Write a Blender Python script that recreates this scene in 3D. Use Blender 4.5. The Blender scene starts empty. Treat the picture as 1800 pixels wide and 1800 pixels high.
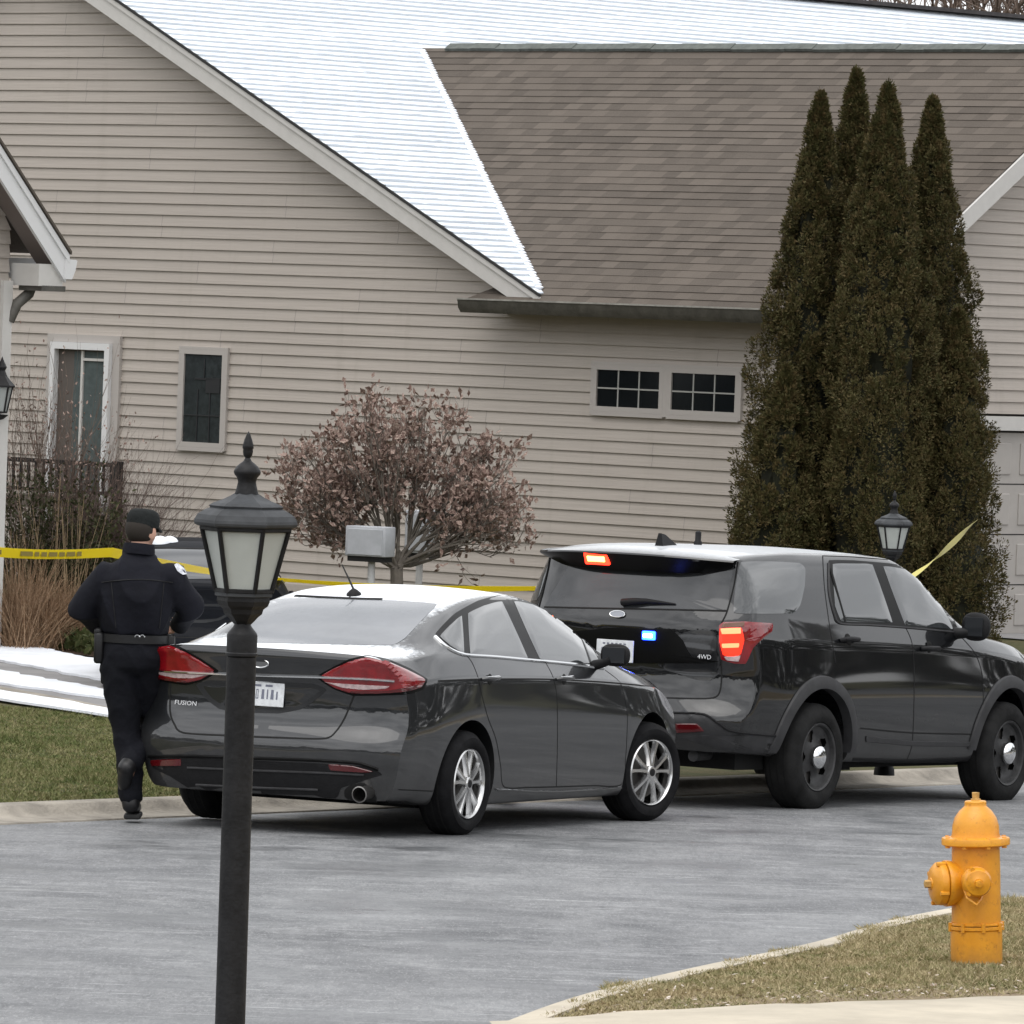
import bpy, bmesh, math, random
import numpy as np
from mathutils import Vector, Matrix
from mathutils.bvhtree import BVHTree

random.seed(7)
RNG = np.random.default_rng(11)
R = math.radians
SC = bpy.context.scene
COL = SC.collection

# ------------------------------------------------------------------ camera
FPX, YH, ROLL, CAMH = 12000.0, 550.0, 0.0365, 3.3      # for an 1800 px square frame
CPOS = np.array([0.0, 0.0, CAMH])
_p = -math.atan((900 - YH) / FPX)
C_FW = np.array([0, math.cos(_p), math.sin(_p)])
_u0 = np.array([0, -math.sin(_p), math.cos(_p)])
C_RT = math.cos(ROLL) * np.array([1.0, 0, 0]) + math.sin(ROLL) * _u0
C_UP = -math.sin(ROLL) * np.array([1.0, 0, 0]) + math.cos(ROLL) * _u0
cam_data = bpy.data.cameras.new('camera')
cam_data.sensor_width = 36.0
cam_data.lens = FPX / 1800 * 36.0
cam_data.clip_start = 0.5
cam_data.clip_end = 3000.0
cam = bpy.data.objects.new('camera', cam_data)
COL.objects.link(cam)
_m = Matrix.Identity(4)
for _i in range(3):
    _m[_i][0] = C_RT[_i]; _m[_i][1] = C_UP[_i]; _m[_i][2] = -C_FW[_i]; _m[_i][3] = CPOS[_i]
cam.matrix_basis = _m
SC.camera = cam

# ------------------------------------------------------------------ light
SUN_EL, SUN_AZ = 68.0, 200.0          # azimuth clockwise from +Y: behind the camera, to its left
SUN_STRENGTH, SUN_ANGLE = 0.8, 60.0
SKY_STRENGTH, SKY_SAT = 0.15, 0.30
CLOUD = (5.0, 9.3)
EXPOSURE = 0.48
world = bpy.data.worlds.new('World')
SC.world = world
world.use_nodes = True
nt = world.node_tree
nt.nodes.clear()
_sky = nt.nodes.new('ShaderNodeTexSky')
_sky.sky_type = 'NISHITA'
_sky.sun_disc = False
_sky.sun_elevation = R(SUN_EL)
_sky.sun_rotation = R(SUN_AZ)
_sky.air_density = 1.0
_sky.dust_density = 4.0
_hs = nt.nodes.new('ShaderNodeHueSaturation')
_hs.inputs['Saturation'].default_value = SKY_SAT
_bg = nt.nodes.new('ShaderNodeBackground')
_bg.inputs['Strength'].default_value = SKY_STRENGTH
_out = nt.nodes.new('ShaderNodeOutputWorld')
# overcast: a broken grey cloud deck over that sky
_tc = nt.nodes.new('ShaderNodeTexCoord')
_cn = nt.nodes.new('ShaderNodeTexNoise'); _cn.inputs['Scale'].default_value = 2.6; _cn.inputs['Detail'].default_value = 5; _cn.inputs['Roughness'].default_value = .55
_cm = nt.nodes.new('ShaderNodeMapping'); _cm.inputs['Scale'].default_value = (1, 1, 2.4)
_cr = nt.nodes.new('ShaderNodeValToRGB')
_cr.color_ramp.elements[0].position = .36; _cr.color_ramp.elements[0].color = (CLOUD[0], CLOUD[0] * 1.015, CLOUD[0] * 1.04, 1)
_cr.color_ramp.elements[1].position = .66; _cr.color_ramp.elements[1].color = (CLOUD[1], CLOUD[1] * 1.005, CLOUD[1] * 1.015, 1)
_cx = nt.nodes.new('ShaderNodeMix'); _cx.data_type = 'RGBA'; _cx.inputs[0].default_value = .78
nt.links.new(_tc.outputs['Generated'], _cm.inputs[0]); nt.links.new(_cm.outputs[0], _cn.inputs['Vector']); nt.links.new(_cn.outputs['Fac'], _cr.inputs[0])
nt.links.new(_sky.outputs[0], _hs.inputs['Color'])
nt.links.new(_hs.outputs[0], _cx.inputs[6]); nt.links.new(_cr.outputs[0], _cx.inputs[7])
nt.links.new(_cx.outputs[2], _bg.inputs[0])
nt.links.new(_bg.outputs[0], _out.inputs[0])
sun_data = bpy.data.lights.new('sun', 'SUN')
sun_data.energy = SUN_STRENGTH
sun_data.angle = R(SUN_ANGLE)
sun_data.color = (1.0, 0.97, 0.93)
sun = bpy.data.objects.new('sun', sun_data)
COL.objects.link(sun)
_a, _e = R(SUN_AZ), R(SUN_EL)
_d = Vector((math.sin(_a) * math.cos(_e), math.cos(_a) * math.cos(_e), math.sin(_e)))   # towards the sun
sun.rotation_euler = _d.to_track_quat('Z', 'Y').to_euler()
sun.location = (-20, -10, 60)
SC.view_settings.view_transform = 'Standard'
SC.view_settings.look = 'None'
SC.view_settings.gamma = 1.0
SC.view_settings.exposure = EXPOSURE
SC.render.film_transparent = False
SC.cycles.use_denoising = True
SC.cycles.max_bounces = 8

# ------------------------------------------------------------------ measuring: photo pixel -> point in the place
def proj(P):
    d = np.asarray(P, float) - CPOS
    z = d @ C_FW
    return np.array([900 + FPX * (d @ C_RT) / z, 900 - FPX * (d @ C_UP) / z])
def ray(px, py):
    return C_FW + C_RT * (px - 900) / FPX - C_UP * (py - 900) / FPX
def at_Y(px, py, Y):
    d = ray(px, py)
    return CPOS + d * (Y / d[1])
def at_plane(px, py, p0, n):
    d = ray(px, py); n = np.asarray(n, float)
    return CPOS + d * (((np.asarray(p0, float) - CPOS) @ n) / (d @ n))
GRADE, GY0 = 0.0235, 42.4                      # the street falls gently away from the camera
def zs(x, y): return -GRADE * (y - GY0)
def at_street(px, py, dz=0.0): return at_plane(px, py, (0, GY0, dz), (0, GRADE, 1))

# ------------------------------------------------------------------ materials
MATS = {}
def mat(name, color, rough=0.6, metal=0.0, coat=0.0, spec=0.5, noise=None, bump=None, emit=None, trans=0.0, ior=1.45, sub=None):
    """noise=(scale, amount[, stretch]) varies the base colour; bump=(scale, strength)."""
    if name in MATS: return MATS[name]
    m = bpy.data.materials.new(name); m.use_nodes = True
    t = m.node_tree; b = t.nodes['Principled BSDF']
    b.inputs['Base Color'].default_value = (*color, 1)
    b.inputs['Roughness'].default_value = rough
    b.inputs['Metallic'].default_value = metal
    b.inputs['Specular IOR Level'].default_value = spec
    b.inputs['Coat Weight'].default_value = coat
    b.inputs['Coat Roughness'].default_value = 0.04
    b.inputs['IOR'].default_value = ior
    b.inputs['Transmission Weight'].default_value = trans
    geo = t.nodes.new('ShaderNodeNewGeometry')
    if noise:
        n = t.nodes.new('ShaderNodeTexNoise'); n.inputs['Scale'].default_value = noise[0]; n.inputs['Detail'].default_value = 5
        n.inputs['Roughness'].default_value = 0.65
        src = geo.outputs['Position']
        if len(noise) > 2:
            mp = t.nodes.new('ShaderNodeMapping'); mp.inputs['Scale'].default_value = noise[2]
            t.links.new(src, mp.inputs[0]); src = mp.outputs[0]
        t.links.new(src, n.inputs['Vector'])
        r = t.nodes.new('ShaderNodeValToRGB')
        a = noise[1]
        r.color_ramp.elements[0].position = 0.3; r.color_ramp.elements[1].position = 0.7
        r.color_ramp.elements[0].color = (*[max(0, c * (1 - a)) for c in color], 1)
        r.color_ramp.elements[1].color = (*[min(1, c * (1 + a)) for c in color], 1)
        t.links.new(n.outputs['Fac'], r.inputs[0]); t.links.new(r.outputs[0], b.inputs['Base Color'])
    if bump:
        n2 = t.nodes.new('ShaderNodeTexNoise'); n2.inputs['Scale'].default_value = bump[0]; n2.inputs['Detail'].default_value = 4
        t.links.new(geo.outputs['Position'], n2.inputs['Vector'])
        bp = t.nodes.new('ShaderNodeBump'); bp.inputs['Strength'].default_value = bump[1]; bp.inputs['Distance'].default_value = 0.02
        t.links.new(n2.outputs['Fac'], bp.inputs['Height']); t.links.new(bp.outputs[0], b.inputs['Normal'])
    if emit:
        b.inputs['Emission Color'].default_value = (*emit[0], 1); b.inputs['Emission Strength'].default_value = emit[1]
    MATS[name] = m
    return m
def N(t, kind, **kw):
    n = t.nodes.new(kind)
    for k, v in kw.items(): setattr(n, k, v)
    return n
def math_node(t, op, a, b=None, c=None):
    n = t.nodes.new('ShaderNodeMath'); n.operation = op
    for i, v in enumerate((a, b, c)):
        if v is None: continue
        if isinstance(v, (int, float)): n.inputs[i].default_value = v
        else: t.links.new(v, n.inputs[i])
    return n.outputs[0]
def mix_rgb(t, fac, c1, c2):
    n = t.nodes.new('ShaderNodeMix'); n.data_type = 'RGBA'
    if isinstance(fac, (int, float)): n.inputs[0].default_value = fac
    else: t.links.new(fac, n.inputs[0])
    for i, c in ((6, c1), (7, c2)):
        if isinstance(c, tuple): n.inputs[i].default_value = (*c[:3], 1)
        else: t.links.new(c, n.inputs[i])
    return n.outputs[2]
def ramp(t, fac, stops):
    r = t.nodes.new('ShaderNodeValToRGB')
    while len(r.color_ramp.elements) < len(stops): r.color_ramp.elements.new(0.5)
    for e, (p, c) in zip(r.color_ramp.elements, stops):
        e.position = p; e.color = (*c, 1) if isinstance(c, tuple) else (c, c, c, 1)
    t.links.new(fac, r.inputs[0])
    return r.outputs[0]
def noise_node(t, vec, scale, detail=4, rough=0.6, stretch=None, rot=None):
    if stretch or rot:
        mp = t.nodes.new('ShaderNodeMapping')
        if stretch: mp.inputs['Scale'].default_value = stretch
        if rot: mp.inputs['Rotation'].default_value = rot
        t.links.new(vec, mp.inputs[0]); vec = mp.outputs[0]
    n = t.nodes.new('ShaderNodeTexNoise'); n.inputs['Scale'].default_value = scale
    n.inputs['Detail'].default_value = detail; n.inputs['Roughness'].default_value = rough
    t.links.new(vec, n.inputs['Vector'])
    return n.outputs['Fac']

# ------------------------------------------------------------------ mesh building
def unit(a): return a / (np.linalg.norm(a, axis=-1, keepdims=True) + 1e-9)
class MB:
    def __init__(s): s.v = []; s.f = []; s.mi = []; s.uv = None
    def add(s, V, F, mi=0):
        o = len(s.v)
        s.v.extend([tuple(map(float, p)) for p in V])
        s.f.extend([tuple(int(i) + o for i in q) for q in F]); s.mi.extend([mi] * len(F))
        return s
    def quad(s, a, b, c, d, mi=0): return s.add([a, b, c, d], [(0, 1, 2, 3)], mi)
    def box(s, c, size, ax=None, mi=0, bev=0.0):
        """box about c; ax = three unit axes (rows)."""
        A = np.eye(3) if ax is None else np.asarray(ax, float)
        c = np.asarray(c, float); h = np.asarray(size, float) / 2
        if bev <= 0:
            V = [c + sx * h[0] * A[0] + sy * h[1] * A[1] + sz * h[2] * A[2] for sx in (-1, 1) for sy in (-1, 1) for sz in (-1, 1)]
            return s.add(V, [(0, 1, 3, 2), (4, 6, 7, 5), (0, 4, 5, 1), (2, 3, 7, 6), (0, 2, 6, 4), (1, 5, 7, 3)], mi)
        bm = bmesh.new(); bmesh.ops.create_cube(bm, size=1.0)
        for v in bm.verts: v.co = Vector((v.co.x * h[0] * 2, v.co.y * h[1] * 2, v.co.z * h[2] * 2))
        bmesh.ops.bevel(bm, geom=bm.edges[:], offset=min(bev, min(h) * .95), segments=2, affect='EDGES', profile=0.5)
        bm.verts.ensure_lookup_table()
        V = [c + v.co.x * A[0] + v.co.y * A[1] + v.co.z * A[2] for v in bm.verts]
        F = [[v.index for v in f.verts] for f in bm.faces]; bm.free()
        return s.add(V, F, mi)
    def tube(s, pts, rad, n=10, mi=0, cap=True):
        P = [np.asarray(p, float) for p in pts]; k = len(P)
        rr = [rad] * k if isinstance(rad, (int, float)) else list(rad)
        V = []; prev = None
        for i in range(k):
            t = P[min(i + 1, k - 1)] - P[max(i - 1, 0)]; t = t / (np.linalg.norm(t) + 1e-12)
            if prev is None:
                a = np.array([0, 0, 1.0]) if abs(t[2]) < .9 else np.array([1.0, 0, 0])
            else: a = prev
            a = a - t * (a @ t); a /= np.linalg.norm(a) + 1e-12; prev = a; b = np.cross(t, a)
            for j in range(n):
                th = 2 * math.pi * j / n
                V.append(P[i] + rr[i] * (math.cos(th) * a + math.sin(th) * b))
        F = [(i * n + j, i * n + (j + 1) % n, (i + 1) * n + (j + 1) % n, (i + 1) * n + j) for i in range(k - 1) for j in range(n)]
        if cap: F += [tuple(range(n))[::-1], tuple((k - 1) * n + j for j in range(n))]
        return s.add(V, F, mi)
    def lathe(s, prof, base=(0, 0, 0), n=32, axis=(0, 0, 1), mi=0, sides=None, phase=0.0, cap=True):
        """prof = [(r, h)...] turned about axis through base; sides<n gives a faceted one."""
        n = sides or n
        ax = np.asarray(axis, float); ax = ax / np.linalg.norm(ax)
        a = np.array([1.0, 0, 0]) if abs(ax[0]) < .9 else np.array([0, 1.0, 0])
        a = a - ax * (a @ ax); a /= np.linalg.norm(a); b = np.cross(ax, a); base = np.asarray(base, float)
        V = []
        for r_, h_ in prof:
            for j in range(n):
                th = 2 * math.pi * j / n + phase
                V.append(base + ax * h_ + r_ * (math.cos(th) * a + math.sin(th) * b))
        k = len(prof)
        F = [(i * n + j, i * n + (j + 1) % n, (i + 1) * n + (j + 1) % n, (i + 1) * n + j) for i in range(k - 1) for j in range(n)]
        if cap and prof[0][0] > 1e-6: F.append(tuple(range(n))[::-1])
        if cap and prof[-1][0] > 1e-6: F.append(tuple((k - 1) * n + j for j in range(n)))
        return s.add(V, F, mi)
    def prism(s, poly, vec, mi=0):
        P = [np.asarray(p, float) for p in poly]; v = np.asarray(vec, float); n = len(P)
        return s.add(P + [p + v for p in P], [tuple(range(n))[::-1], tuple(range(n, 2 * n))] +
                     [(i, (i + 1) % n, n + (i + 1) % n, n + i) for i in range(n)], mi)
    def build(s, name, mats, parent=None, smooth=None, base=None, local=False):
        """base: world point the origin goes to (for a thing that is one mesh)."""
        V = np.asarray(s.v, float)
        if base is not None: V = V - np.asarray(base, float)
        me = bpy.data.meshes.new(name)
        me.from_pydata(V.tolist(), [], s.f)
        ms = mats if isinstance(mats, (list, tuple)) else [mats]
        for m in ms: me.materials.append(m)
        if len(ms) > 1: me.polygons.foreach_set('material_index', s.mi)
        bm = bmesh.new(); bm.from_mesh(me)
        if len(bm.faces) < 60000:
            bmesh.ops.remove_doubles(bm, verts=bm.verts[:], dist=1e-6)
            bmesh.ops.recalc_face_normals(bm, faces=bm.faces[:])
        bm.to_mesh(me); bm.free()
        if smooth is not None: shade(me, smooth)
        return link(name, me, parent, base, local)
def shade(me, angle):
    me.polygons.foreach_set('use_smooth', [True] * len(me.polygons))
    me.set_sharp_from_angle(angle=R(angle))
    me.update()
def world_of(o):
    w = o.matrix_parent_inverse @ o.matrix_basis
    return world_of(o.parent) @ w if o.parent is not None else w
def link(name, me, parent=None, base=None, local=False):
    o = bpy.data.objects.new(name, me); COL.objects.link(o)
    if base is not None: o.location = base
    if parent is not None:
        o.parent = parent
        if not local:
            o.matrix_parent_inverse = world_of(parent).inverted()
    return o
def big_mesh(name, V, F, m, parent=None, base=None, local=False, smooth=False):
    me = bpy.data.meshes.new(name); V = np.asarray(V, np.float32); F = np.asarray(F, np.int32)
    if base is not None: V = V - np.asarray(base, np.float32)
    k = F.shape[1]
    me.vertices.add(len(V)); me.vertices.foreach_set('co', V.ravel())
    me.loops.add(F.size); me.loops.foreach_set('vertex_index', F.ravel())
    me.polygons.add(len(F)); me.polygons.foreach_set('loop_start', np.arange(0, F.size, k, dtype=np.int32))
    me.update(calc_edges=True); me.validate()
    for q in (m if isinstance(m, (list, tuple)) else [m]): me.materials.append(q)
    if smooth: me.polygons.foreach_set('use_smooth', [True] * len(me.polygons))
    return link(name, me, parent, base, local)
def tag(o, label=None, cat=None, group=None, kind=None):
    if label: o['label'] = label
    if cat: o['category'] = cat
    if group: o['group'] = group
    if kind: o['kind'] = kind
    return o
def thing(name, label, cat, loc=(0, 0, 0), rotz=0.0, group=None, matrix=None):
    o = bpy.data.objects.new(name, None); COL.objects.link(o)
    o.empty_display_size = 0.2
    if matrix is not None: o.matrix_basis = matrix
    else:
        o.location = tuple(map(float, loc)); o.rotation_euler = (0, 0, rotz)
        o.matrix_basis = Matrix.Translation(Vector(tuple(map(float, loc)))) @ Matrix.Rotation(rotz, 4, 'Z')
    return tag(o, label, cat, group)
def pchip(xs, ys):
    xs = np.asarray(xs, float); ys = np.asarray(ys, float); h = np.diff(xs); d = np.diff(ys) / h
    m = np.zeros(len(xs))
    for i in range(1, len(xs) - 1):
        if d[i - 1] * d[i] > 0:
            w1, w2 = 2 * h[i] + h[i - 1], h[i] + 2 * h[i - 1]
            m[i] = (w1 + w2) / (w1 / d[i - 1] + w2 / d[i])
    m[0], m[-1] = d[0], d[-1]
    def f(x):
        x = np.clip(x, xs[0], xs[-1]); i = np.clip(np.searchsorted(xs, x) - 1, 0, len(h) - 1)
        t = (x - xs[i]) / h[i]
        return ((1 + 2 * t) * (1 - t) ** 2 * ys[i] + t * (1 - t) ** 2 * h[i] * m[i] + t * t * (3 - 2 * t) * ys[i + 1] + t * t * (t - 1) * h[i] * m[i + 1])
    return f
def text_mesh(txt, size):
    """flat letters as (verts, faces) in the xy plane, centred."""
    cu = bpy.data.curves.new('letters', 'FONT'); cu.body = txt; cu.size = size; cu.align_x = 'CENTER'; cu.align_y = 'CENTER'; cu.extrude = 0.0; cu.resolution_u = 2
    o = bpy.data.objects.new('letters', cu); COL.objects.link(o)
    me = bpy.data.meshes.new_from_object(o.evaluated_get(bpy.context.evaluated_depsgraph_get()))
    V = [tuple(v.co) for v in me.vertices]; F = [tuple(p.vertices) for p in me.polygons]
    bpy.data.objects.remove(o); bpy.data.curves.remove(cu); bpy.data.meshes.remove(me)
    return V, F
# ================================================================== THE SETTING: ground, street, kerbs
LF0, LF1 = np.array([-3.11, 42.41]), np.array([3.41, 53.0])          # far road edge (measured)
FD = (LF1 - LF0) / np.linalg.norm(LF1 - LF0); FN = np.array([-FD[1], FD[0]])     # FN points to the house side
def far_d(x, y): return (np.stack([np.asarray(x, float), np.asarray(y, float)], -1) - LF0) @ FN
def sstep(t): t = np.clip(t, 0, 1); return t * t * (3 - 2 * t)
def lawn_z(x, y):
    x = np.asarray(x, float); y = np.asarray(y, float)
    d = far_d(x, y); foot = np.stack([x, y], -1) - d[..., None] * FN
    zk = -GRADE * (foot[..., 1] - GY0) + 0.088
    zk = np.clip(zk, -0.6, 0.6)
    return zk + (0.07 - zk) * sstep(d / 7.0)
NEAR = [(-3.0, 10.0), (-1.2, 19.0), (-.45, 24.5), (-.02, 26.98), (.31, 28.62), (.83, 30.5), (1.49, 32.59), (1.98, 34.54), (2.43, 35.9), (2.86, 37.04), (4.0, 39.5), (6.5, 43.5), (12, 51), (20, 60)]
NEAR = np.array(NEAR)
_tt = np.concatenate([[0], np.cumsum(np.linalg.norm(np.diff(NEAR, axis=0), axis=1))])
_nx, _ny = pchip(_tt, NEAR[:, 0]), pchip(_tt, NEAR[:, 1])
NS = np.linspace(0, _tt[-1], 160)
NC = np.stack([_nx(NS), _ny(NS)], 1)
_tg = np.gradient(NC, axis=0); _tg /= np.linalg.norm(_tg, axis=1)[:, None]
NN = np.stack([_tg[:, 1], -_tg[:, 0]], 1)                             # towards the camera's side (right)
VERGE_RISE = 0.05
def near_d(x, y):
    """distance from the near kerb (positive on the camera's side) and kerb height there."""
    P = np.stack([np.asarray(x, float), np.asarray(y, float)], -1)
    dd = np.linalg.norm(P[..., None, :] - NC, axis=-1); i = dd.argmin(-1)
    s = ((P - NC[i]) * NN[i]).sum(-1)
    return s, zs(NC[i, 0], NC[i, 1])
def near_z(x, y):
    d, zk = near_d(x, y)
    y = np.asarray(y, float)
    base = np.minimum(zk, 0.7) + 0.112 + VERGE_RISE * sstep(d / 1.2)
    hill = 0.10 * sstep((26.0 - y) / 8) + 0.75 * sstep((16 - y) / 13)
    return base + hill

# asphalt
m_road = bpy.data.materials.new('asphalt'); m_road.use_nodes = True
t = m_road.node_tree; b = t.nodes['Principled BSDF']
pos = N(t, 'ShaderNodeNewGeometry').outputs['Position']
big = noise_node(t, pos, 0.30, 4, .6, (1.0, .55, 1))
mid = noise_node(t, pos, 2.6, 6, .74, (.9, .45, 1), (0, 0, R(8)))
fine = noise_node(t, pos, 75.0, 3, .8, (1, .16, 1))
grit = noise_node(t, pos, 26.0, 5, .85, (1, .14, 1))
streak = noise_node(t, pos, 1.3, 6, .7, (.8, 1.7, 1), (0, 0, R(3)))
streak2 = noise_node(t, pos, 1.0, 3, .6, (1.3, 42.0, 1), (0, 0, R(-3)))
streak3 = noise_node(t, pos, 1.0, 4, .6, (.5, 14.0, 1), (0, 0, R(9)))
wet = noise_node(t, pos, .8, 5, .6)
c = mix_rgb(t, ramp(t, big, [(.38, 0.0), (.62, 1.0)]), (.075, .079, .085), (.150, .154, .160))
c = mix_rgb(t, math_node(t, 'MULTIPLY', ramp(t, mid, [(.42, 0.0), (.66, 1.0)]), .75), c, (.235, .238, .243))
c = mix_rgb(t, math_node(t, 'MULTIPLY', ramp(t, streak, [(.50, 0.0), (.72, 1.0)]), .34), c, (.36, .365, .375))
patchy = ramp(t, noise_node(t, pos, .55, 3), [(.42, 0.0), (.60, 1.0)])
c = mix_rgb(t, math_node(t, 'MULTIPLY', math_node(t, 'MULTIPLY', ramp(t, streak2, [(.635, 0.0), (.675, 1.0)]), patchy), .75), c, (.80, .81, .82))
c = mix_rgb(t, math_node(t, 'MULTIPLY', ramp(t, streak3, [(.66, 0.0), (.71, 1.0)]), .3), c, (.62, .625, .63))
c = mix_rgb(t, math_node(t, 'MULTIPLY', ramp(t, grit, [(.46, 0.0), (.66, 1.0)]), .52), c, (.065, .068, .072))
c = mix_rgb(t, math_node(t, 'MULTIPLY', ramp(t, fine, [(.52, 0.0), (.68, 1.0)]), .40), c, (.40, .40, .40))
wetf = ramp(t, wet, [(.52, 0.0), (.62, 1.0)])
c = mix_rgb(t, math_node(t, 'MULTIPLY', wetf, .45), c, (.040, .043, .048))
t.links.new(c, b.inputs['Base Color'])
sheen = ramp(t, noise_node(t, pos, .9, 4, .6, (.5, 1.0, 1)), [(.40, 0.0), (.66, 1.0)])
t.links.new(math_node(t, 'SUBTRACT', math_node(t, 'SUBTRACT', .74, math_node(t, 'MULTIPLY', sheen, .26)), math_node(t, 'MULTIPLY', wetf, .24)), b.inputs['Roughness'])
bp = N(t, 'ShaderNodeBump'); bp.inputs['Strength'].default_value = .6; bp.inputs['Distance'].default_value = .006
t.links.new(fine, bp.inputs['Height']); t.links.new(bp.outputs[0], b.inputs['Normal'])

m_conc = mat('concrete', (.30, .272, .23), .9, noise=(2.6, .38), bump=(45, .5))
m_conc2 = mat('pale_concrete', (.47, .42, .335), .9, noise=(1.6, .2), bump=(50, .2))
m_drive = mat('driveway_concrete', (.25, .245, .245), .85, noise=(1.2, .2), bump=(50, .2))
def soil_mat(name, a, bcol, ccol, sc=3.0):
    m = bpy.data.materials.new(name); m.use_nodes = True
    t = m.node_tree; b = t.nodes['Principled BSDF']; b.inputs['Roughness'].default_value = .95; b.inputs['Specular IOR Level'].default_value = .15
    pos = N(t, 'ShaderNodeNewGeometry').outputs['Position']
    c = mix_rgb(t, ramp(t, noise_node(t, pos, sc, 5, .7), [(.38, 0.0), (.62, 1.0)]), a, bcol)
    c = mix_rgb(t, ramp(t, noise_node(t, pos, sc * 9, 4, .7), [(.5, 0.0), (.7, .8)]), c, ccol)
    t.links.new(c, b.inputs['Base Color'])
    bp = N(t, 'ShaderNodeBump'); bp.inputs['Strength'].default_value = .8; bp.inputs['Distance'].default_value = .02
    t.links.new(noise_node(t, pos, 40, 4, .7), bp.inputs['Height']); t.links.new(bp.outputs[0], b.inputs['Normal'])
    return m
m_soil = soil_mat('turf_soil', (.075, .080, .038), (.115, .10, .055), (.05, .058, .022))
m_soil2 = soil_mat('dormant_turf', (.20, .17, .10), (.28, .21, .15), (.13, .13, .055))
m_bed = soil_mat('mulch', (.06, .04, .028), (.10, .068, .045), (.03, .022, .016), 8)

def sheet(name, polyf, mats, kind='structure'):
    o = polyf.build(name, mats, smooth=40)
    return tag(o, kind=kind)
def grid_sheet(name, xs, ys, zf, m, keep=None, dz=0.0):
    X, Y = np.meshgrid(xs, ys); Z = zf(X, Y) + dz
    V = np.stack([X, Y, Z], -1).reshape(-1, 3); nx = len(xs)
    F = []
    kp = keep(X, Y) if keep is not None else np.ones_like(X, bool)
    for j in range(len(ys) - 1):
        for i in range(nx - 1):
            if kp[j, i] or kp[j, i + 1] or kp[j + 1, i] or kp[j + 1, i + 1]:
                F.append((j * nx + i, j * nx + i + 1, (j + 1) * nx + i + 1, (j + 1) * nx + i))
    o = big_mesh(name, V, F, m, smooth=True)
    return tag(o, kind='structure')

g = MB(); g.quad((-700, -300, -4.5), (700, -300, -4.5), (700, 1400, -4.5), (-700, 1400, -4.5))
sheet('ground', g, m_soil)
# street: one plane sheet that passes under both kerbs
g = MB()
ysn = np.linspace(2, 110, 28); xsn = np.linspace(-45, 70, 24)
X, Y = np.meshgrid(xsn, ysn); V = np.stack([X, Y, zs(X, Y)], -1).reshape(-1, 3)
g.add(V, [(j * 24 + i, j * 24 + i + 1, (j + 1) * 24 + i + 1, (j + 1) * 24 + i) for j in range(27) for i in range(23)])
sheet('street', g, m_road)
# far kerb with its gutter, swept along the far road edge
prof = [(-.02, -.02), (0, .010), (.24, .018), (.29, .04), (.33, .08), (.36, .09), (.48, .092), (.50, -.1)]
def sweep(name, pts, nrm, prof, m, zoff=0.0):
    g = MB(); n = len(prof); V = []
    for p, q in zip(pts, nrm):
        z0 = zs(p[0], p[1]) + zoff
        for d, h in prof: V.append((p[0] + q[0] * d, p[1] + q[1] * d, z0 + h))
    g.add(V, [(i * n + j, i * n + j + 1, (i + 1) * n + j + 1, (i + 1) * n + j) for i in range(len(pts) - 1) for j in range(n - 1)])
    return tag(g.build(name, m, smooth=50), kind='structure')
fs = np.arange(-40, 70, .5)
sweep('far_kerb', [LF0 + FD * s for s in fs], [FN] * len(fs), prof, m_conc)
sweep('near_kerb', NC, NN, [(-.12, -.02), (-.10, .01), (-.03, .015), (.0, .05), (.03, .115), (.07, .122), (.16, .122), (.17, -.1)], m_conc2)
# lawn on the house side
lx = np.concatenate([np.arange(-60, -9, 3.0), np.arange(-9, 9, .3), np.arange(9, 60, 3.0)])
ly = np.concatenate([np.arange(20, 40, 2.0), np.arange(40, 70, .3), np.arange(70, 240, 6.0)])
def lawn_surface(X, Y):
    d = far_d(X, Y)
    return np.where(d > .46, lawn_z(X, Y), -3.0)
g = MB(); ds = np.concatenate([np.arange(.48, 8, .35), np.arange(8, 30, 2), [40, 60, 90, 140, 200]])
rows = np.concatenate([np.arange(-60, -14, 4), np.arange(-14, 40, .5), np.arange(40, 90, 4)])
V = []
for s in rows:
    for d in ds:
        p = LF0 + FD * s + FN * d
        V.append((p[0], p[1], float(lawn_z(p[0], p[1])) - (.004 if d < .5 else 0)))
n = len(ds)
g.add(V, [(i * n + j, i * n + j + 1, (i + 1) * n + j + 1, (i + 1) * n + j) for i in range(len(rows) - 1) for j in range(n - 1)])
sheet('lawn', g, m_soil)
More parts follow.
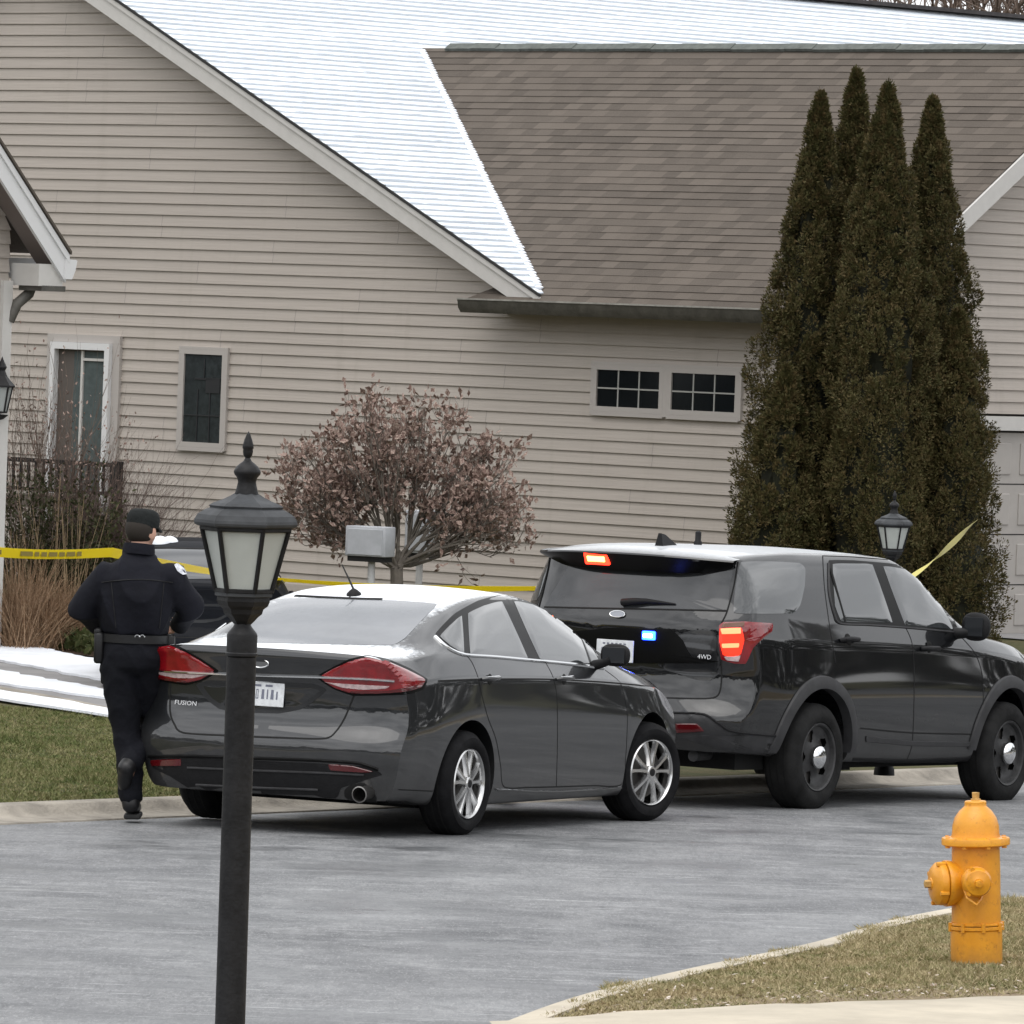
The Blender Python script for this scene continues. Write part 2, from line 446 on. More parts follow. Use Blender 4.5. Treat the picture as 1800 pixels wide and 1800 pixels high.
# near verge and the bank the camera stands on
V = []; ds = [.165, .3, .5, .8, 1.2, 1.8, 2.6, 3.5, 5, 7, 10, 15, 22]
for p, q in zip(NC, NN):
    for d in ds:
        x, y = p + q * d
        V.append((x, y, 0.0))
V = np.array(V); V[:, 2] = near_z(V[:, 0], V[:, 1]); V[:, 2] -= np.where(np.tile(np.arange(len(ds)), len(NC)) == 0, .01, 0)
n = len(ds); g = MB(); g.add(V, [(i * n + j, i * n + j + 1, (i + 1) * n + j + 1, (i + 1) * n + j) for i in range(len(NC) - 1) for j in range(n - 1)])
sheet('verge', g, m_soil2)
def drape(name, px_poly, zf, z0, m, dz=.02, step=.25, kind='structure', thick=0.0, rough=0.0, world_pts=None):
    """flat patch: its outline measured on the ground, dropped on the terrain."""
    P = np.array([at_plane(a, c_, (0, 0, z0), (0, 0, 1))[:2] for a, c_ in px_poly]) if world_pts is None else np.asarray(world_pts, float)
    out = []
    for i in range(len(P)):
        a, c_ = P[i], P[(i + 1) % len(P)]; k = max(1, int(np.linalg.norm(c_ - a) / step))
        for j in range(k):
            q = a + (c_ - a) * j / k
            if rough: q = q + RNG.normal(0, rough, 2)
            out.append(q)
    bm = bmesh.new()
    vs = [bm.verts.new((q[0], q[1], 0)) for q in out]
    bm.faces.new(vs); bmesh.ops.triangulate(bm, faces=bm.faces[:])
    lo, hi = P.min(0), P.max(0)
    for ax in (0, 1):
        for cpos in np.arange(lo[ax] + step * 2, hi[ax], step * 3):
            nrm = Vector((1, 0, 0)) if ax == 0 else Vector((0, 1, 0))
            bmesh.ops.bisect_plane(bm, geom=bm.verts[:] + bm.edges[:] + bm.faces[:], plane_co=nrm * float(cpos), plane_no=nrm)
    for v in bm.verts: v.co.z = float(zf(v.co.x, v.co.y)) + dz
    if thick:
        r_ = bmesh.ops.extrude_face_region(bm, geom=bm.faces[:])
        for e in r_['geom']:
            if isinstance(e, bmesh.types.BMVert): e.co.z += thick
    bmesh.ops.recalc_face_normals(bm, faces=bm.faces[:])
    me = bpy.data.meshes.new(name); bm.to_mesh(me); bm.free(); me.materials.append(m); shade(me, 40)
    o = link(name, me)
    return tag(o, kind=kind)
# the driveway that runs up past the left wing, with thawing snow lying on it in strips
m_snow = mat('snow', (.82, .85, .90), .65, noise=(2.5, .10), bump=(9, .35))
drape('driveway', [(-420, 1040), (-20, 1126), (180, 1164), (420, 1208), (760, 1240), (1000, 1280), (900, 1370), (330, 1300), (262, 1250), (180, 1243), (0, 1212), (-420, 1135)], lawn_z, .07, m_drive, dz=.012)
drape('snow', [(-300, 1068), (0, 1129), (180, 1167), (330, 1195), (520, 1222), (520, 1250), (330, 1232), (180, 1200), (0, 1167), (-300, 1104)], lawn_z, .07, m_snow, dz=.014, thick=.02, kind='stuff', rough=.028, step=.16)
drape('snow', [(-300, 1118), (0, 1184), (180, 1217), (330, 1238), (520, 1258), (520, 1272), (330, 1258), (180, 1231), (0, 1207), (-300, 1140)], lawn_z, .07, m_snow, dz=.014, thick=.02, kind='stuff', rough=.028, step=.16)
drape('path', [(-300, 1148), (0, 1211), (200, 1247), (340, 1262), (340, 1268), (200, 1253), (0, 1222), (-300, 1160)], lawn_z, .07, m_conc, dz=.022)
drape('snow', [(-300, 1160), (0, 1221), (200, 1252), (300, 1263), (300, 1270), (200, 1261), (0, 1236), (-300, 1178)], lawn_z, .07, m_snow, dz=.02, thick=.02, kind='stuff', rough=.015)
# near pavement
def on_verge(a, c_):
    z = .45
    for _ in range(12):
        p = at_plane(a, c_, (0, 0, z), (0, 0, 1)); z = float(near_z(p[0], p[1])) + .025
    return p[:2]
near_walk = np.array([on_verge(a, c_) for a, c_ in [(860, 1795), (930, 1791), (1100, 1777), (1400, 1766), (1800, 1750), (2600, 1712)]])
far_side = near_walk[::-1] + np.array([0.25, -2.6])
drape('pavement', None, near_z, 0, m_conc2, dz=.025, world_pts=np.concatenate([near_walk, far_side]))
# ================================================================== THE HOUSE
TH = R(42.0)
dW = np.array([math.cos(TH), -math.sin(TH), 0]); dP = np.array([math.sin(TH), math.cos(TH), 0]); dZ = np.array([0, 0, 1.0])
KH = np.array([3.509, 70.49, 0.0])                   # garage corner
def hp(u, v, z, K=None): return (KH if K is None else K) + dW * u + dP * v + dZ * z
def onW(px, py, v=0.0, K=None):
    K = KH if K is None else K
    P = at_plane(px, py, K + dP * v, dP); d = P - K
    return np.array([d @ dW, d @ dP, P[2]])
def onE(px, py, u=0.0, K=None):
    K = KH if K is None else K
    P = at_plane(px, py, K + dW * u, dW); d = P - K
    return np.array([d @ dW, d @ dP, P[2]])
AX = np.array([dW, dP, dZ])

def siding_mat(name, col):
    m = bpy.data.materials.new(name); m.use_nodes = True
    t = m.node_tree; b = t.nodes['Principled BSDF']; b.inputs['Roughness'].default_value = .55; b.inputs['Specular IOR Level'].default_value = .3
    pos = N(t, 'ShaderNodeNewGeometry').outputs['Position']
    g1 = noise_node(t, pos, 1.0, 5, .6, (1.2, 1.2, 60.0)); g2 = noise_node(t, pos, .35, 3, .5)
    c = mix_rgb(t, ramp(t, g1, [(.35, 0.0), (.65, 1.0)]), tuple(x * .93 for x in col), tuple(min(1, x * 1.05) for x in col))
    c = mix_rgb(t, math_node(t, 'MULTIPLY', ramp(t, g2, [(.4, 0.0), (.7, 1.0)]), .35), c, tuple(x * .86 for x in col))
    grime = noise_node(t, pos, 1.0, 4, .6, (5, 5, .5))
    c = mix_rgb(t, math_node(t, 'MULTIPLY', ramp(t, grime, [(.55, 0.0), (.75, 1.0)]), .18), c, (.22, .19, .15))
    # butt joints: a fine upright seam every few metres, staggered from course to course
    dt = N(t, 'ShaderNodeVectorMath'); dt.operation = 'DOT_PRODUCT'; dt.inputs[1].default_value = (math.cos(R(42)), -math.sin(R(42)), 0); t.links.new(pos, dt.inputs[0])
    sp = N(t, 'ShaderNodeSeparateXYZ'); t.links.new(pos, sp.inputs[0])
    row = math_node(t, 'FLOOR', math_node(t, 'DIVIDE', math_node(t, 'SUBTRACT', sp.outputs[2], .2), .254))
    wn = N(t, 'ShaderNodeTexWhiteNoise'); wn.noise_dimensions = '1D'; t.links.new(row, wn.inputs['W'])
    fr = math_node(t, 'FRACT', math_node(t, 'ADD', math_node(t, 'DIVIDE', dt.outputs['Value'], 3.66), wn.outputs['Value']))
    c = mix_rgb(t, math_node(t, 'MULTIPLY', math_node(t, 'LESS_THAN', fr, .0022), .55), c, (.12, .11, .10))
    rv = N(t, 'ShaderNodeTexWhiteNoise'); rv.noise_dimensions = '2D'
    cb = N(t, 'ShaderNodeCombineXYZ'); t.links.new(row, cb.inputs[0]); t.links.new(math_node(t, 'FLOOR', math_node(t, 'ADD', math_node(t, 'DIVIDE', dt.outputs['Value'], 3.66), wn.outputs['Value'])), cb.inputs[1]); t.links.new(cb.outputs[0], rv.inputs['Vector'])
    c = mix_rgb(t, math_node(t, 'MULTIPLY', rv.outputs['Value'], .22), c, tuple(x * .80 for x in col))
    t.links.new(c, b.inputs['Base Color'])
    bp = N(t, 'ShaderNodeBump'); bp.inputs['Strength'].default_value = .25; bp.inputs['Distance'].default_value = .01
    t.links.new(g1, bp.inputs['Height']); t.links.new(bp.outputs[0], b.inputs['Normal'])
    return m
m_siding = siding_mat('vinyl_siding', (.450, .405, .362))
m_trim = mat('painted_trim', (.56, .545, .52), .5, noise=(6, .05))
m_gutter = mat('gutter_metal', (.085, .08, .07), .5, noise=(8, .35), bump=(30, .2))
m_gutter_lip = mat('gutter_rim', (.30, .29, .26), .4, noise=(9, .3))
m_white = mat('white_vinyl', (.68, .68, .68), .4)
m_pane = mat('window_glass', (.006, .008, .010), .06, spec=.5)
m_blind = mat('door_glass', (.085, .105, .105), .12, noise=(9, .2))
m_leaded = mat('leaded_glass', (.028, .034, .036), .08, noise=(14, .35))
m_muntin = mat('muntin', (.36, .36, .34), .4)
m_lead = mat('lead', (.015, .016, .018), .5)
m_dark = mat('dark_gap', (.012, .012, .012), .8)

def shingle_mat(name, base, var, uvname, wcell, hcell, snow=False):
    m = bpy.data.materials.new(name); m.use_nodes = True
    t = m.node_tree; b = t.nodes['Principled BSDF']; b.inputs['Roughness'].default_value = .9; b.inputs['Specular IOR Level'].default_value = .2
    uv = N(t, 'ShaderNodeUVMap'); uv.uv_map = 'UVMap'
    pos = N(t, 'ShaderNodeNewGeometry').outputs['Position']
    br = N(t, 'ShaderNodeTexBrick'); br.offset = .37; br.offset_frequency = 2; br.squash = 1.0
    br.inputs['Scale'].default_value = 1.0; br.inputs['Brick Width'].default_value = wcell; br.inputs['Row Height'].default_value = hcell
    br.inputs['Mortar Size'].default_value = .0
    br.inputs['Color1'].default_value = (0, 0, 0, 1); br.inputs['Color2'].default_value = (1, 1, 1, 1); br.inputs['Bias'].default_value = 0
    t.links.new(uv.outputs[0], br.inputs['Vector'])
    lo = tuple(x * (1 - var) for x in base); hi = tuple(x * (1 + var) for x in base)
    c = mix_rgb(t, br.outputs['Color'], lo, hi)
    n1 = noise_node(t, pos, 55, 4, .7); n2 = noise_node(t, pos, .6, 3, .6)
    c = mix_rgb(t, math_node(t, 'MULTIPLY', ramp(t, n1, [(.35, 0.0), (.7, 1.0)]), .35), c, tuple(x * 1.45 for x in base))
    c = mix_rgb(t, math_node(t, 'MULTIPLY', ramp(t, n2, [(.45, 0.0), (.7, 1.0)]), .25), c, tuple(x * .75 for x in base))
    if snow:
        sep = N(t, 'ShaderNodeSeparateXYZ'); t.links.new(uv.outputs[0], sep.inputs[0])
        fr = math_node(t, 'FRACT', math_node(t, 'DIVIDE', sep.outputs[1], hcell))
        nz = noise_node(t, uv.outputs[0], 1.0, 4, .65, (2.6, 14.0, 1)); nz2 = noise_node(t, uv.outputs[0], .55, 3, .5)
        # snow lies on each course and thins to bare granules at the butt edge (fr near 0)
        thr = math_node(t, 'ADD', math_node(t, 'MULTIPLY', nz, 1.05), math_node(t, 'MULTIPLY', nz2, .35))
        f = ramp(t, math_node(t, 'SUBTRACT', fr, math_node(t, 'SUBTRACT', thr, .57)), [(.0, 0.0), (.16, 1.0)])
        f = math_node(t, 'MAXIMUM', f, .22)
        c = mix_rgb(t, f, (.27, .31, .36), (.72, .76, .80))
    t.links.new(c, b.inputs['Base Color'])
    bp = N(t, 'ShaderNodeBump'); bp.inputs['Strength'].default_value = .5; bp.inputs['Distance'].default_value = .01
    t.links.new(n1, bp.inputs['Height']); t.links.new(bp.outputs[0], b.inputs['Normal'])
    return m
EXPO = .142
m_shingle = shingle_mat('brown_shingles', (.104, .088, .074), .24, 'UVMap', .21, EXPO)
m_snowroof = shingle_mat('snowy_shingles', (.30, .32, .35), .1, 'UVMap', .31, EXPO, snow=True)

house = thing('house', 'long beige sided house behind the cars with snowy gable roof and brown garage roof', 'house', hp(-6, 0, .05))
SID = .127
def siding_strips(g, ufun, z0, z1, face, phase=0.0, proud=.024):
    """lap siding: ufun(z)->(a,b) extents; face(s, out, z) -> point"""
    z = z0 + phase
    while z < z1 - .01:
        zt = min(z + SID, z1)
        a0, b0 = ufun(z); a1, b1 = ufun(zt)
        if b0 > a0:
            if b1 <= a1: a1 = b1 = (a0 + b0) / 2
            g.quad(face(a0, proud, z), face(b0, proud, z), face(b1, .004, zt), face(a1, .004, zt))
            g.quad(face(a0, -.002, z), face(b0, -.002, z), face(b0, proud, z), face(a0, proud, z))
        z = zt
RK0 = onW(205, 0, -.3); RK1 = onW(930, 506, -.3)
PM = (RK0[2] - RK1[2]) / (RK1[0] - RK0[0])            # pitch of the big gable
def rake_z(u): return RK1[2] - PM * (u - RK1[0])
U_R = -12.47                                          # its ridge
EAVE_Z, MG = 3.42, .66                                # garage eave and pitch
VR = 4.06
def brown_z(v): return EAVE_Z + MG * (v + .4)
faceW = lambda s, out, z: hp(s, -out, z)
faceE = lambda s, out, z: hp(out, s, z)
g = MB()
UL = 2 * U_R - (-4.6)
def uext(z):
    if z < 3.36: return (UL, .0)
    d = (rake_z(U_R) - .10 - z) / PM
    return (U_R - d, U_R + d)
siding_strips(g, uext, .17, rake_z(U_R) - .12, faceW, 0.03)
g.box(hp(-8.6, -.01, .1), (17.2, .06, .2), AX)                     # foundation
g.build('wall', m_siding, house)
g = MB()
def vext(z):
    if z < 3.36: return (0.0, 2 * VR)
    d = (brown_z(VR) - .16 - z) / MG
    return (VR - d, VR + d)
GD0, GD1, GDT = 2.12, 6.9, 2.22
def vext2(z): return vext(z)
# end wall with the garage door left open in it
z = .12
def strip_pair(z0, z1, parts):
    for (lo, hi) in parts:
        siding_strips(g, lambda zz, lo=lo, hi=hi: (lo, hi), z0, z1, faceE, 0)
strip_pair(.13, GDT + .2, [(0, GD0 - .12), (GD1 + .12, 2 * VR)])
siding_strips(g, vext, GDT + .2, brown_z(VR) - .2, faceE, 0)
g.build('wall', m_siding, house)
g = MB()
g.box(hp(.012, -.012, 1.75), (.09, .09, 3.2), AX)
g.build('corner_trim', m_trim, house)
# hidden back of the house closes the volume
g = MB()
g.quad(hp(UL, .06, 0), hp(UL, 26, 0), hp(UL, 26, 3.4), hp(UL, .06, 3.4)); g.quad(hp(UL, 26, 0), hp(-4.6, 26, 0), hp(-4.6, 26, 3.4), hp(UL, 26, 3.4))
g.quad(hp(-.05, 2 * VR, 0), hp(-5, 2 * VR, 0), hp(-5, 2 * VR, 3.4), hp(-.05, 2 * VR, 3.4)); g.quad(hp(-4.6, 2 * VR, 0), hp(-4.6, 26, 0), hp(-4.6, 26, 3.4), hp(-4.6, 2 * VR, 3.4))
g.build('back_wall', m_siding, house)

def roof_courses(name, m, s_len, lo_hi, point, lift=.008, expo=EXPO, thick=.0):
    """courses up a slope; lo_hi(s)->(a,b) along the course at slope distance s; point(a, s, h)."""
    V, F, UV = [], [], []
    s = 0.0
    def q(pts, uv):
        o = len(V); V.extend([tuple(map(float, p)) for p in pts]); F.append((o, o + 1, o + 2, o + 3)); UV.extend(uv)
    k = 0
    while s < s_len - 1e-6:
        s1 = min(s + expo, s_len)
        a0, b0 = lo_hi(s, k); a1, b1 = lo_hi(s1, k)
        if b0 > a0 + .01:
            b1 = max(b1, a1 + .002)
            nseg = max(1, int((b0 - a0) / 1.2))
            ts = np.linspace(0, 1, nseg + 1)
            wob = [lift * (1 + .35 * math.sin(13.7 * (k * 1.7 + i) + k)) for i in range(nseg + 1)]
            for i in range(nseg):
                A0, B0 = a0 + (b0 - a0) * ts[i], a0 + (b0 - a0) * ts[i + 1]
                A1, B1 = a1 + (b1 - a1) * ts[i], a1 + (b1 - a1) * ts[i + 1]
                q([point(A0, s, wob[i]), point(B0, s, wob[i + 1]), point(B1, s1, .001), point(A1, s1, .001)], [(A0, s + 1e-4), (B0, s + 1e-4), (B1, s1 - 1e-4), (A1, s1 - 1e-4)])
                q([point(A0, s, -.004), point(B0, s, -.004), point(B0, s, wob[i + 1]), point(A0, s, wob[i])], [(A0, s - .006), (B0, s - .006), (B0, s + 1e-4), (A0, s + 1e-4)])
        s = s1; k += 1
    me = bpy.data.meshes.new(name); me.from_pydata(V, [], F); me.materials.append(m)
    ul = me.uv_layers.new(name='UVMap'); ul.data.foreach_set('uv', np.array(UV, np.float32).ravel())
    return link(name, me, house)
# --- brown garage slope (front), its ends: end rake at u=.3, valley on the left
cg = 1 / math.sqrt(1 + MG * MG)
SG = (VR + .4) / cg
def brown_lo(s, k):
    v = -.4 + s * cg; z = brown_z(v)
    if v < -.06:
        lo = -5.17 + (v + .4) * 1.1
    else:
        lo = RK1[0] - (z - RK1[2]) / PM - .12
    return (lo, .30)
def brown_pt(a, s, h):
    v = -.4 + s * cg
    return hp(a, v - h * MG * cg, brown_z(v) + h * cg)
o = roof_courses('roof', m_shingle, SG, brown_lo, brown_pt)
o['label'] = 'brown shingled garage roof'
g = MB()                                              # back slope of the garage and roof deck undersides
g.quad(hp(.3, VR, brown_z(VR) - .004), hp(-10.2, VR, brown_z(VR) - .004), hp(-4.5, 2 * VR + .4, EAVE_Z), hp(.3, 2 * VR + .4, EAVE_Z))
g.quad(hp(.3, -.39, EAVE_Z - .03), hp(-4.4, -.39, EAVE_Z - .03), hp(-9.9, VR, brown_z(VR) - .05), hp(.3, VR, brown_z(VR) - .05))
g.build('roof_deck', m_shingle, house)
# ridge vent
g = MB()
ztop = brown_z(VR)
n = 26
uu = np.linspace(-9.62, .32, n)
for i in range(n - 1):
    j = .004 * math.sin(i * 2.1)
    g.box(hp((uu[i] + uu[i + 1]) / 2, VR - .04, ztop + .010 + j), (uu[1] - uu[0] - .004, .12, .035), np.array([dW, dP * cg + dZ * MG * cg, dZ * cg - dP * MG * cg]))
g.build('ridge_vent', mat('ridge_vent', (.105, .115, .105), .8, noise=(12, .3)), house)
# --- white slope of the big gable
cw = 1 / math.sqrt(1 + PM * PM)
U_E = -3.9
SW = (U_E - U_R) / cw
_jit = RNG.normal(0, .009, 400)
def white_lo(s, k):
    u = U_E - s * cw; z = rake_z(u)
    lo = -.33
    hi = 26.0
    if z < brown_z(VR) - .02:
        hi = (z - EAVE_Z) / MG - .4 + .03 + float(_jit[k % 400])
        hi = max(hi, lo)
    return (lo, hi)
def white_pt(a, s, h):
    u = U_E - s * cw
    return hp(u + h * PM * cw, a, rake_z(u) + .02 + h * cw)
o = roof_courses('roof', m_snowroof, SW, white_lo, white_pt, lift=.014)
o['label'] = 'snow covered roof slope of the gable wing'
g = MB()                                              # deck, far slope
zr = rake_z(U_R)
g.quad(hp(U_R, -.33, zr + .02), hp(U_R, 26, zr + .02), hp(UL - .5, 26, rake_z(U_E) - .2), hp(UL - .5, -.33, rake_z(U_E) - .2))
g.quad(hp(U_R, -.32, zr - .03), hp(U_R, 26, zr - .03), hp(-9.9, 26, rake_z(-9.9) - .03), hp(-9.9, -.32, rake_z(-9.9) - .03))
g.quad(hp(-9.9, -.32, rake_z(-9.9) - .03), hp(-9.9, 4.0, rake_z(-9.9) - .03), hp(-4.35, -.1, rake_z(-4.35) - .03), hp(-4.35, -.32, rake_z(-4.35) - .03))
g.build('roof_deck', m_trim, house)
g = MB()
nr = np.array([dP, -dW, dZ])
g.box(hp(U_R, 12.8, zr + .05), (26.3, .30, .05), nr)
g.build('ridge_cap', mat('ridge_cap', (.05, .045, .045), .9, noise=(10, .3)), house)
# snow lip along the valley: small lumps
g = MB()
vv = np.linspace(-.2, VR - .1, 90)
for v in vv:
    z = brown_z(v); u = RK1[0] - (z - RK1[2]) / PM
    g.lathe([(.0, -.03), (.045, -.01), (.052, .010), (.032, .026), (0, .032)], hp(u + .01 + RNG.normal(0, .006), v, z + .022), n=8)
g.build('snow_edge', m_snow, house, smooth=60)
# rake boards of the big gable
g = MB()
u0, u1 = U_R, RK1[0] + .20
for (ua, ub, sgn) in ((u0, u1, 1), (2 * U_R - u1, u0, -1)):
    za = rake_z(ua) if sgn > 0 else rake_z(2 * U_R - ua); zb = rake_z(ub) if sgn > 0 else rake_z(2 * U_R - ub)
    P = [hp(ua, -.30, za - .01), hp(ub, -.30, zb - .01), hp(ub - (.16 if sgn > 0 else 0), -.30, zb - .01 - (.155 if sgn > 0 else .23)), hp(ua, -.30, za - .235)]
    g.prism(P, -dP * .03)
    P = [hp(ua, -.33, za + .0), hp(ub, -.33, zb + .0), hp(ub, -.33, zb - .06), hp(ua, -.33, za - .06)]
    g.prism(P, -dP * .02)
o = g.build('rake_board', m_trim, house)
g = MB()                                              # dark shingle edge above the board, and soffit behind it
g.prism([hp(u0, -.36, rake_z(u0) + .035), hp(u1, -.36, rake_z(u1) + .035), hp(u1, -.36, rake_z(u1) + .003), hp(u0, -.36, rake_z(u0) + .003)], dP * .02)
g.build('drip_edge', mat('drip_edge', (.03, .03, .03), .8), house)
g = MB()
g.quad(hp(u0, -.30, rake_z(u0) - .10), hp(u1 - .2, -.30, rake_z(u1 - .2) - .10), hp(u1 - .2, 0, rake_z(u1 - .2) - .10), hp(u0, 0, rake_z(u0) - .10))
g.quad(hp(-4.9, -.4, EAVE_Z - .13), hp(.3, -.4, EAVE_Z - .13), hp(.3, .0, EAVE_Z - .13), hp(-4.9, .0, EAVE_Z - .13))
g.build('soffit', mat('soffit', (.30, .27, .25), .7), house)
# garage gutter
g = MB()
gp = [(-.40, -.135), (-.47, -.135), (-.515, -.08), (-.525, -.02), (-.535, .0), (-.515, .004), (-.40, -.004)]
g.prism([hp(-5.15, v, EAVE_Z + z) for v, z in gp], dW * 5.48)
g.build('gutter', m_gutter, house, smooth=30)
g = MB()
g.prism([hp(-5.15, v, EAVE_Z + z) for v, z in [(-.54, .003), (-.54, .02), (-.512, .02), (-.512, .003)]], dW * 5.48)
g.build('gutter_rim', m_gutter_lip, house)
# garage end rake
g = MB()
va, vb = -.42, VR
for (a, c_) in ((va, vb), (2 * VR - va, vb)):
    P = [hp(.30, a, brown_z(va) - .005), hp(.30, c_, brown_z(vb) - .005), hp(.30, c_, brown_z(vb) - .24), hp(.30, a, brown_z(va) - .20)]
    g.prism(P, dW * .03)
g.build('rake_board', m_trim, house)
g = MB()
g.quad(hp(0, va, brown_z(va) - .1), hp(.3, va, brown_z(va) - .1), hp(.3, vb, brown_z(vb) - .1), hp(0, vb, brown_z(vb) - .1))
g.build('soffit', m_siding, house)

def window(name, u0, u1, z0, z1, frame, cols, rows, glass, mun, fw=.055, rail_m=None, depth=.05, casing=None):
    """pane (part) with frame and muntins (sub-parts), standing proud of the siding."""
    g = MB(); g.box(hp((u0 + u1) / 2, -.027, (z0 + z1) / 2), (u1 - u0 - .02, .012, z1 - z0 - .02), AX)
    pane = g.build(name, glass, house)
    g = MB()
    for (a, c_, e, f_) in ((u0, u0 + fw, z0, z1), (u1 - fw, u1, z0, z1), (u0 + fw, u1 - fw, z1 - fw, z1), (u0 + fw, u1 - fw, z0, z0 + fw)):
        g.box(hp((a + c_) / 2, -.03, (e + f_) / 2), (c_ - a, depth, f_ - e), AX)
    i = fw * .55
    for (a, c_, e, f_) in ((u0 - .03, u0 - .001, z0 - .03, z1 + .03), (u1 + .001, u1 + .03, z0 - .03, z1 + .03), (u0, u1, z1 + .001, z1 + .03), (u0, u1, z0 - .045, z0 - .001)):
        g.box(hp((a + c_) / 2, -.02, (e + f_) / 2), (c_ - a, depth + .02, f_ - e), AX)
    g.build('frame', frame, pane)
    if cols > 1 or rows > 1:
        g = MB()
        iu0, iu1, iz0, iz1 = u0 + fw, u1 - fw, z0 + fw, z1 - fw
        for k in range(1, cols): g.box(hp(iu0 + (iu1 - iu0) * k / cols, -.036, (iz0 + iz1) / 2), (.016, .008, iz1 - iz0), AX)
        for k in range(1, rows): g.box(hp((iu0 + iu1) / 2, -.039, iz0 + (iz1 - iz0) * k / rows), (iu1 - iu0, .007, .016), AX)
        g.build('muntin', mun, pane)
    return pane
a, c_ = onW(1045, 640), onW(1310, 648)
zb_, zt_ = 2.285, 2.785
um = (a[0] + c_[0]) / 2
m_frame = mat('window_frame', (.43, .40, .375), .5)
window('window', a[0] + .03, um - .03, zb_, zt_, m_frame, 3, 2, m_pane, m_muntin)
window('window', um + .03, c_[0] - .03, zb_, zt_, m_frame, 3, 2, m_pane, m_muntin)
# leaded casement to the right of the door
w0, w1 = onW(324, 615), onW(403, 615)
o = window('window', w0[0], w1[0], 1.66, 2.76, m_frame, 1, 1, m_leaded, m_lead, fw=.055)
o['label'] = 'tall narrow window with leaded bars'
g = MB()
ua, ub = w0[0] + .07, w1[0] - .07
for fu in (.36, .70): g.box(hp(ua + (ub - ua) * fu, -.038, 2.02), (.014, .008, .58), AX)
for fz in (2.02,): g.box(hp((ua + ub) / 2, -.041, fz), (ub - ua, .007, .014), AX)
g.box(hp(ua + .30, -.040, 2.43), (.30, .006, .02), AX); g.box(hp(ua + .44, -.040, 2.36), (.22, .006, .17), AX); g.box(hp(ua + .30, -.042, 2.55), (.014, .006, .2), AX)
g.build('lead_bar', m_lead, o)
# entrance door with white casing and a storm pane set back in it
d0, d1 = onW(95, 605), onW(212, 605)
zt_ = 2.78
g = MB(); g.box(hp((d0[0] + d1[0]) / 2 + .12, -.03, 1.82), (d1[0] - d0[0] - .52, .015, 1.72), AX)
door = g.build('door', m_blind, house)
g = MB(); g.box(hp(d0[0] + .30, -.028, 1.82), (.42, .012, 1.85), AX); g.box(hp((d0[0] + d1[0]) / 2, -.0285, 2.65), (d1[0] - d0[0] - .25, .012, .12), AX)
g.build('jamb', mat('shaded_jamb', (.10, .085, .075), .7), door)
g = MB()
for (a_, b_, e, f_) in ((d0[0] + .05, d0[0] + .12, .7, zt_), (d1[0] - .15, d1[0] - .07, .7, zt_), (d0[0] + .12, d1[0] - .15, zt_ - .08, zt_)):
    g.box(hp((a_ + b_) / 2, -.055, (e + f_) / 2), (b_ - a_, .11, f_ - e), AX)
g.build('frame', m_white, door)
g = MB()
for (a_, b_, e, f_) in ((d0[0] - .05, d0[0] + .048, .7, zt_), (d1[0] - .068, d1[0] + .05, .7, zt_), (d0[0] - .05, d1[0] + .05, zt_ + .002, zt_ + .09)):
    g.box(hp((a_ + b_) / 2, -.03, (e + f_) / 2), (b_ - a_, .06, f_ - e), AX)
g.build('casing', m_frame, door)
g = MB()
g.box(hp(d0[0] + .53, -.045, 1.82), (.035, .03, 1.74), AX)
g.box(hp(d0[0] + .77, -.045, 2.59), (.44, .03, .03), AX)
g.build('stile', m_trim, door)
# garage door
m_gdoor = mat('garage_door_paint', (.40, .375, .35), .5, noise=(3, .06))
g = MB(); g.box(hp(-.03, (GD0 + GD1) / 2, (GDT + .06) / 2), (.04, GD1 - GD0, GDT - .06), AX)
gd = g.build('garage_door', m_gdoor, house)
nrow, ncol = 4, 8; rh = (GDT - .08) / nrow; cw_ = (GD1 - GD0) / ncol
for r_ in range(nrow):
    for c2 in range(ncol):
        g = MB(); g.box(hp(-.006, GD0 + cw_ * (c2 + .5), .07 + rh * (r_ + .5)), (.02, cw_ - .16, rh - .20), AX, bev=.009); g.build('raised_panel', m_gdoor, gd)
g = MB()
for r_ in range(1, nrow): g.box(hp(-.0095, (GD0 + GD1) / 2, .07 + rh * r_), (.004, GD1 - GD0, .012), AX)
g.build('section_gap', m_dark, gd)
g = MB()
g.box(hp(.03, GD0 - .06, GDT / 2 + .02), (.06, .11, GDT + .04), AX); g.box(hp(.03, GD1 + .06, GDT / 2 + .02), (.06, .11, GDT + .04), AX)
g.box(hp(.035, (GD0 + GD1) / 2, GDT + .10), (.07, GD1 - GD0 + .3, .15), AX)
g.build('frame', m_trim, gd)
# garage forecourt
gfp = [hp(.0, 1.9, 0)[:2], hp(.0, 7.2, 0)[:2], hp(13, 7.4, 0)[:2], hp(13.5, 1.0, 0)[:2]]
drape('garage_forecourt', None, lawn_z, 0, m_drive, dz=.016, world_pts=gfp)

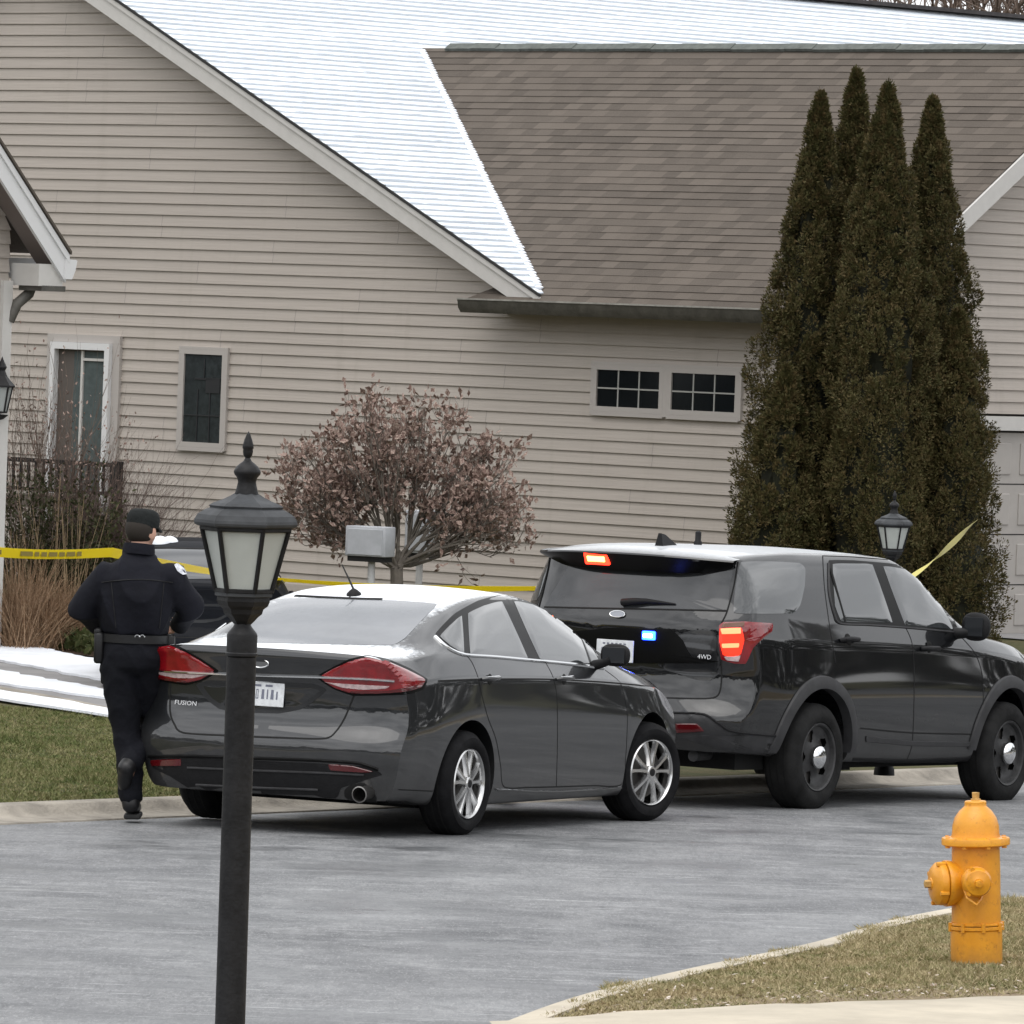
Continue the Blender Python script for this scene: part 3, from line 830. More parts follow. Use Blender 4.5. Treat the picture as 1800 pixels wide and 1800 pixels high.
# ---------------------------------------------------------------- wing at the left edge
K2 = at_Y(14, 480, 62.0); K2[2] = 0
def h2(u, v, z): return hp(u, v, z, K2)
left = thing('house', 'beige house corner at the left edge of the photo with white rake board', 'house', h2(-.3, -1.2, .05))
face2 = lambda s, out, z: hp(out, s, z, K2)
ra = onE(113, 448, .35, K2); rb = onE(0, 268, .35, K2)
M2 = (rb[2] - ra[2]) / (ra[1] - rb[1])
def r2(v): return ra[2] + M2 * (ra[1] - v)
V2 = -4.6
g = MB()
def ext2(z):
    top_v = ra[1] + (ra[2] - .12 - z) / M2
    return (2 * V2 - min(0, top_v), min(0.0, top_v))
siding_strips(g, ext2, .15, r2(V2) - .15, face2, .05)
g.box(h2(-.02, V2, .08), (.06, 9.2, .16), AX)
g.build('wall', m_siding, left)
g = MB()
g.quad(h2(0, 0, 0), h2(-9, 0, 0), h2(-9, 0, 3.4), h2(0, 0, 3.4)); g.quad(h2(0, 2 * V2, 0), h2(-9, 2 * V2, 0), h2(-9, 2 * V2, 3.4), h2(0, 2 * V2, 3.4)); g.quad(h2(-9, 0, 0), h2(-9, 2 * V2, 0), h2(-9, 2 * V2, 3.4), h2(-9, 0, 3.4))
g.build('back_wall', m_siding, left)
g = MB(); g.box(h2(.03, -.045, 1.75), (.06, .115, 3.35), AX); g.build('corner_trim', m_trim, left)
g = MB()
P = [h2(.35, ra[1], r2(ra[1])), h2(.35, V2, r2(V2)), h2(.35, V2, r2(V2) - .26), h2(.35, ra[1], r2(ra[1]) - .25)]
g.prism(P, dW * .035)
P = [h2(.385, ra[1] + .02, r2(ra[1])), h2(.385, V2, r2(V2)), h2(.385, V2, r2(V2) - .075), h2(.385, ra[1] + .02, r2(ra[1]) - .075)]
g.prism(P, dW * .018)
g.build('rake_board', m_white, left)
g = MB()
for sg, ve in ((1, ra[1] + .03), (-1, 2 * V2 - ra[1] - .03)):
    g.prism([h2(.42, ve, r2(ra[1]) + .005), h2(.42, V2, r2(V2) + .005), h2(.42, V2, r2(V2) + .035), h2(.42, ve, r2(ra[1]) + .035)], -dW * 9.6)
g.build('roof', m_shingle, left)
g = MB()
g.prism([h2(.02, ra[1] - .02, r2(ra[1]) - .10), h2(.02, V2, r2(V2) - .10), h2(.02, V2, r2(V2) - .085), h2(.02, ra[1] - .02, r2(ra[1]) - .085)], dW * .33)
g.build('soffit', mat('brown_soffit', (.17, .14, .125), .7), left)
g = MB()                                              # boxed eave return and gutter end
zc2 = r2(ra[1])
g.box(h2(.17, ra[1] / 2 + .02, zc2 - .19), (.36, ra[1] - .06, .20), AX)
g.build('eave_return', m_trim, left)
g = MB(); g.prism([h2(.40, ra[1] + y_, zc2 + z_) for y_, z_ in [(-.03, -.22), (.06, -.22), (.10, -.14), (.12, -.05), (.10, -.04), (-.03, -.04)]], -dW * 9.5)
g.build('gutter', m_white, left)
g = MB(); g.tube([h2(.10, .22, zc2 - .28), h2(.11, .17, zc2 - .36), h2(.08, .05, zc2 - .46), h2(.03, .01, zc2 - .62)], [.045, .05, .05, .045], 10)
g.box(h2(.20, ra[1] - .12, zc2 - .31), (.3, .3, .05), AX)
g.build('downpipe', m_gutter, left, smooth=50)
# ================================================================== VEHICLES
def paint_mat(name, col, metal, rough, frost_highlight, dirt=0.0, dirt_col=(.16, .155, .15), film=0.0, speck=.10):
    m = bpy.data.materials.new(name); m.use_nodes = True
    t = m.node_tree; b = t.nodes['Principled BSDF']
    b.inputs['Metallic'].default_value = metal; b.inputs['Coat Weight'].default_value = 1.0; b.inputs['Coat Roughness'].default_value = .04; b.inputs['Coat IOR'].default_value = 1.68; b.inputs['Specular IOR Level'].default_value = .08
    geo = N(t, 'ShaderNodeNewGeometry')
    tc = N(t, 'ShaderNodeTexCoord')
    sep = N(t, 'ShaderNodeSeparateXYZ'); t.links.new(tc.outputs['Object'], sep.inputs[0])
    n1 = noise_node(t, tc.outputs['Object'], 3.0, 5, .7); n2 = noise_node(t, tc.outputs['Object'], 22.0, 4, .7)
    c = col
    rg = rough
    # road grime thrown up on the lower body
    lowness = ramp(t, math_node(t, 'ADD', sep.outputs[2], math_node(t, 'MULTIPLY', n1, .45)), [(.45, 1.0), (.95, 0.0)])
    fd = math_node(t, 'MULTIPLY', math_node(t, 'MULTIPLY', lowness, dirt), math_node(t, 'ADD', .5, n2))
    c = mix_rgb(t, fd, c, dirt_col)
    fd = math_node(t, 'ADD', fd, film)
    # thin frosty snow on the saloon's level panels; a painted sky highlight on the SUV
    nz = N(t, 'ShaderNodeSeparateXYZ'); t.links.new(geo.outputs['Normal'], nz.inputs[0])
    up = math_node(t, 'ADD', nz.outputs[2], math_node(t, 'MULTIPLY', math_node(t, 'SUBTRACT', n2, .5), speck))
    fs_ = ramp(t, up, [(frost_highlight[0], 0.0), (frost_highlight[1], 1.0)])
    fs_ = math_node(t, 'MULTIPLY', fs_, frost_highlight[2])
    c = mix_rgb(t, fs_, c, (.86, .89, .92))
    t.links.new(c, b.inputs['Base Color'])
    mm = math_node(t, 'MULTIPLY', math_node(t, 'SUBTRACT', 1.0, math_node(t, 'MAXIMUM', fs_, fd)), metal)
    t.links.new(mm, b.inputs['Metallic'])
    cc = math_node(t, 'SUBTRACT', 1.0, math_node(t, 'MINIMUM', 1.0, math_node(t, 'ADD', fs_, math_node(t, 'MULTIPLY', fd, 1.1))))
    t.links.new(cc, b.inputs['Coat Weight'])
    t.links.new(math_node(t, 'ADD', rough, math_node(t, 'MULTIPLY', math_node(t, 'MAXIMUM', fs_, fd), .4)), b.inputs['Roughness'])
    return m
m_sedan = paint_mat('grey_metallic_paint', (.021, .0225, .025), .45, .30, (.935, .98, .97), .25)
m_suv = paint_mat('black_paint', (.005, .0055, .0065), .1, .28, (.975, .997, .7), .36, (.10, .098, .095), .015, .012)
m_dcar = paint_mat('dark_blue_paint', (.008, .009, .012), .2, .5, (.985, .998, .0), .0, (.010, .011, .014), .85)
m_dglass = mat('dark_glass', (.012, .014, .016), .1, coat=.5)
m_glass = mat('tinted_glass', (.030, .034, .036), .05, spec=.7, coat=1.0, ior=1.5, noise=(1.4, .25))
m_glass.node_tree.nodes['Principled BSDF'].inputs['Coat IOR'].default_value = 1.6
m_hatch = mat('privacy_glass', (.030, .032, .035), .08, spec=.6, coat=.6, noise=(1.6, .3))
m_rearglass = mat('frosted_rear_glass', (.15, .16, .175), .22, spec=.8, coat=.7, noise=(2.2, .16))
m_gloss = mat('gloss_black', (.005, .005, .005), .3, spec=.14)
m_plastic = mat('black_plastic', (.012, .012, .013), .55, spec=.25, noise=(20, .2), bump=(90, .1))
m_flare = mat('grey_plastic', (.036, .036, .038), .6, noise=(8, .3))
m_gap = mat('panel_gap', (.004, .004, .004), .8)
m_chrome = mat('chrome', (.80, .81, .82), .10, metal=1.0)
m_alloy = mat('alloy', (.62, .62, .62), .22, metal=1.0, noise=(9, .15))
m_tyre = mat('tyre_rubber', (.010, .010, .011), .8, spec=.15, noise=(12, .35), bump=(60, .15))
m_tyre_d = mat('dusty_tyre', (.020, .020, .020), .85, spec=.12, noise=(7, .4), bump=(60, .15))
m_steel = mat('black_steel_wheel', (.045, .045, .046), .5, spec=.3, noise=(8, .4))
m_disc = mat('brake_disc', (.10, .095, .09), .5, metal=.5)
m_well = mat('wheel_well', (.006, .006, .006), .95)
m_red = mat('red_lens', (.21, .004, .008), .12, coat=1.0, spec=.6, noise=(9, .4))
m_redd = mat('dark_red_lens', (.09, .004, .006), .15, coat=1.0)
m_clear = mat('clear_lens', (.55, .42, .42), .15, coat=1.0, noise=(30, .3))
m_plate = mat('licence_plate', (.66, .68, .70), .5, noise=(26, .16))
m_ink = mat('plate_ink', (.16, .17, .22), .6)
m_lit = mat('lit_red_lamp', (.4, .01, .01), .2, emit=((1.0, .035, .012), 1.3))
m_lit2 = mat('lit_lamp_core', (.8, .3, .2), .2, emit=((1.0, .15, .045), 2.2))
m_flash_r = mat('red_flasher', (.6, .02, .01), .2, emit=((1.0, .025, .01), 5.0))
m_flash_rc = mat('red_flasher_core', (1, .5, .3), .2, emit=((1.0, .30, .05), 9.0))
m_flash_b = mat('blue_flasher', (.05, .1, .8), .2, emit=((.01, .05, 1.0), 14.0))
m_flash_bc = mat('blue_flasher_core', (.7, .8, 1), .2, emit=((.45, .6, 1.0), 16.0))
m_hlamp = mat('headlamp_lens', (.45, .45, .47), .1, coat=1.0, noise=(16, .3))

class Car:
    """A body lofted from measured stations; details are traced on its surface."""
    def __init__(s, name, label, cat, pose, T, fas_r, fas_f, x0r, x0f, zc_r, zc_f, wells, paint, arch, steps, ys=1.0, shift=0.0):
        X, Y, yaw, sl = pose
        F = np.array([math.sin(yaw) * math.cos(sl), math.cos(yaw) * math.cos(sl), math.sin(sl)])
        Rt = np.array([math.cos(yaw), -math.sin(yaw), 0]); U = np.cross(Rt, F)
        M = Matrix.Identity(4)
        for i in range(3): M[i][0], M[i][1], M[i][2], M[i][3] = F[i], -Rt[i], U[i], (X, Y, zs(X, Y))[i]
        for i in range(3): M[i][3] -= float(Rt[i]) * shift
        s.M = M; s.Mi = M.inverted()
        s.root = thing(name, label, cat, matrix=M)
        s.fn = {k: pchip([a for a, _ in v], [b for _, b in v]) for k, v in T.items()}
        for k in ('ws', 'wm', 'wsh', 'wb', 'wr'):
            f0 = s.fn[k]; s.fn[k] = (lambda x, f0=f0: f0(x) * ys)
        s.x0r, s.x0f = x0r, x0f
        body = s.loft(fas_r, fas_f, zc_r, zc_f, steps)
        # wheel wells are really cut out
        for (wx, wz) in wells:
            for sg in (-1, 1):
                c = MB(); c.lathe([(arch, -.36), (arch, .5)], (wx, sg * .95, wz), n=56, axis=(0, sg, 0))
                co = c.build('cutter', m_well, local=True)
                md = body.modifiers.new('well', 'BOOLEAN'); md.operation = 'DIFFERENCE'; md.object = co; md.solver = 'EXACT'; md.material_mode = 'TRANSFER'
                dg = bpy.context.evaluated_depsgraph_get()
                me = bpy.data.meshes.new_from_object(body.evaluated_get(dg), preserve_all_data_layers=True, depsgraph=dg)
                body.modifiers.clear(); body.data = me
                bpy.data.objects.remove(co)
        me = body.data; me.name = 'body'
        me.materials.clear(); me.materials.append(paint); me.materials.append(m_well)
        shade(me, 38)
        body.parent = s.root
        s.body = body
        bm = bmesh.new(); bm.from_mesh(me); bmesh.ops.triangulate(bm, faces=bm.faces[:])
        s.bvh = BVHTree.FromBMesh(bm); bm.free()
    def section(s, x):
        g = {k: float(f(x)) for k, f in s.fn.items()}
        A = [(0, g['zb']), (g['ws'] * .55, g['zb'] - .0), (g['ws'] - .05, g['zb'] + .005), (g['ws'], g['zb'] + .06), ((g['ws'] + g['wm']) / 2 + .006, g['zb'] * .55 + g['zm'] * .45), (g['wm'], g['zm']),
             (g['wsh'], g['zsh']), (g['wb'], g['zt']),
             (g['wb'] * .5 + g['wr'] * .5 + .016, g['zt'] * .5 + g['zr'] * .5 + .0), (g['wr'], g['zr']),
             (g['wr'] * .86, g['zr'] + (g['zc'] - g['zr']) * .50), (g['wr'] * .5, g['zr'] + (g['zc'] - g['zr']) * .84), (0, g['zc'])]
        P = np.array(A, float); n = len(P); out = []
        for i in range(n - 1):                       # centripetal-like cardinal spline, slack at the ends
            p0 = P[i - 1] if i > 0 else np.array([-P[1][0], P[1][1]])
            p3 = P[i + 2] if i + 2 < n else np.array([-P[n - 2][0], P[n - 2][1]])
            p1, p2 = P[i], P[i + 1]
            L = np.linalg.norm(p2 - p1)
            if i == 6: p0 = 2 * p1 - p2
            if i + 1 == 6: p3 = 2 * p2 - p1
            m1 = (p2 - p0); m1 = m1 / (np.linalg.norm(m1) + 1e-9) * L * .85
            m2 = (p3 - p1); m2 = m2 / (np.linalg.norm(m2) + 1e-9) * L * .85
            k = 6
            for j in range(k):
                t = j / k
                out.append((2 * t**3 - 3 * t**2 + 1) * p1 + (t**3 - 2 * t**2 + t) * m1 + (-2 * t**3 + 3 * t**2) * p2 + (t**3 - t**2) * m2)
        out.append(P[-1])
        return np.array(out)
    def loft(s, fas_r, fas_f, zc_r, zc_f, steps):
        rings = []
        def full(h, xs):
            L = [(xs[i], -h[i][0], h[i][1]) for i in range(len(h))]
            L += [(xs[i], h[i][0], h[i][1]) for i in range(len(h) - 2, 0, -1)]
            return L
        ss = [.04, .12, .22, .34, .46, .58, .68, .76, .83, .88, .915, .94, .957, .97, .979, .986, .991, .995]
        h0 = s.section(s.x0r)
        for q in ss:
            h = np.stack([h0[:, 0] * q, zc_r + q * (h0[:, 1] - zc_r)], 1)
            xf = np.array([fas_r(a, b) for a, b in h])
            w = np.clip((1 - q) / .021, 0, 1) ** .55
            rings.append(full(h, np.minimum(s.x0r, s.x0r + (xf - s.x0r) * w)))
        for x in np.linspace(s.x0r, s.x0f, steps): rings.append(full(s.section(x), np.full(len(h0), x)))
        h0 = s.section(s.x0f)
        for q in ss[::-1]:
            h = np.stack([h0[:, 0] * q, zc_f + q * (h0[:, 1] - zc_f)], 1)
            xf = np.array([fas_f(a, b) for a, b in h])
            w = np.clip((1 - q) / .021, 0, 1) ** .55
            rings.append(full(h, np.maximum(s.x0f, s.x0f + (xf - s.x0f) * w)))
        n = len(rings[0]); V = [p for r_ in rings for p in r_]
        F = [(i * n + j, i * n + (j + 1) % n, (i + 1) * n + (j + 1) % n, (i + 1) * n + j) for i in range(len(rings) - 1) for j in range(n)]
        F += [tuple(range(n))[::-1], tuple((len(rings) - 1) * n + j for j in range(n))]
        g = MB(); g.add(V, F)
        return g.build('body', m_well, local=True)
    # ---- tracing on the surface
    def hit(s, px, py):
        o = s.Mi @ Vector(CPOS); d = (s.Mi.to_3x3() @ Vector(ray(px, py))).normalized()
        loc, nor, _, _ = s.bvh.ray_cast(o, d)
        if loc is None: return None
        if nor.dot(d) > 0: nor = -nor
        return np.array(loc), np.array(nor)
    def hit_to(s, p, c):
        p = np.asarray(p, float); c = np.asarray(c, float)
        for k in range(60):
            r_ = s.hit(*p)
            if r_ is not None: return r_
            p = p + (c - p) * .03
        return s.hit(*c) or (np.zeros(3), np.array([-1.0, 0, 0]))
    def at_x(s, px, py, x):
        o = np.array(s.Mi @ Vector(CPOS)); d = np.array(s.Mi.to_3x3() @ Vector(ray(px, py)))
        return o + d * ((x - o[0]) / d[0])
    def side_hit(s, x, z, sg=-1):
        loc, nor, _, _ = s.bvh.ray_cast(Vector((x, sg * 3.0, z)), Vector((0, -sg, 0)))
        if loc is None: return None
        if nor.y * sg < 0: nor = -nor
        return np.array(loc), np.array(nor)
    def rear_hit(s, y, z, sg=-1):
        loc, nor, _, _ = s.bvh.ray_cast(Vector((sg * 8.0, y, z)), Vector((-sg, 0, 0)))
        if loc is None: return None
        if nor.x * sg < 0: nor = -nor
        return np.array(loc), np.array(nor)
    @staticmethod
    def smooth_poly(poly, spacing, sm):
        P = [np.asarray(p, float) for p in poly]; n = len(P); out = []
        for i in range(n):
            a, b, c_, d = P[i - 1], P[i], P[(i + 1) % n], P[(i + 2) % n]
            k = max(1, int(np.linalg.norm(c_ - b) / spacing))
            for j in range(k):
                t = j / k
                lin = b + (c_ - b) * t
                cr = .5 * ((2 * b) + (-a + c_) * t + (2 * a - 5 * b + 4 * c_ - d) * t * t + (-a + 3 * b - 3 * c_ + d) * t**3)
                out.append(lin * (1 - sm) + cr * sm)
        return np.array(out)
    def patch(s, name, poly, m, off=.004, mirror=False, sm=.6, spacing=3.0, rings=7, parent=None, fn=None, centre=None, both=False):
        """panel following the body: outline in photo pixels (or fn coordinates), carried on to the surface."""
        B = s.smooth_poly(poly, spacing, sm); c = np.asarray(centre, float) if centre is not None else B.mean(0)
        cast = (lambda p: s.hit_to(p, c)) if fn is None else (lambda p: fn(p, c))
        n = len(B); V = []
        edge = []
        for p in B:
            l, nn = cast(p); edge.append(l - nn * .012)
        V += edge
        for k in range(rings):
            f_ = 1 - (k / rings)
            for p in B:
                l, nn = cast(c + (p - c) * f_); V.append(l + nn * (off if k > 0 else off * .6))
        l, nn = cast(c); V.append(l + nn * off)
        F = [(i * n + j, i * n + (j + 1) % n, (i + 1) * n + (j + 1) % n, (i + 1) * n + j) for i in range(rings) for j in range(n)]
        F += [(rings * n + j, rings * n + (j + 1) % n, (rings + 1) * n) for j in range(n)]
        res = []
        for sg in ([1, -1] if both else ([-1] if mirror else [1])):
            W = [(p[0], p[1] * sg, p[2]) for p in V]
            g = MB(); g.add(W, F)
            res.append(g.build(name, m, parent or s.root, smooth=35, local=True))
        return res[0] if not both else res
    def line(s, name, pts, w, m, off=.002, h=.004, both=False, parent=None, spacing=4.0, fn=None, sm=.8, only=None):
        P = [np.asarray(p, float) for p in pts]; out = []
        for i in range(len(P) - 1):
            a, b, c_, d = P[max(i - 1, 0)], P[i], P[i + 1], P[min(i + 2, len(P) - 1)]
            k = max(1, int(np.linalg.norm(c_ - b) / spacing))
            for j in range(k):
                t = j / k; lin = b + (c_ - b) * t
                cr = .5 * ((2 * b) + (-a + c_) * t + (2 * a - 5 * b + 4 * c_ - d) * t * t + (-a + 3 * b - 3 * c_ + d) * t**3)
                out.append(lin * (1 - sm) + cr * sm)
        out.append(P[-1])
        H = []
        for p in out:
            r_ = s.hit(*p) if fn is None else fn(p, None)
            if r_ is not None: H.append(r_)
        if len(H) < 2: return None
        V = []
        for i, (l, nn) in enumerate(H):
            tg = H[min(i + 1, len(H) - 1)][0] - H[max(i - 1, 0)][0]; tg = tg / (np.linalg.norm(tg) + 1e-9)
            sd = np.cross(nn, tg); sd /= np.linalg.norm(sd) + 1e-9
            V += [l - sd * w / 2 - nn * .004, l - sd * w / 2 + nn * off, l - sd * w * .25 + nn * (off + h), l + sd * w * .25 + nn * (off + h), l + sd * w / 2 + nn * off, l + sd * w / 2 - nn * .004]
        F = [(i * 6 + j, i * 6 + j + 1, (i + 1) * 6 + j + 1, (i + 1) * 6 + j) for i in range(len(H) - 1) for j in range(5)]
        for sg in ((1, -1) if both else (1,)):
            g = MB(); g.add([(p[0], p[1] * sg, p[2]) for p in V], F); o = g.build(name, m, parent or s.root, smooth=50, local=True)
        return o
    def on(s, m, V, F, loc, ax):
        """flat shape V (x right, y up) laid at loc with axes."""
        return [tuple(np.asarray(loc) + ax[0] * p[0] + ax[1] * p[1] + ax[2] * (p[2] if len(p) > 2 else 0)) for p in V], F

def wheel(car, x, z, sg, r, width, track, style, steer=0.0, m_t=None):
    """wheel (inner barrel) > tyre, rim, ...; sg=-1 right, +1 left side"""
    m_t = m_t or m_tyre
    Mx = Matrix.Translation(Vector((x, sg * track, z))) @ Matrix.Rotation(steer, 4, 'Z') @ (Matrix.Rotation(math.pi, 4, 'Z') if sg > 0 else Matrix.Identity(4))
    rr = r * (.665 if style == 'alloy' else .63)
    # built with its outer face at y = 0, looking to -y
    g = MB(); g.lathe([(rr * .98, .03), (rr * .96, width * .8), (rr * .3, width * .8), (0, width * .8)], n=40, axis=(0, 1, 0), cap=False)
    g.lathe([(rr * .78, .075), (rr * .78, .10), (.05, .10)], n=40, axis=(0, 1, 0), mi=1)
    w = g.build('wheel', [m_well, m_disc], None, smooth=40, local=True); w.parent = car.root; w.matrix_basis = Mx
    g = MB(); sh = r - rr
    g.lathe([(rr * 1.0, .012), (rr + .012, -.004), (rr + sh * .35, -.016), (rr + sh * .62, -.012), (r - .022, .012), (r - .006, .026), (r, .05), (r, width - .05), (r - .006, width - .026), (r - .022, width - .012), (rr + sh * .5, width + .01), (rr, width - .012)], n=64, axis=(0, 1, 0), cap=False)
    for k in range(3):
        yy = width * (.28 + .22 * k)
        g.lathe([(r + .0005, yy - .006), (r + .002, yy - .005), (r + .002, yy + .005), (r + .0005, yy + .006)], n=64, axis=(0, 1, 0), mi=1, cap=False)
    g.build('tyre', [m_t, m_well], w, smooth=35, local=True)
    g = MB()
    if style == 'alloy':
        g.lathe([(rr * 1.0, .02), (rr * 1.02, .004), (rr * .985, -.006), (rr * .955, .0), (rr * .93, .03), (rr * .92, .09)], n=64, axis=(0, 1, 0), cap=False)
        g.lathe([(rr * .21, .06), (rr * .21, .004), (rr * .17, -.006), (0, -.007)], n=24, axis=(0, 1, 0))
        for k in range(5):
            for dv in (-.29, .29):
                a = 2 * math.pi * k / 5 + dv + .3; a0 = 2 * math.pi * k / 5 + dv * .55 + .3
                pts = []
                for q, wd in ((.17, .019), (.45, .0155), (.75, .017), (.95, .024)):
                    an = a0 + (a - a0) * q; cx, cz = math.cos(an) * rr * q, math.sin(an) * rr * q; tx, tz = -math.sin(an), math.cos(an)
                    yy = .002 + .012 * q
                    pts.append([(cx - tx * wd, yy + .022, cz - tz * wd), (cx - tx * wd * .55, yy - .004, cz - tz * wd * .55), (cx + tx * wd * .55, yy - .004, cz + tz * wd * .55), (cx + tx * wd, yy + .022, cz + tz * wd)])
                V = [p for q in pts for p in q]
                g.add(V, [(i * 4 + j, i * 4 + j + 1, i * 4 + 5 + j, i * 4 + 4 + j) for i in range(3) for j in range(3)])
        g.build('rim', m_alloy, w, smooth=40, local=True)
        g = MB(); g.lathe([(rr * .115, -.004), (rr * .115, -.009), (0, -.012)], n=20, axis=(0, 1, 0))
        g.build('hub_cap', m_plastic, w, smooth=40, local=True)
    else:
        g.lathe([(rr * 1.0, .03), (rr * 1.03, .006), (rr * 1.0, -.004), (rr * .95, .004), (rr * .90, .05)], n=64, axis=(0, 1, 0), cap=False)
        # pressed disc with five openings
        disc = []
        na, nr_ = 100, 12
        for i in range(nr_ + 1):
            q = i / nr_; rad = rr * (.30 + .62 * q)
            yy = .028 + .030 * math.sin(q * math.pi * .9) - .012 * math.exp(-((q - .78) / .18) ** 2)
            for j in range(na): th = 2 * math.pi * j / na; disc.append((rad * math.cos(th), yy, rad * math.sin(th)))
        F = []
        for i in range(nr_):
            for j in range(na):
                th = 2 * math.pi * (j + .5) / na; q = (i + .5) / nr_
                dth = (th * 5 / (2 * math.pi)) % 1.0 - .5
                if (dth * 2 * math.pi / 5 * (.30 + .62 * q) / .17) ** 2 + ((q - .55) / .27) ** 2 < 1: continue
                F.append((i * na + j, i * na + (j + 1) % na, (i + 1) * na + (j + 1) % na, (i + 1) * na + j))
        g.add(disc, F)
        g.lathe([(rr * .31, .03), (rr * .31, .0), (rr * .30, -.004)], n=40, axis=(0, 1, 0), cap=False)
        g.build('rim', m_steel, w, smooth=40, local=True)
        g = MB(); g.lathe([(rr * .36, .004), (rr * .35, -.012), (rr * .31, -.024), (rr * .18, -.036), (0, -.036)], n=32, axis=(0, 1, 0))
        g.build('hub_cap', m_chrome, w, smooth=40, local=True)
    return w

# ------------------------------------------------------------------ grey saloon
SEDAN_POSE = (-1.049, 43.608, .439, -.020)
TS = {
 'zb': [(-.7, .24), (-.4, .20), (0, .18), (2.9, .18), (3.5, .20)],
 'ws': [(-.7, .83), (-.4, .86), (.4, .885), (2.4, .885), (2.9, .87), (3.5, .80)],
 'wm': [(-.7, .90), (-.4, .918), (.2, .925), (2.4, .925), (3.0, .905), (3.5, .83)],
 'zm': [(-.7, .66), (.2, .72), (2.4, .70), (3.5, .58)],
 'wsh': [(-.7, .865), (-.4, .898), (.2, .915), (1.4, .912), (2.4, .905), (3.0, .87), (3.5, .78)],
 'zsh': [(-.7, 1.0), (0, 1.005), (1.4, .985), (2.9, .90), (3.5, .76)],
 'wb': [(-.7, .78), (-.4, .815), (0, .835), (1.0, .848), (2.1, .848), (2.75, .825), (3.2, .77), (3.5, .68)],
 'zt': [(-.7, 1.10), (-.3, 1.15), (0, 1.15), (1.0, 1.105), (2.1, 1.045), (2.75, .985), (3.2, .905), (3.5, .80)],
 'wr': [(-.7, .70), (-.45, .70), (-.1, .665), (.3, .625), (.7, .60), (1.1, .592), (1.6, .60), (1.9, .635), (2.3, .70), (2.7, .73), (3.1, .66), (3.5, .54)],
 'zr': [(-.7, 1.130), (-.45, 1.175), (-.1, 1.295), (.3, 1.415), (.7, 1.475), (1.1, 1.49), (1.55, 1.455), (1.9, 1.345), (2.3, 1.17), (2.7, 1.03), (3.1, .955), (3.5, .835)],
 'zc': [(-.7, 1.150), (-.52, 1.185), (-.2, 1.315), (.1, 1.42), (.4, 1.49), (.7, 1.53), (1.05, 1.548), (1.4, 1.535), (1.75, 1.47), (2.1, 1.32), (2.5, 1.13), (2.75, 1.05), (3.1, .985), (3.5, .875)],
}
_fz = pchip([.15, .22, .32, .44, .47, .56, .62, .70, .80, .90, .97, 1.03, 1.08, 1.105, 1.16], [-.86, -.95, -1.0, -1.035, -1.045, -1.05, -1.03, -.985, -.965, -.97, -.985, -1.0, -1.015, -1.025, -1.0])
_ff = pchip([.15, .25, .45, .6, .72, .82, .9], [3.70, 3.80, 3.85, 3.84, 3.80, 3.72, 3.6])
sedan = Car('parked_saloon_car', 'grey metallic saloon car parked at the kerb behind the black lamp post', 'car', SEDAN_POSE, TS,
            lambda y, z: float(_fz(z)) + .15 * min(1.2, y / .93) ** 5.0, lambda y, z: float(_ff(z)) - .42 * min(1.2, y / .83) ** 3.0,
            -.62, 3.40, .66, .52, [(0, .335), (2.85, .335)], m_sedan, .405, 110, 1.045, .04)
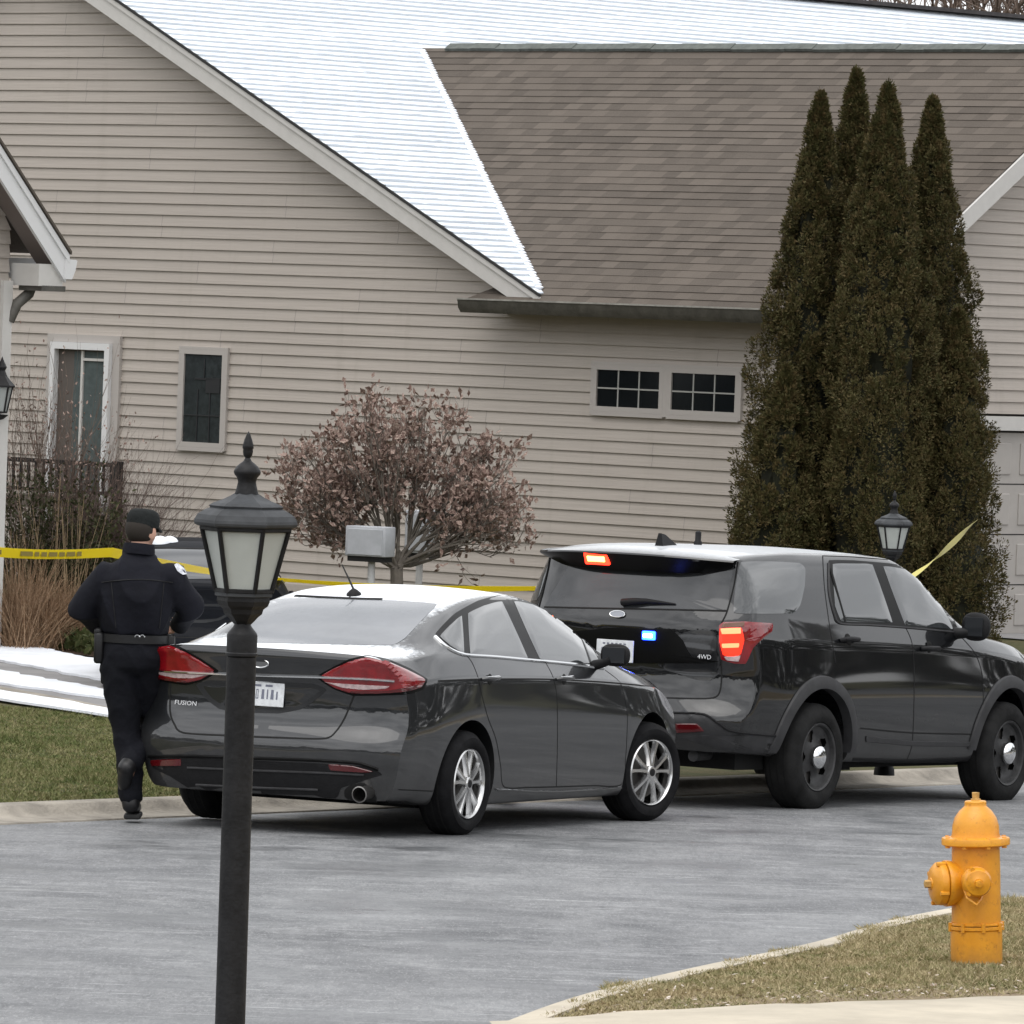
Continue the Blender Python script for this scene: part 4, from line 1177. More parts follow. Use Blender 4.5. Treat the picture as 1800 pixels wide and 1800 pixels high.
def sedan_details(c):
    r = c.root
    for (x, sg, st) in ((0, -1, 0), (0, 1, 0), (2.85, -1, -R(14.5)), (2.85, 1, -R(14.5))):
        wheel(c, x, .335, sg, .335, .225, .965, 'alloy', st)
    # glasshouse
    dlo = [(764, 1118), (777, 1100), (800, 1078), (840, 1056), (885, 1045), (930, 1049), (975, 1068), (1015, 1098), (1048, 1135), (1062, 1175), (1000, 1167), (930, 1161), (850, 1155), (815, 1149), (790, 1140)]
    c.patch('window_surround', dlo, m_gloss, .003, sm=.5, both=True)
    c.patch('side_window', [(773, 1119), (790, 1100), (811, 1083), (815, 1148), (792, 1136)], m_glass, .007, sm=.25, both=True)
    c.patch('side_window', [(822, 1079), (850, 1065), (882, 1058), (927, 1157), (870, 1153), (826, 1149)], m_glass, .007, sm=.15, both=True)
    c.patch('side_window', [(903, 1058), (935, 1063), (980, 1084), (1015, 1110), (1035, 1166), (990, 1163), (948, 1158)], m_glass, .007, sm=.2, both=True)
    c.patch('side_window', [(1021, 1117), (1042, 1141), (1056, 1171), (1040, 1168)], m_glass, .007, sm=.2, spacing=2, both=True)
    c.line('window_trim', [(764, 1119), (788, 1140), (816, 1151), (870, 1155), (935, 1161), (1000, 1167), (1060, 1175)], .022, m_chrome, .005, .008, both=True)
    # rear window, wrapping glass
    c.patch('rear_window', [(402, 1120), (440, 1086), (470, 1058), (500, 1052), (600, 1052), (700, 1056), (768, 1062), (742, 1090), (712, 1122), (690, 1134), (600, 1133), (500, 1131), (430, 1129)], m_rearglass, .004, sm=.3, spacing=4)
    c.line('roof_seam', [(520, 1048), (560, 1050), (625, 1053), (672, 1054)], .035, m_gap, .003, .006)
    # windscreen (seen only from the front)
    fr = lambda p, q: c.top_hit(*p)
    def top_hit(x, y):
        loc, nor, _, _ = c.bvh.ray_cast(Vector((x, y, 4)), Vector((0, 0, -1)))
        return np.array(loc), np.array(nor if nor.z > 0 else -nor)
    c.patch('windscreen', [(1.85, .50), (1.80, .0), (1.85, -.50), (2.2, -.62), (2.58, -.66), (2.66, 0), (2.58, .66), (2.2, .62)], m_glass, .004, sm=.3, spacing=.08, fn=lambda p, q: top_hit(*p))
    # tail lamps
    c.patch('lamp_bezel', [(556, 1190), (584, 1173), (613, 1159), (645, 1152), (682, 1159), (720, 1175), (751, 1194), (742, 1213), (712, 1221), (660, 1223), (620, 1223), (586, 1211)], m_gloss, .005, sm=.35, both=True, centre=(650, 1190))
    tl = [(563, 1190), (585, 1176), (613, 1163), (645, 1157), (680, 1164), (715, 1179), (745, 1195), (738, 1208), (710, 1216), (660, 1219), (622, 1219), (590, 1209)]
    for o in c.patch('tail_lamp', tl, m_red, .017, sm=.35, spacing=2.2, rings=11, both=True, centre=(650, 1190)):
        sgn = 1 if np.mean([v.co.y for v in o.data.vertices]) < 0 else -1
        q = c.patch('reverse_lens', [(572, 1198), (600, 1200), (650, 1203), (690, 1205), (682, 1210), (640, 1212), (600, 1208)], m_clear, .020, sm=.3, parent=o, mirror=sgn < 0)
        c.patch('dark_lens', [(610, 1214), (660, 1214), (710, 1211), (736, 1203), (740, 1206), (710, 1216), (660, 1219), (622, 1219)], m_redd, .019, sm=.3, parent=o, mirror=sgn < 0)
    c.line('chrome_strip', [(276, 1178), (340, 1181), (450, 1186), (560, 1189), (640, 1192), (693, 1196)], .016, m_chrome, .019, .010)
    # boot lid outline, number plate recess
    c.line('panel_gap', [(300, 1200), (299, 1250), (306, 1272), (322, 1288), (400, 1293), (500, 1297), (572, 1298), (592, 1284), (606, 1262), (617, 1236), (624, 1218)], .012, m_gap, .001, .001)
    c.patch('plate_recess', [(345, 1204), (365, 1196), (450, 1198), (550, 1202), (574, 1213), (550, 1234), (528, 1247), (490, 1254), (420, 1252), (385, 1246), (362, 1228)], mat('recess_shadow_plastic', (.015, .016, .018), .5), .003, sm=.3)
    c.patch('plate_recess_panel', [(358, 1206), (450, 1205), (545, 1209), (562, 1214), (540, 1232), (518, 1243), (450, 1246), (395, 1241), (374, 1228)], m_sedan, .005, sm=.2)
    P, nn = c.hit(450, 1220)
    ax = [np.array([0, -1.0, 0]), np.array([.08, 0, 1.0]), np.array([-1.0, 0, .08])]
    yc = .03
    h_ = c.rear_hit(yc, .865); L = h_[0] + np.array([-.014, 0, 0])
    g = MB(); g.box(L, (.305, .155, .008), np.array(ax), bev=.003)
    pl = g.build('licence_plate', m_plate, r, local=True)
    g = MB()
    for k, (xx, w, hh) in enumerate([(-.115, .020, .06), (-.08, .022, .06), (-.045, .020, .06), (-.005, .020, .06), (.032, .010, .06), (.060, .022, .06), (.098, .012, .05)]):
        V = [(xx, -.032, .0055), (xx + w, -.032, .0055), (xx + w * .9, -.032 + hh, .0055), (xx + w * .1, -.032 + hh, .0055)]
        if k % 2 == 0:
            q = .006; V2 = [(xx + q, -.032 + q, .0), (xx + w - q, -.032 + q, 0), (xx + w - q, -.032 + hh - q, 0), (xx + q, -.032 + hh - q, 0)]
            VV = V + [(a, b, .0055) for a, b, _ in V2]
            g.add(*c.on(None, VV, [(0, 1, 5, 4), (1, 2, 6, 5), (2, 3, 7, 6), (3, 0, 4, 7)], L, ax))
        else: g.add(*c.on(None, V, [(0, 1, 2, 3)], L, ax))
    for xx in (-.06, .02): g.add(*c.on(None, [(xx, .045, .0055), (xx + .05, .045, .0055), (xx + .05, .058, .0055), (xx, .058, .0055)], [(0, 1, 2, 3)], L, ax))
    g.build('plate_characters', m_ink, pl, local=True)
    # oval badge ring above the strip
    h_ = c.rear_hit(.045, 1.055); Lb = h_[0] + np.array([-.004, 0, 0])
    g = MB(); n = 28
    pts = [Lb + ax[0] * .062 * math.cos(2 * math.pi * k / n) + ax[1] * .026 * math.sin(2 * math.pi * k / n) for k in range(n + 1)]
    g.tube(pts, .0045, 6, cap=False)
    bd = g.build('badge', m_chrome, r, smooth=40, local=True)
    g = MB(); g.add([Lb + ax[0] * .060 * math.cos(2 * math.pi * k / n) + ax[1] * .024 * math.sin(2 * math.pi * k / n) for k in range(n)], [tuple(range(n))])
    g.build('badge_field', m_sedan, bd, local=True)
    # chrome lettering low on the boot lid (left)
    V, F = text_mesh('FUSION', .040)
    h_ = c.hit(327, 1236); 
    if h_:
        L2 = h_[0]; nrm = h_[1]; a0 = np.cross(nrm, np.array([0, 0, 1.0])); a0 /= -np.linalg.norm(a0); a0 = a0 if a0[1] < 0 else -a0; a1 = np.cross(nrm, a0); a1 = a1 if a1[2] > 0 else -a1
        g = MB(); g.add(*c.on(None, [(p[0] * 1.25, p[1], .004) for p in V], F, L2, [a0, a1, nrm])); g.build('chrome_lettering', mat('bright_letters', (.75, .76, .78), .3), r, local=True)
    # bumper: black lower valance, reflectors, exhaust
    c.patch('lower_valance', [(264, 1334), (330, 1332), (450, 1337), (560, 1342), (640, 1347), (668, 1358), (672, 1362), (640, 1372), (600, 1385), (590, 1403), (450, 1400), (345, 1392), (300, 1365), (270, 1350)], m_plastic, .004, sm=.25, spacing=5)
    c.line('bumper_ledge', [(262, 1330), (330, 1329), (450, 1333), (560, 1337), (630, 1342), (665, 1353)], .020, m_gloss, .004, .006)
    c.line('valance_rib', [(330, 1349), (450, 1354), (560, 1358), (640, 1362)], .014, m_flare, .004, .008)
    c.line('valance_rib', [(345, 1379), (450, 1384), (560, 1388)], .016, m_flare, .004, .008)
    c.patch('reflector', [(578, 1343), (620, 1346), (656, 1356), (640, 1358), (582, 1354)], m_redd, .010, sm=.2, spacing=2)
    c.patch('reflector', [(266, 1336), (318, 1334), (318, 1346), (268, 1346)], m_redd, .010, sm=.2, spacing=2)
    g = MB(); L3 = c.at_x(634, 1396, -1.045); d = np.array([-1.0, 0, -.10]); d /= np.linalg.norm(d)
    g.lathe([(.044, -.25), (.044, .0), (.052, .012), (.052, .02), (.045, .022), (.042, .01), (.040, -.12), (.0, -.12)], L3, n=28, axis=d)
    ex = g.build('exhaust_tip', mat('burnt_steel', (.30, .29, .28), .35, metal=1.0), r, smooth=40, local=True)
    g = MB(); g.lathe([(.0405, .0), (.0, .0)], L3 - d * .05, n=24, axis=d); g.build('exhaust_bore', m_gap, ex, local=True)
    c.patch('exhaust_cutout', [(606, 1400), (606, 1388), (618, 1378), (640, 1377), (655, 1388), (662, 1402), (660, 1412), (620, 1410)], m_gap, .006, sm=.3, spacing=2)
    # doors
    sh = lambda p, q: c.side_hit(p[0], p[1])
    c.line('panel_gap', [(820, 1152), (830, 1165), (840, 1190), (848, 1225), (858, 1262), (872, 1300), (880, 1345), (886, 1383), (930, 1384), (980, 1383), (1040, 1381), (1092, 1379), (1100, 1330), (1103, 1260), (1099, 1234)], .009, m_gap, .0008, .0006, both=True)
    c.line('panel_gap', [(960, 1166), (972, 1190), (979, 1225), (980, 1300), (978, 1382)], .009, m_gap, .0008, .0006, both=True)
    c.line('panel_gap', [(1064, 1178), (1090, 1200), (1100, 1235)], .008, m_gap, .0008, .0006, both=True)
    c.line('body_crease', [(770, 1197), (850, 1194), (960, 1194), (1060, 1199), (1150, 1207)], .010, m_gap, .0005, .0005, both=True)
    c.line('sill_line', [(872, 1388), (980, 1391), (1090, 1384)], .010, m_sedan, .006, .01, both=True)
    c.line('panel_gap', [(700, 1388), (745, 1390), (768, 1391)], .008, m_gap, .0008, .0006, both=True)
    for (x, z) in ((.235, 1.0), (1.375, .985)):
        for sg in (-1, 1):
            l, nn = c.side_hit(x, z, sg)
            g = MB(); g.tube([l + np.array([-.10, 0, -.004]) + nn * .004, l + np.array([-.085, 0, 0]) + nn * .034, l + nn * .042, l + np.array([.085, 0, .004]) + nn * .036, l + np.array([.10, 0, .004]) + nn * .004], [.011, .015, .016, .015, .011], 8)
            dh = g.build('door_handle', m_sedan, r, smooth=50, local=True)
            g = MB(); g.lathe([(.036, 0), (.032, .003), (0, .004)], l + np.array([.02, 0, -.006]), n=20, axis=nn); g.build('handle_recess', m_gap, dh, local=True)
    # mirrors
    for sg in (-1, 1):
        b0 = np.array([2.02, sg * .88, 1.06])
        g = MB(); g.tube([b0, b0 + np.array([.0, sg * .07, .02]), b0 + np.array([.0, sg * .12, .045])], [.035, .03, .03], 10)
        mr = g.build('door_mirror', m_plastic, r, smooth=50, local=True)
        bm = bmesh.new(); bmesh.ops.create_uvsphere(bm, u_segments=24, v_segments=14, radius=1)
        mm = MB(); V = []
        for v in bm.verts:
            x_, y_, z_ = v.co
            x_ = x_ * .075 if x_ > 0 else x_ * .025
            e = .74
            V.append(b0 + np.array([x_ + .01, sg * .145 + .105 * math.copysign(abs(y_) ** e, y_), .075 + .075 * math.copysign(abs(z_) ** e, z_)]))
        mm.add(V, [[q.index for q in f.verts] for f in bm.faces]); bm.free()
        mm.build('mirror_housing', m_plastic, mr, smooth=60, local=True)
        g = MB(); g.box(b0 + np.array([-.018, sg * .145, .075]), (.004, .16, .105), bev=.002); g.build('mirror_glass', mat('mirror_glass', (.02, .022, .025), .12), mr, local=True)
    # lamps in front
    c.patch('headlamp', [(2.98, .90), (3.2, .84), (3.45, .74), (3.46, .66), (3.3, .70), (3.1, .78)], m_hlamp, .006, sm=.4, spacing=.04, fn=lambda p, q: c.side_hit(p[0], p[1]) or c.side_hit(3.2, .78), both=True)
    def fh(p, q): return c.rear_hit(p[0], p[1], 1) or c.rear_hit(0, .6, 1)
    c.patch('grille', [(-.5, .72), (0, .74), (.5, .72), (.55, .55), (.4, .38), (-.4, .38), (-.55, .55)], m_plastic, .006, sm=.3, spacing=.06, fn=fh)
    # aerial
    l, nn = c.hit(622, 1046)
    g = MB(); g.lathe([(.05, -.01), (.047, .012), (.028, .03), (.012, .042), (.0, .045)], l, n=18, axis=nn)
    g.tube([l + np.array([0, 0, .03]), l + np.array([.03, .055, .10]), l + np.array([.07, .13, .19])], [.008, .006, .004], 6)
    g.tube([l + np.array([0, 0, .01]), l + np.array([-.06, 0, -.015]), l + np.array([-.17, .02, -.065])], [.006, .006, .004], 6)
    g.build('aerial', m_plastic, r, smooth=50, local=True)
    # underside
    g = MB(); g.box((1.55, 0, .21), (3.5, 1.4, .08)); g.build('underbody', m_well, r, local=True)
sedan_details(sedan)
# ------------------------------------------------------------------ black patrol SUV
SUV_POSE = (1.406, 48.929, .562, -.0254)
TV = {
 'zb': [(-.9, .40), (-.5, .38), (-.3, .34), (.5, .33), (2.3, .31), (3.1, .36), (3.5, .36)],
 'ws': [(-.9, .88), (-.4, .93), (.3, .945), (2.4, .945), (3.0, .93), (3.5, .86)],
 'wm': [(-.9, .935), (-.4, .985), (.2, .995), (2.4, .995), (3.0, .98), (3.5, .91)],
 'zm': [(-.9, .80), (.2, .80), (2.4, .80), (3.5, .76)],
 'wsh': [(-.9, .925), (-.4, .965), (.2, .975), (1.4, .978), (2.4, .975), (3.0, .95), (3.5, .87)],
 'zsh': [(-.9, 1.20), (0, 1.19), (1.4, 1.165), (2.4, 1.135), (3.0, 1.09), (3.5, 1.0)],
 'wb': [(-.9, .885), (-.4, .915), (.2, .925), (1.4, .928), (2.1, .92), (2.6, .90), (3.1, .86), (3.5, .79)],
 'zt': [(-.9, 1.40), (0, 1.375), (1.0, 1.345), (2.0, 1.305), (2.5, 1.235), (3.1, 1.165), (3.5, 1.07)],
 'wr': [(-.9, .735), (-.5, .745), (0, .75), (.8, .752), (1.4, .752), (1.75, .775), (2.1, .81), (2.45, .83), (2.75, .80), (3.1, .74), (3.5, .66)],
 'zr': [(-.9, 1.745), (-.5, 1.78), (0, 1.80), (.8, 1.80), (1.3, 1.785), (1.65, 1.69), (2.0, 1.49), (2.35, 1.305), (2.55, 1.25), (3.1, 1.20), (3.5, 1.115)],
 'zc': [(-.9, 1.80), (-.5, 1.83), (0, 1.84), (.8, 1.843), (1.2, 1.832), (1.5, 1.79), (1.8, 1.655), (2.2, 1.45), (2.45, 1.33), (2.65, 1.275), (3.1, 1.235), (3.5, 1.155)],
}
_vz = pchip([.34, .40, .5, .60, .655, .68, .76, .80, .95, 1.1, 1.25, 1.32, 1.37, 1.40, 1.5, 1.62, 1.69, 1.715, 1.76, 1.79, 1.82], [-.98, -1.06, -1.13, -1.165, -1.17, -1.15, -1.10, -1.085, -1.06, -1.075, -1.085, -1.075, -1.05, -1.035, -.995, -.955, -.94, -.935, -.93, -.92, -.90])
_vf = pchip([.3, .45, .7, .9, 1.05, 1.12, 1.2], [3.78, 3.88, 3.90, 3.86, 3.80, 3.72, 3.6])
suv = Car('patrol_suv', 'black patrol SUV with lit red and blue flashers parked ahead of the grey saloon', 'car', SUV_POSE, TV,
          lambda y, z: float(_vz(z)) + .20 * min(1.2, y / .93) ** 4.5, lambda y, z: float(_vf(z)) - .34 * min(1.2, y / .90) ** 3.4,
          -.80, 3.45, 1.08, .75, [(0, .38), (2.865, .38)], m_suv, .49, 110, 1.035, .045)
def suv_details(c):
    r = c.root
    for (x, sg) in ((0, -1), (0, 1), (2.865, -1), (2.865, 1)):
        wheel(c, x, .38, sg, .38, .255, 1.025, 'steel', 0, m_tyre_d)
        # wheel arch flare
    for x0 in (0, 2.865):
        for sg in (-1, 1):
            V = []; n = 44
            for k in range(n + 1):
                th = R(3) + (math.pi - R(6)) * k / n
                for rr, off in ((.487, -.05), (.49, .022), (.53, .026), (.575, .016), (.585, -.01)):
                    x, z = x0 + rr * math.cos(th), .38 + rr * math.sin(th)
                    rc = max(rr, .497)
                    h_ = c.side_hit(x0 + rc * math.cos(th), max(.36, .38 + rc * math.sin(th)), sg)
                    y = abs(h_[0][1]) if h_ is not None and abs(h_[0][1]) > .82 else .90
                    V.append((x, sg * (y + off), z))
            F = [(i * 5 + j, i * 5 + j + 1, (i + 1) * 5 + j + 1, (i + 1) * 5 + j) for i in range(n) for j in range(4)]
            g = MB(); g.add(V, F); g.build('wheel_arch_flare', m_flare, r, smooth=40, local=True)
    # side glass
    c.patch('side_window', [(1302, 989), (1350, 987), (1405, 990), (1415, 1000), (1414, 1030), (1406, 1064), (1393, 1078), (1340, 1079), (1290, 1077), (1293, 1030)], m_glass, .006, sm=.35, both=True)
    c.patch('window_surround', [(1457, 985), (1500, 985), (1560, 990), (1600, 996), (1640, 1035), (1672, 1078), (1685, 1112), (1620, 1106), (1540, 1099), (1475, 1096), (1464, 1075), (1456, 1020)], m_gloss, .003, sm=.2, both=True)
    c.patch('side_window', [(1463, 992), (1500, 991), (1533, 993), (1568, 1094), (1520, 1094), (1478, 1092), (1467, 1065)], m_glass, .007, sm=.15, both=True)
    c.patch('side_window', [(1552, 996), (1590, 1001), (1622, 1026), (1650, 1060), (1668, 1090), (1674, 1106), (1630, 1102), (1590, 1098)], m_glass, .007, sm=.15, both=True)
    c.line('window_trim', [(1456, 990), (1457, 1040), (1466, 1080), (1476, 1096), (1530, 1099), (1600, 1104), (1676, 1111)], .014, m_flare, .004, .006, both=True)
    c.line('window_bar', [(1459, 1000), (1470, 1040), (1485, 1093)], .03, m_gap, .007, .004, both=True)
    # tailgate glass and spoiler
    c.patch('rear_window', [(958, 1066), (985, 1020), (1016, 972), (1150, 974), (1290, 988), (1283, 1030), (1277, 1072), (1150, 1070), (1040, 1068)], m_hatch, .004, sm=.15, spacing=4)
    # roof spoiler: painted top, black underside
    V = []; ys_ = np.linspace(-.80, .80, 33)
    for y in ys_:
        e = abs(y) / .80; pl = .16 * e ** 4
        yb = y * (1 - .17 * e)
        V += [(-.80, y * .93, 1.815 - .05 * e ** 3), (-1.02 + pl, y, 1.792 - .028 * e ** 2), (-1.105 + pl, y, 1.768 - .018 * e ** 2), (-1.112 + pl, y, 1.757 - .018 * e ** 2), (-1.10 + pl, y * .995, 1.742 - .016 * e ** 2), (-1.015 + pl * .8, yb, 1.640 + .022 * e ** 3), (-.93 + pl, yb * .98, 1.640)]
    g = MB(); F = [(i * 7 + j, i * 7 + j + 1, (i + 1) * 7 + j + 1, (i + 1) * 7 + j) for i in range(32) for j in range(3)]
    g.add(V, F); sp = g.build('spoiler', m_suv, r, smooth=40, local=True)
    g = MB(); F = [(i * 7 + j, i * 7 + j + 1, (i + 1) * 7 + j + 1, (i + 1) * 7 + j) for i in range(32) for j in range(3, 6)]
    F += [tuple(range(3, 7)), tuple(32 * 7 + k for k in range(3, 7))]
    g.add(V, F); g.build('spoiler_underside', m_gloss, sp, smooth=30, local=True)
    g = None
    def top_hit(x, y):
        loc, nor, _, _ = c.bvh.ray_cast(Vector((x, y, 4)), Vector((0, 0, -1)))
        return np.array(loc), np.array(nor if nor.z > 0 else -nor)
    c.patch('windscreen', [(1.6, .62), (1.52, .0), (1.6, -.62), (2.0, -.74), (2.38, -.78), (2.50, 0), (2.38, .78), (2.0, .74)], m_glass, .004, sm=.3, spacing=.08, fn=lambda p, q: top_hit(*p))
    # flashers
    def lamp(px, py, w, h, m1, m2, name, off=.02, at=None):
        l, nn = c.hit(px, py)
        if at is not None: l, nn = c.at_x(px, py, at), unit(np.array([-1.0, .0, -.45]))
        a0 = np.array([0, -1.0, 0]); a1 = np.cross(nn, a0); a1 = a1 if a1[2] > 0 else -a1; a0 = np.cross(a1, nn); a0 = a0 if a0[1] < 0 else -a0
        g = MB(); g.box(l + nn * off * .5, (w, h, off + .01), np.array([a0, a1, nn]), bev=.008); o = g.build(name, m1, r, smooth=40, local=True)
        g = MB(); g.box(l + nn * (off + .006), (w * .72, h * .42, .012), np.array([a0, a1, nn]), bev=.005); g.build('lamp_core', m2, o, smooth=40, local=True)
        return o
    o = lamp(1052, 979, .20, .095, m_flash_r, m_flash_rc, 'red_flasher', .03, at=-1.055); o['label'] = 'lit red flasher under the spoiler'
    lamp(1225, 984, .07, .016, m_plastic, m_flare, 'unlit_flasher', .012, at=-1.05)
    o = lamp(1142, 1117, .10, .062, m_flash_b, m_flash_bc, 'blue_flasher', .022); o['label'] = 'lit blue flasher beside the licence plate'
    # tail lamps
    tl = [(1264, 1100), (1272, 1094), (1310, 1093), (1357, 1096), (1356, 1110), (1340, 1122), (1324, 1138), (1315, 1158), (1310, 1167), (1290, 1166), (1268, 1159), (1263, 1130)]
    for o in c.patch('tail_lamp', tl, m_red, .012, sm=.2, spacing=2.5, both=True, centre=(1292, 1128)):
        sgn = 1 if np.mean([v.co.y for v in o.data.vertices]) < 0 else -1
        mk = dict(parent=o, mirror=sgn < 0, spacing=2, sm=.2)
        c.patch('lit_lens', [(1266, 1104), (1304, 1103), (1309, 1125), (1303, 1150), (1290, 1158), (1270, 1152), (1265, 1128)], m_lit, .016, **mk)
        c.patch('lit_bar', [(1267, 1105), (1302, 1104), (1303, 1114), (1268, 1115)], m_lit2, .019, **mk)
        c.patch('lit_bar', [(1268, 1131), (1300, 1130), (1299, 1138), (1269, 1139)], m_lit2, .019, **mk)
        c.patch('lens_cap', [(1272, 1096), (1308, 1094), (1308, 1102), (1268, 1103)], mat('amber_brown_lens', (.14, .05, .02), .2, coat=1.0), .016, **mk)
        c.patch('clear_lens', [(1272, 1154), (1302, 1152), (1298, 1163), (1278, 1161)], m_clear, .016, **mk)
    # tailgate trim
    c.line('panel_gap', [(1297, 988), (1290, 1030), (1278, 1075), (1268, 1096)], .010, m_gap, .006, .001, both=True)
    c.line('panel_gap', [(1268, 1160), (1268, 1200), (1262, 1222), (1240, 1228), (1150, 1226), (1060, 1222)], .012, m_gap, .001, .001)
    c.line('panel_gap', [(957, 1067), (1040, 1069), (1150, 1071), (1278, 1074)], .012, m_gap, .003, .001)
    c.patch('plate_recess', [(1010, 1110), (1080, 1103), (1180, 1106), (1200, 1125), (1210, 1145), (1220, 1158), (1265, 1163), (1240, 1166), (1185, 1166), (1100, 1166), (1010, 1164)], m_gloss, .003, sm=.1, centre=(1110, 1136))
    h_ = c.rear_hit(0.02, 1.08)
    ax = [np.array([0, -1.0, 0]), np.array([0, 0, 1.0]), np.array([-1.0, 0, 0])]
    L, _ = c.hit(1083, 1144); L = np.array([L[0] - .016, L[1], L[2]])
    g = MB(); g.box(L, (.305, .155, .008), np.array(ax), bev=.003); pl = g.build('licence_plate', m_plate, r, local=True)
    g = MB()
    for k, (xx, w) in enumerate([(-.11, .02), (-.07, .022), (-.03, .02), (.012, .02), (.05, .012), (.08, .022)]):
        g.add(*c.on(None, [(xx, -.03, .0055), (xx + w, -.03, .0055), (xx + w, .022, .0055), (xx, .022, .0055)], [(0, 1, 2, 3)], L, ax))
    for k in range(6): g.add(*c.on(None, [(-.1 + k * .034, .045, .0055), (-.1 + k * .034 + .02, .045, .0055), (-.1 + k * .034 + .02, .056, .0055), (-.1 + k * .034, .056, .0055)], [(0, 1, 2, 3)], L, ax))
    g.build('plate_characters', m_ink, pl, local=True)
    l, nn = c.hit(1086, 1080); n = 28
    a1 = np.array([nn[2], 0, -nn[0]]); a1 = a1 if a1[2] > 0 else -a1
    g = MB(); g.add([l + nn * .006 + np.array([0, -1.0, 0]) * .062 * math.cos(2 * math.pi * k / n) + a1 * .026 * math.sin(2 * math.pi * k / n) for k in range(n)], [tuple(range(n))])
    bd = g.build('badge', mat('badge_field', (.28, .30, .33), .3, metal=.6), r, local=True)
    g = MB(); g.tube([l + nn * .007 + np.array([0, -1.0, 0]) * .062 * math.cos(2 * math.pi * k / n) + a1 * .026 * math.sin(2 * math.pi * k / n) for k in range(n + 1)], .004, 6, cap=False); g.build('badge_rim', m_chrome, bd, smooth=40, local=True)
    V, F = text_mesh('4WD', .045); l, nn = c.hit(1240, 1155)
    g = MB(); g.add(*c.on(None, [(p[0] * 1.1, p[1], .014) for p in V], F, l, [np.array([0, -1.0, 0]), np.array([0, 0, 1.0]), np.array([-1.0, 0, 0])])); g.build('chrome_lettering', MATS['bright_letters'], r, local=True)
    # wiper
    l0, n0 = c.hit(1096, 1061); l1, n1 = c.hit(1188, 1063); lm, nm = c.hit(1140, 1059)
    g = MB(); g.tube([l0 + n0 * .02, (l0 + lm) / 2 + nm * .032, lm + nm * .026, l1 + n1 * .012], [.026, .024, .018, .006], 8); g.build('wiper', m_plastic, r, smooth=50, local=True)
    # bumper
    c.patch('bumper_cover', [(1010, 1290), (1010, 1253), (1100, 1254), (1190, 1254), (1235, 1256), (1262, 1272), (1290, 1287), (1340, 1292), (1392, 1297), (1385, 1322), (1372, 1331), (1340, 1326), (1290, 1322), (1240, 1312), (1210, 1300), (1100, 1294)], m_flare, .004, sm=.2, centre=(1250, 1292), spacing=5)
    c.patch('reflector', [(1188, 1272), (1225, 1272), (1238, 1285), (1190, 1288)], m_redd, .010, sm=.2, spacing=2)
    c.line('bumper_step', [(1010, 1251), (1100, 1252), (1190, 1253), (1238, 1256), (1262, 1271), (1290, 1286), (1392, 1296)], .016, m_plastic, .004, .008)
    # doors
    c.line('panel_gap', [(1446, 978), (1449, 1030), (1456, 1085), (1463, 1130), (1469, 1165)], .010, m_gap, .001, .001, both=True)
    c.line('panel_gap', [(1446, 977), (1500, 979), (1560, 984), (1605, 992)], .010, m_gap, .001, .001, both=True)
    c.line('panel_gap', [(1592, 1103), (1603, 1130), (1607, 1180), (1606, 1260), (1603, 1310), (1594, 1336)], .010, m_gap, .001, .001, both=True)
    c.line('panel_gap', [(1690, 1120), (1715, 1150), (1727, 1190), (1728, 1250), (1724, 1300), (1712, 1330)], .010, m_gap, .001, .001, both=True)
    c.patch('door_moulding', [(1522, 1294), (1600, 1302), (1710, 1304), (1710, 1312), (1600, 1311), (1522, 1304)], m_flare, .012, sm=.05, spacing=3, both=True)
    c.line('body_crease', [(1512, 1280), (1600, 1288), (1715, 1291)], .012, m_gap, .0006, .0006, both=True)
    c.patch('sill_cladding', [(1500, 1332), (1600, 1335), (1712, 1330), (1700, 1344), (1600, 1347), (1496, 1346)], m_plastic, .006, sm=.05, spacing=4, both=True)
    for (px, py) in ((1490, 1126), (1632, 1140)):
        l0, nn0 = c.hit(px, py)
        for sg in (-1, 1):
            l = l0 * np.array([1, -sg, 1]); nn = nn0 * np.array([1, -sg, 1])
            g = MB(); g.tube([l + np.array([-.11, 0, .0]) + nn * .004, l + np.array([-.095, 0, 0]) + nn * .04, l + nn * .05, l + np.array([.09, 0, .0]) + nn * .04, l + np.array([.105, 0, .0]) + nn * .004], [.014, .018, .019, .018, .014], 8)
            dh = g.build('door_handle', m_plastic, r, smooth=50, local=True)
            g = MB(); g.lathe([(.042, 0), (.036, .003), (0, .004)], l + np.array([.01, 0, .010]), n=20, axis=nn); g.build('handle_recess', m_gap, dh, local=True)
    # mirrors
    for sg in (-1, 1):
        b0 = np.array([2.06, sg * .93, 1.27])
        g = MB(); g.tube([b0, b0 + np.array([.0, sg * .07, .0]), b0 + np.array([.02, sg * .13, .01])], [.05, .04, .04], 10)
        g.tube([b0 + np.array([.03, -sg * .02, .02]), b0 + np.array([-.02, -sg * .02, -.0]), b0 + np.array([-.16, -sg * .012, .04])], [.06, .05, .02], 10)
        mr = g.build('door_mirror', m_plastic, r, smooth=50, local=True)
        bm = bmesh.new(); bmesh.ops.create_uvsphere(bm, u_segments=24, v_segments=14, radius=1); V = []
        for v in bm.verts:
            x_, y_, z_ = v.co; x_ = x_ * .085 if x_ > 0 else x_ * .03; e = .78
            V.append(b0 + np.array([x_ + .02, sg * .185 + .115 * math.copysign(abs(y_) ** e, y_), .055 + .105 * math.copysign(abs(z_) ** e, z_)]))
        mm = MB(); mm.add(V, [[q.index for q in f.verts] for f in bm.faces]); bm.free()
        mm.build('mirror_housing', m_plastic, mr, smooth=60, local=True)
        g = MB(); g.box(b0 + np.array([-.012, sg * .185, .055]), (.004, .15, .14), bev=.002); g.build('mirror_glass', MATS['mirror_glass'], mr, local=True)
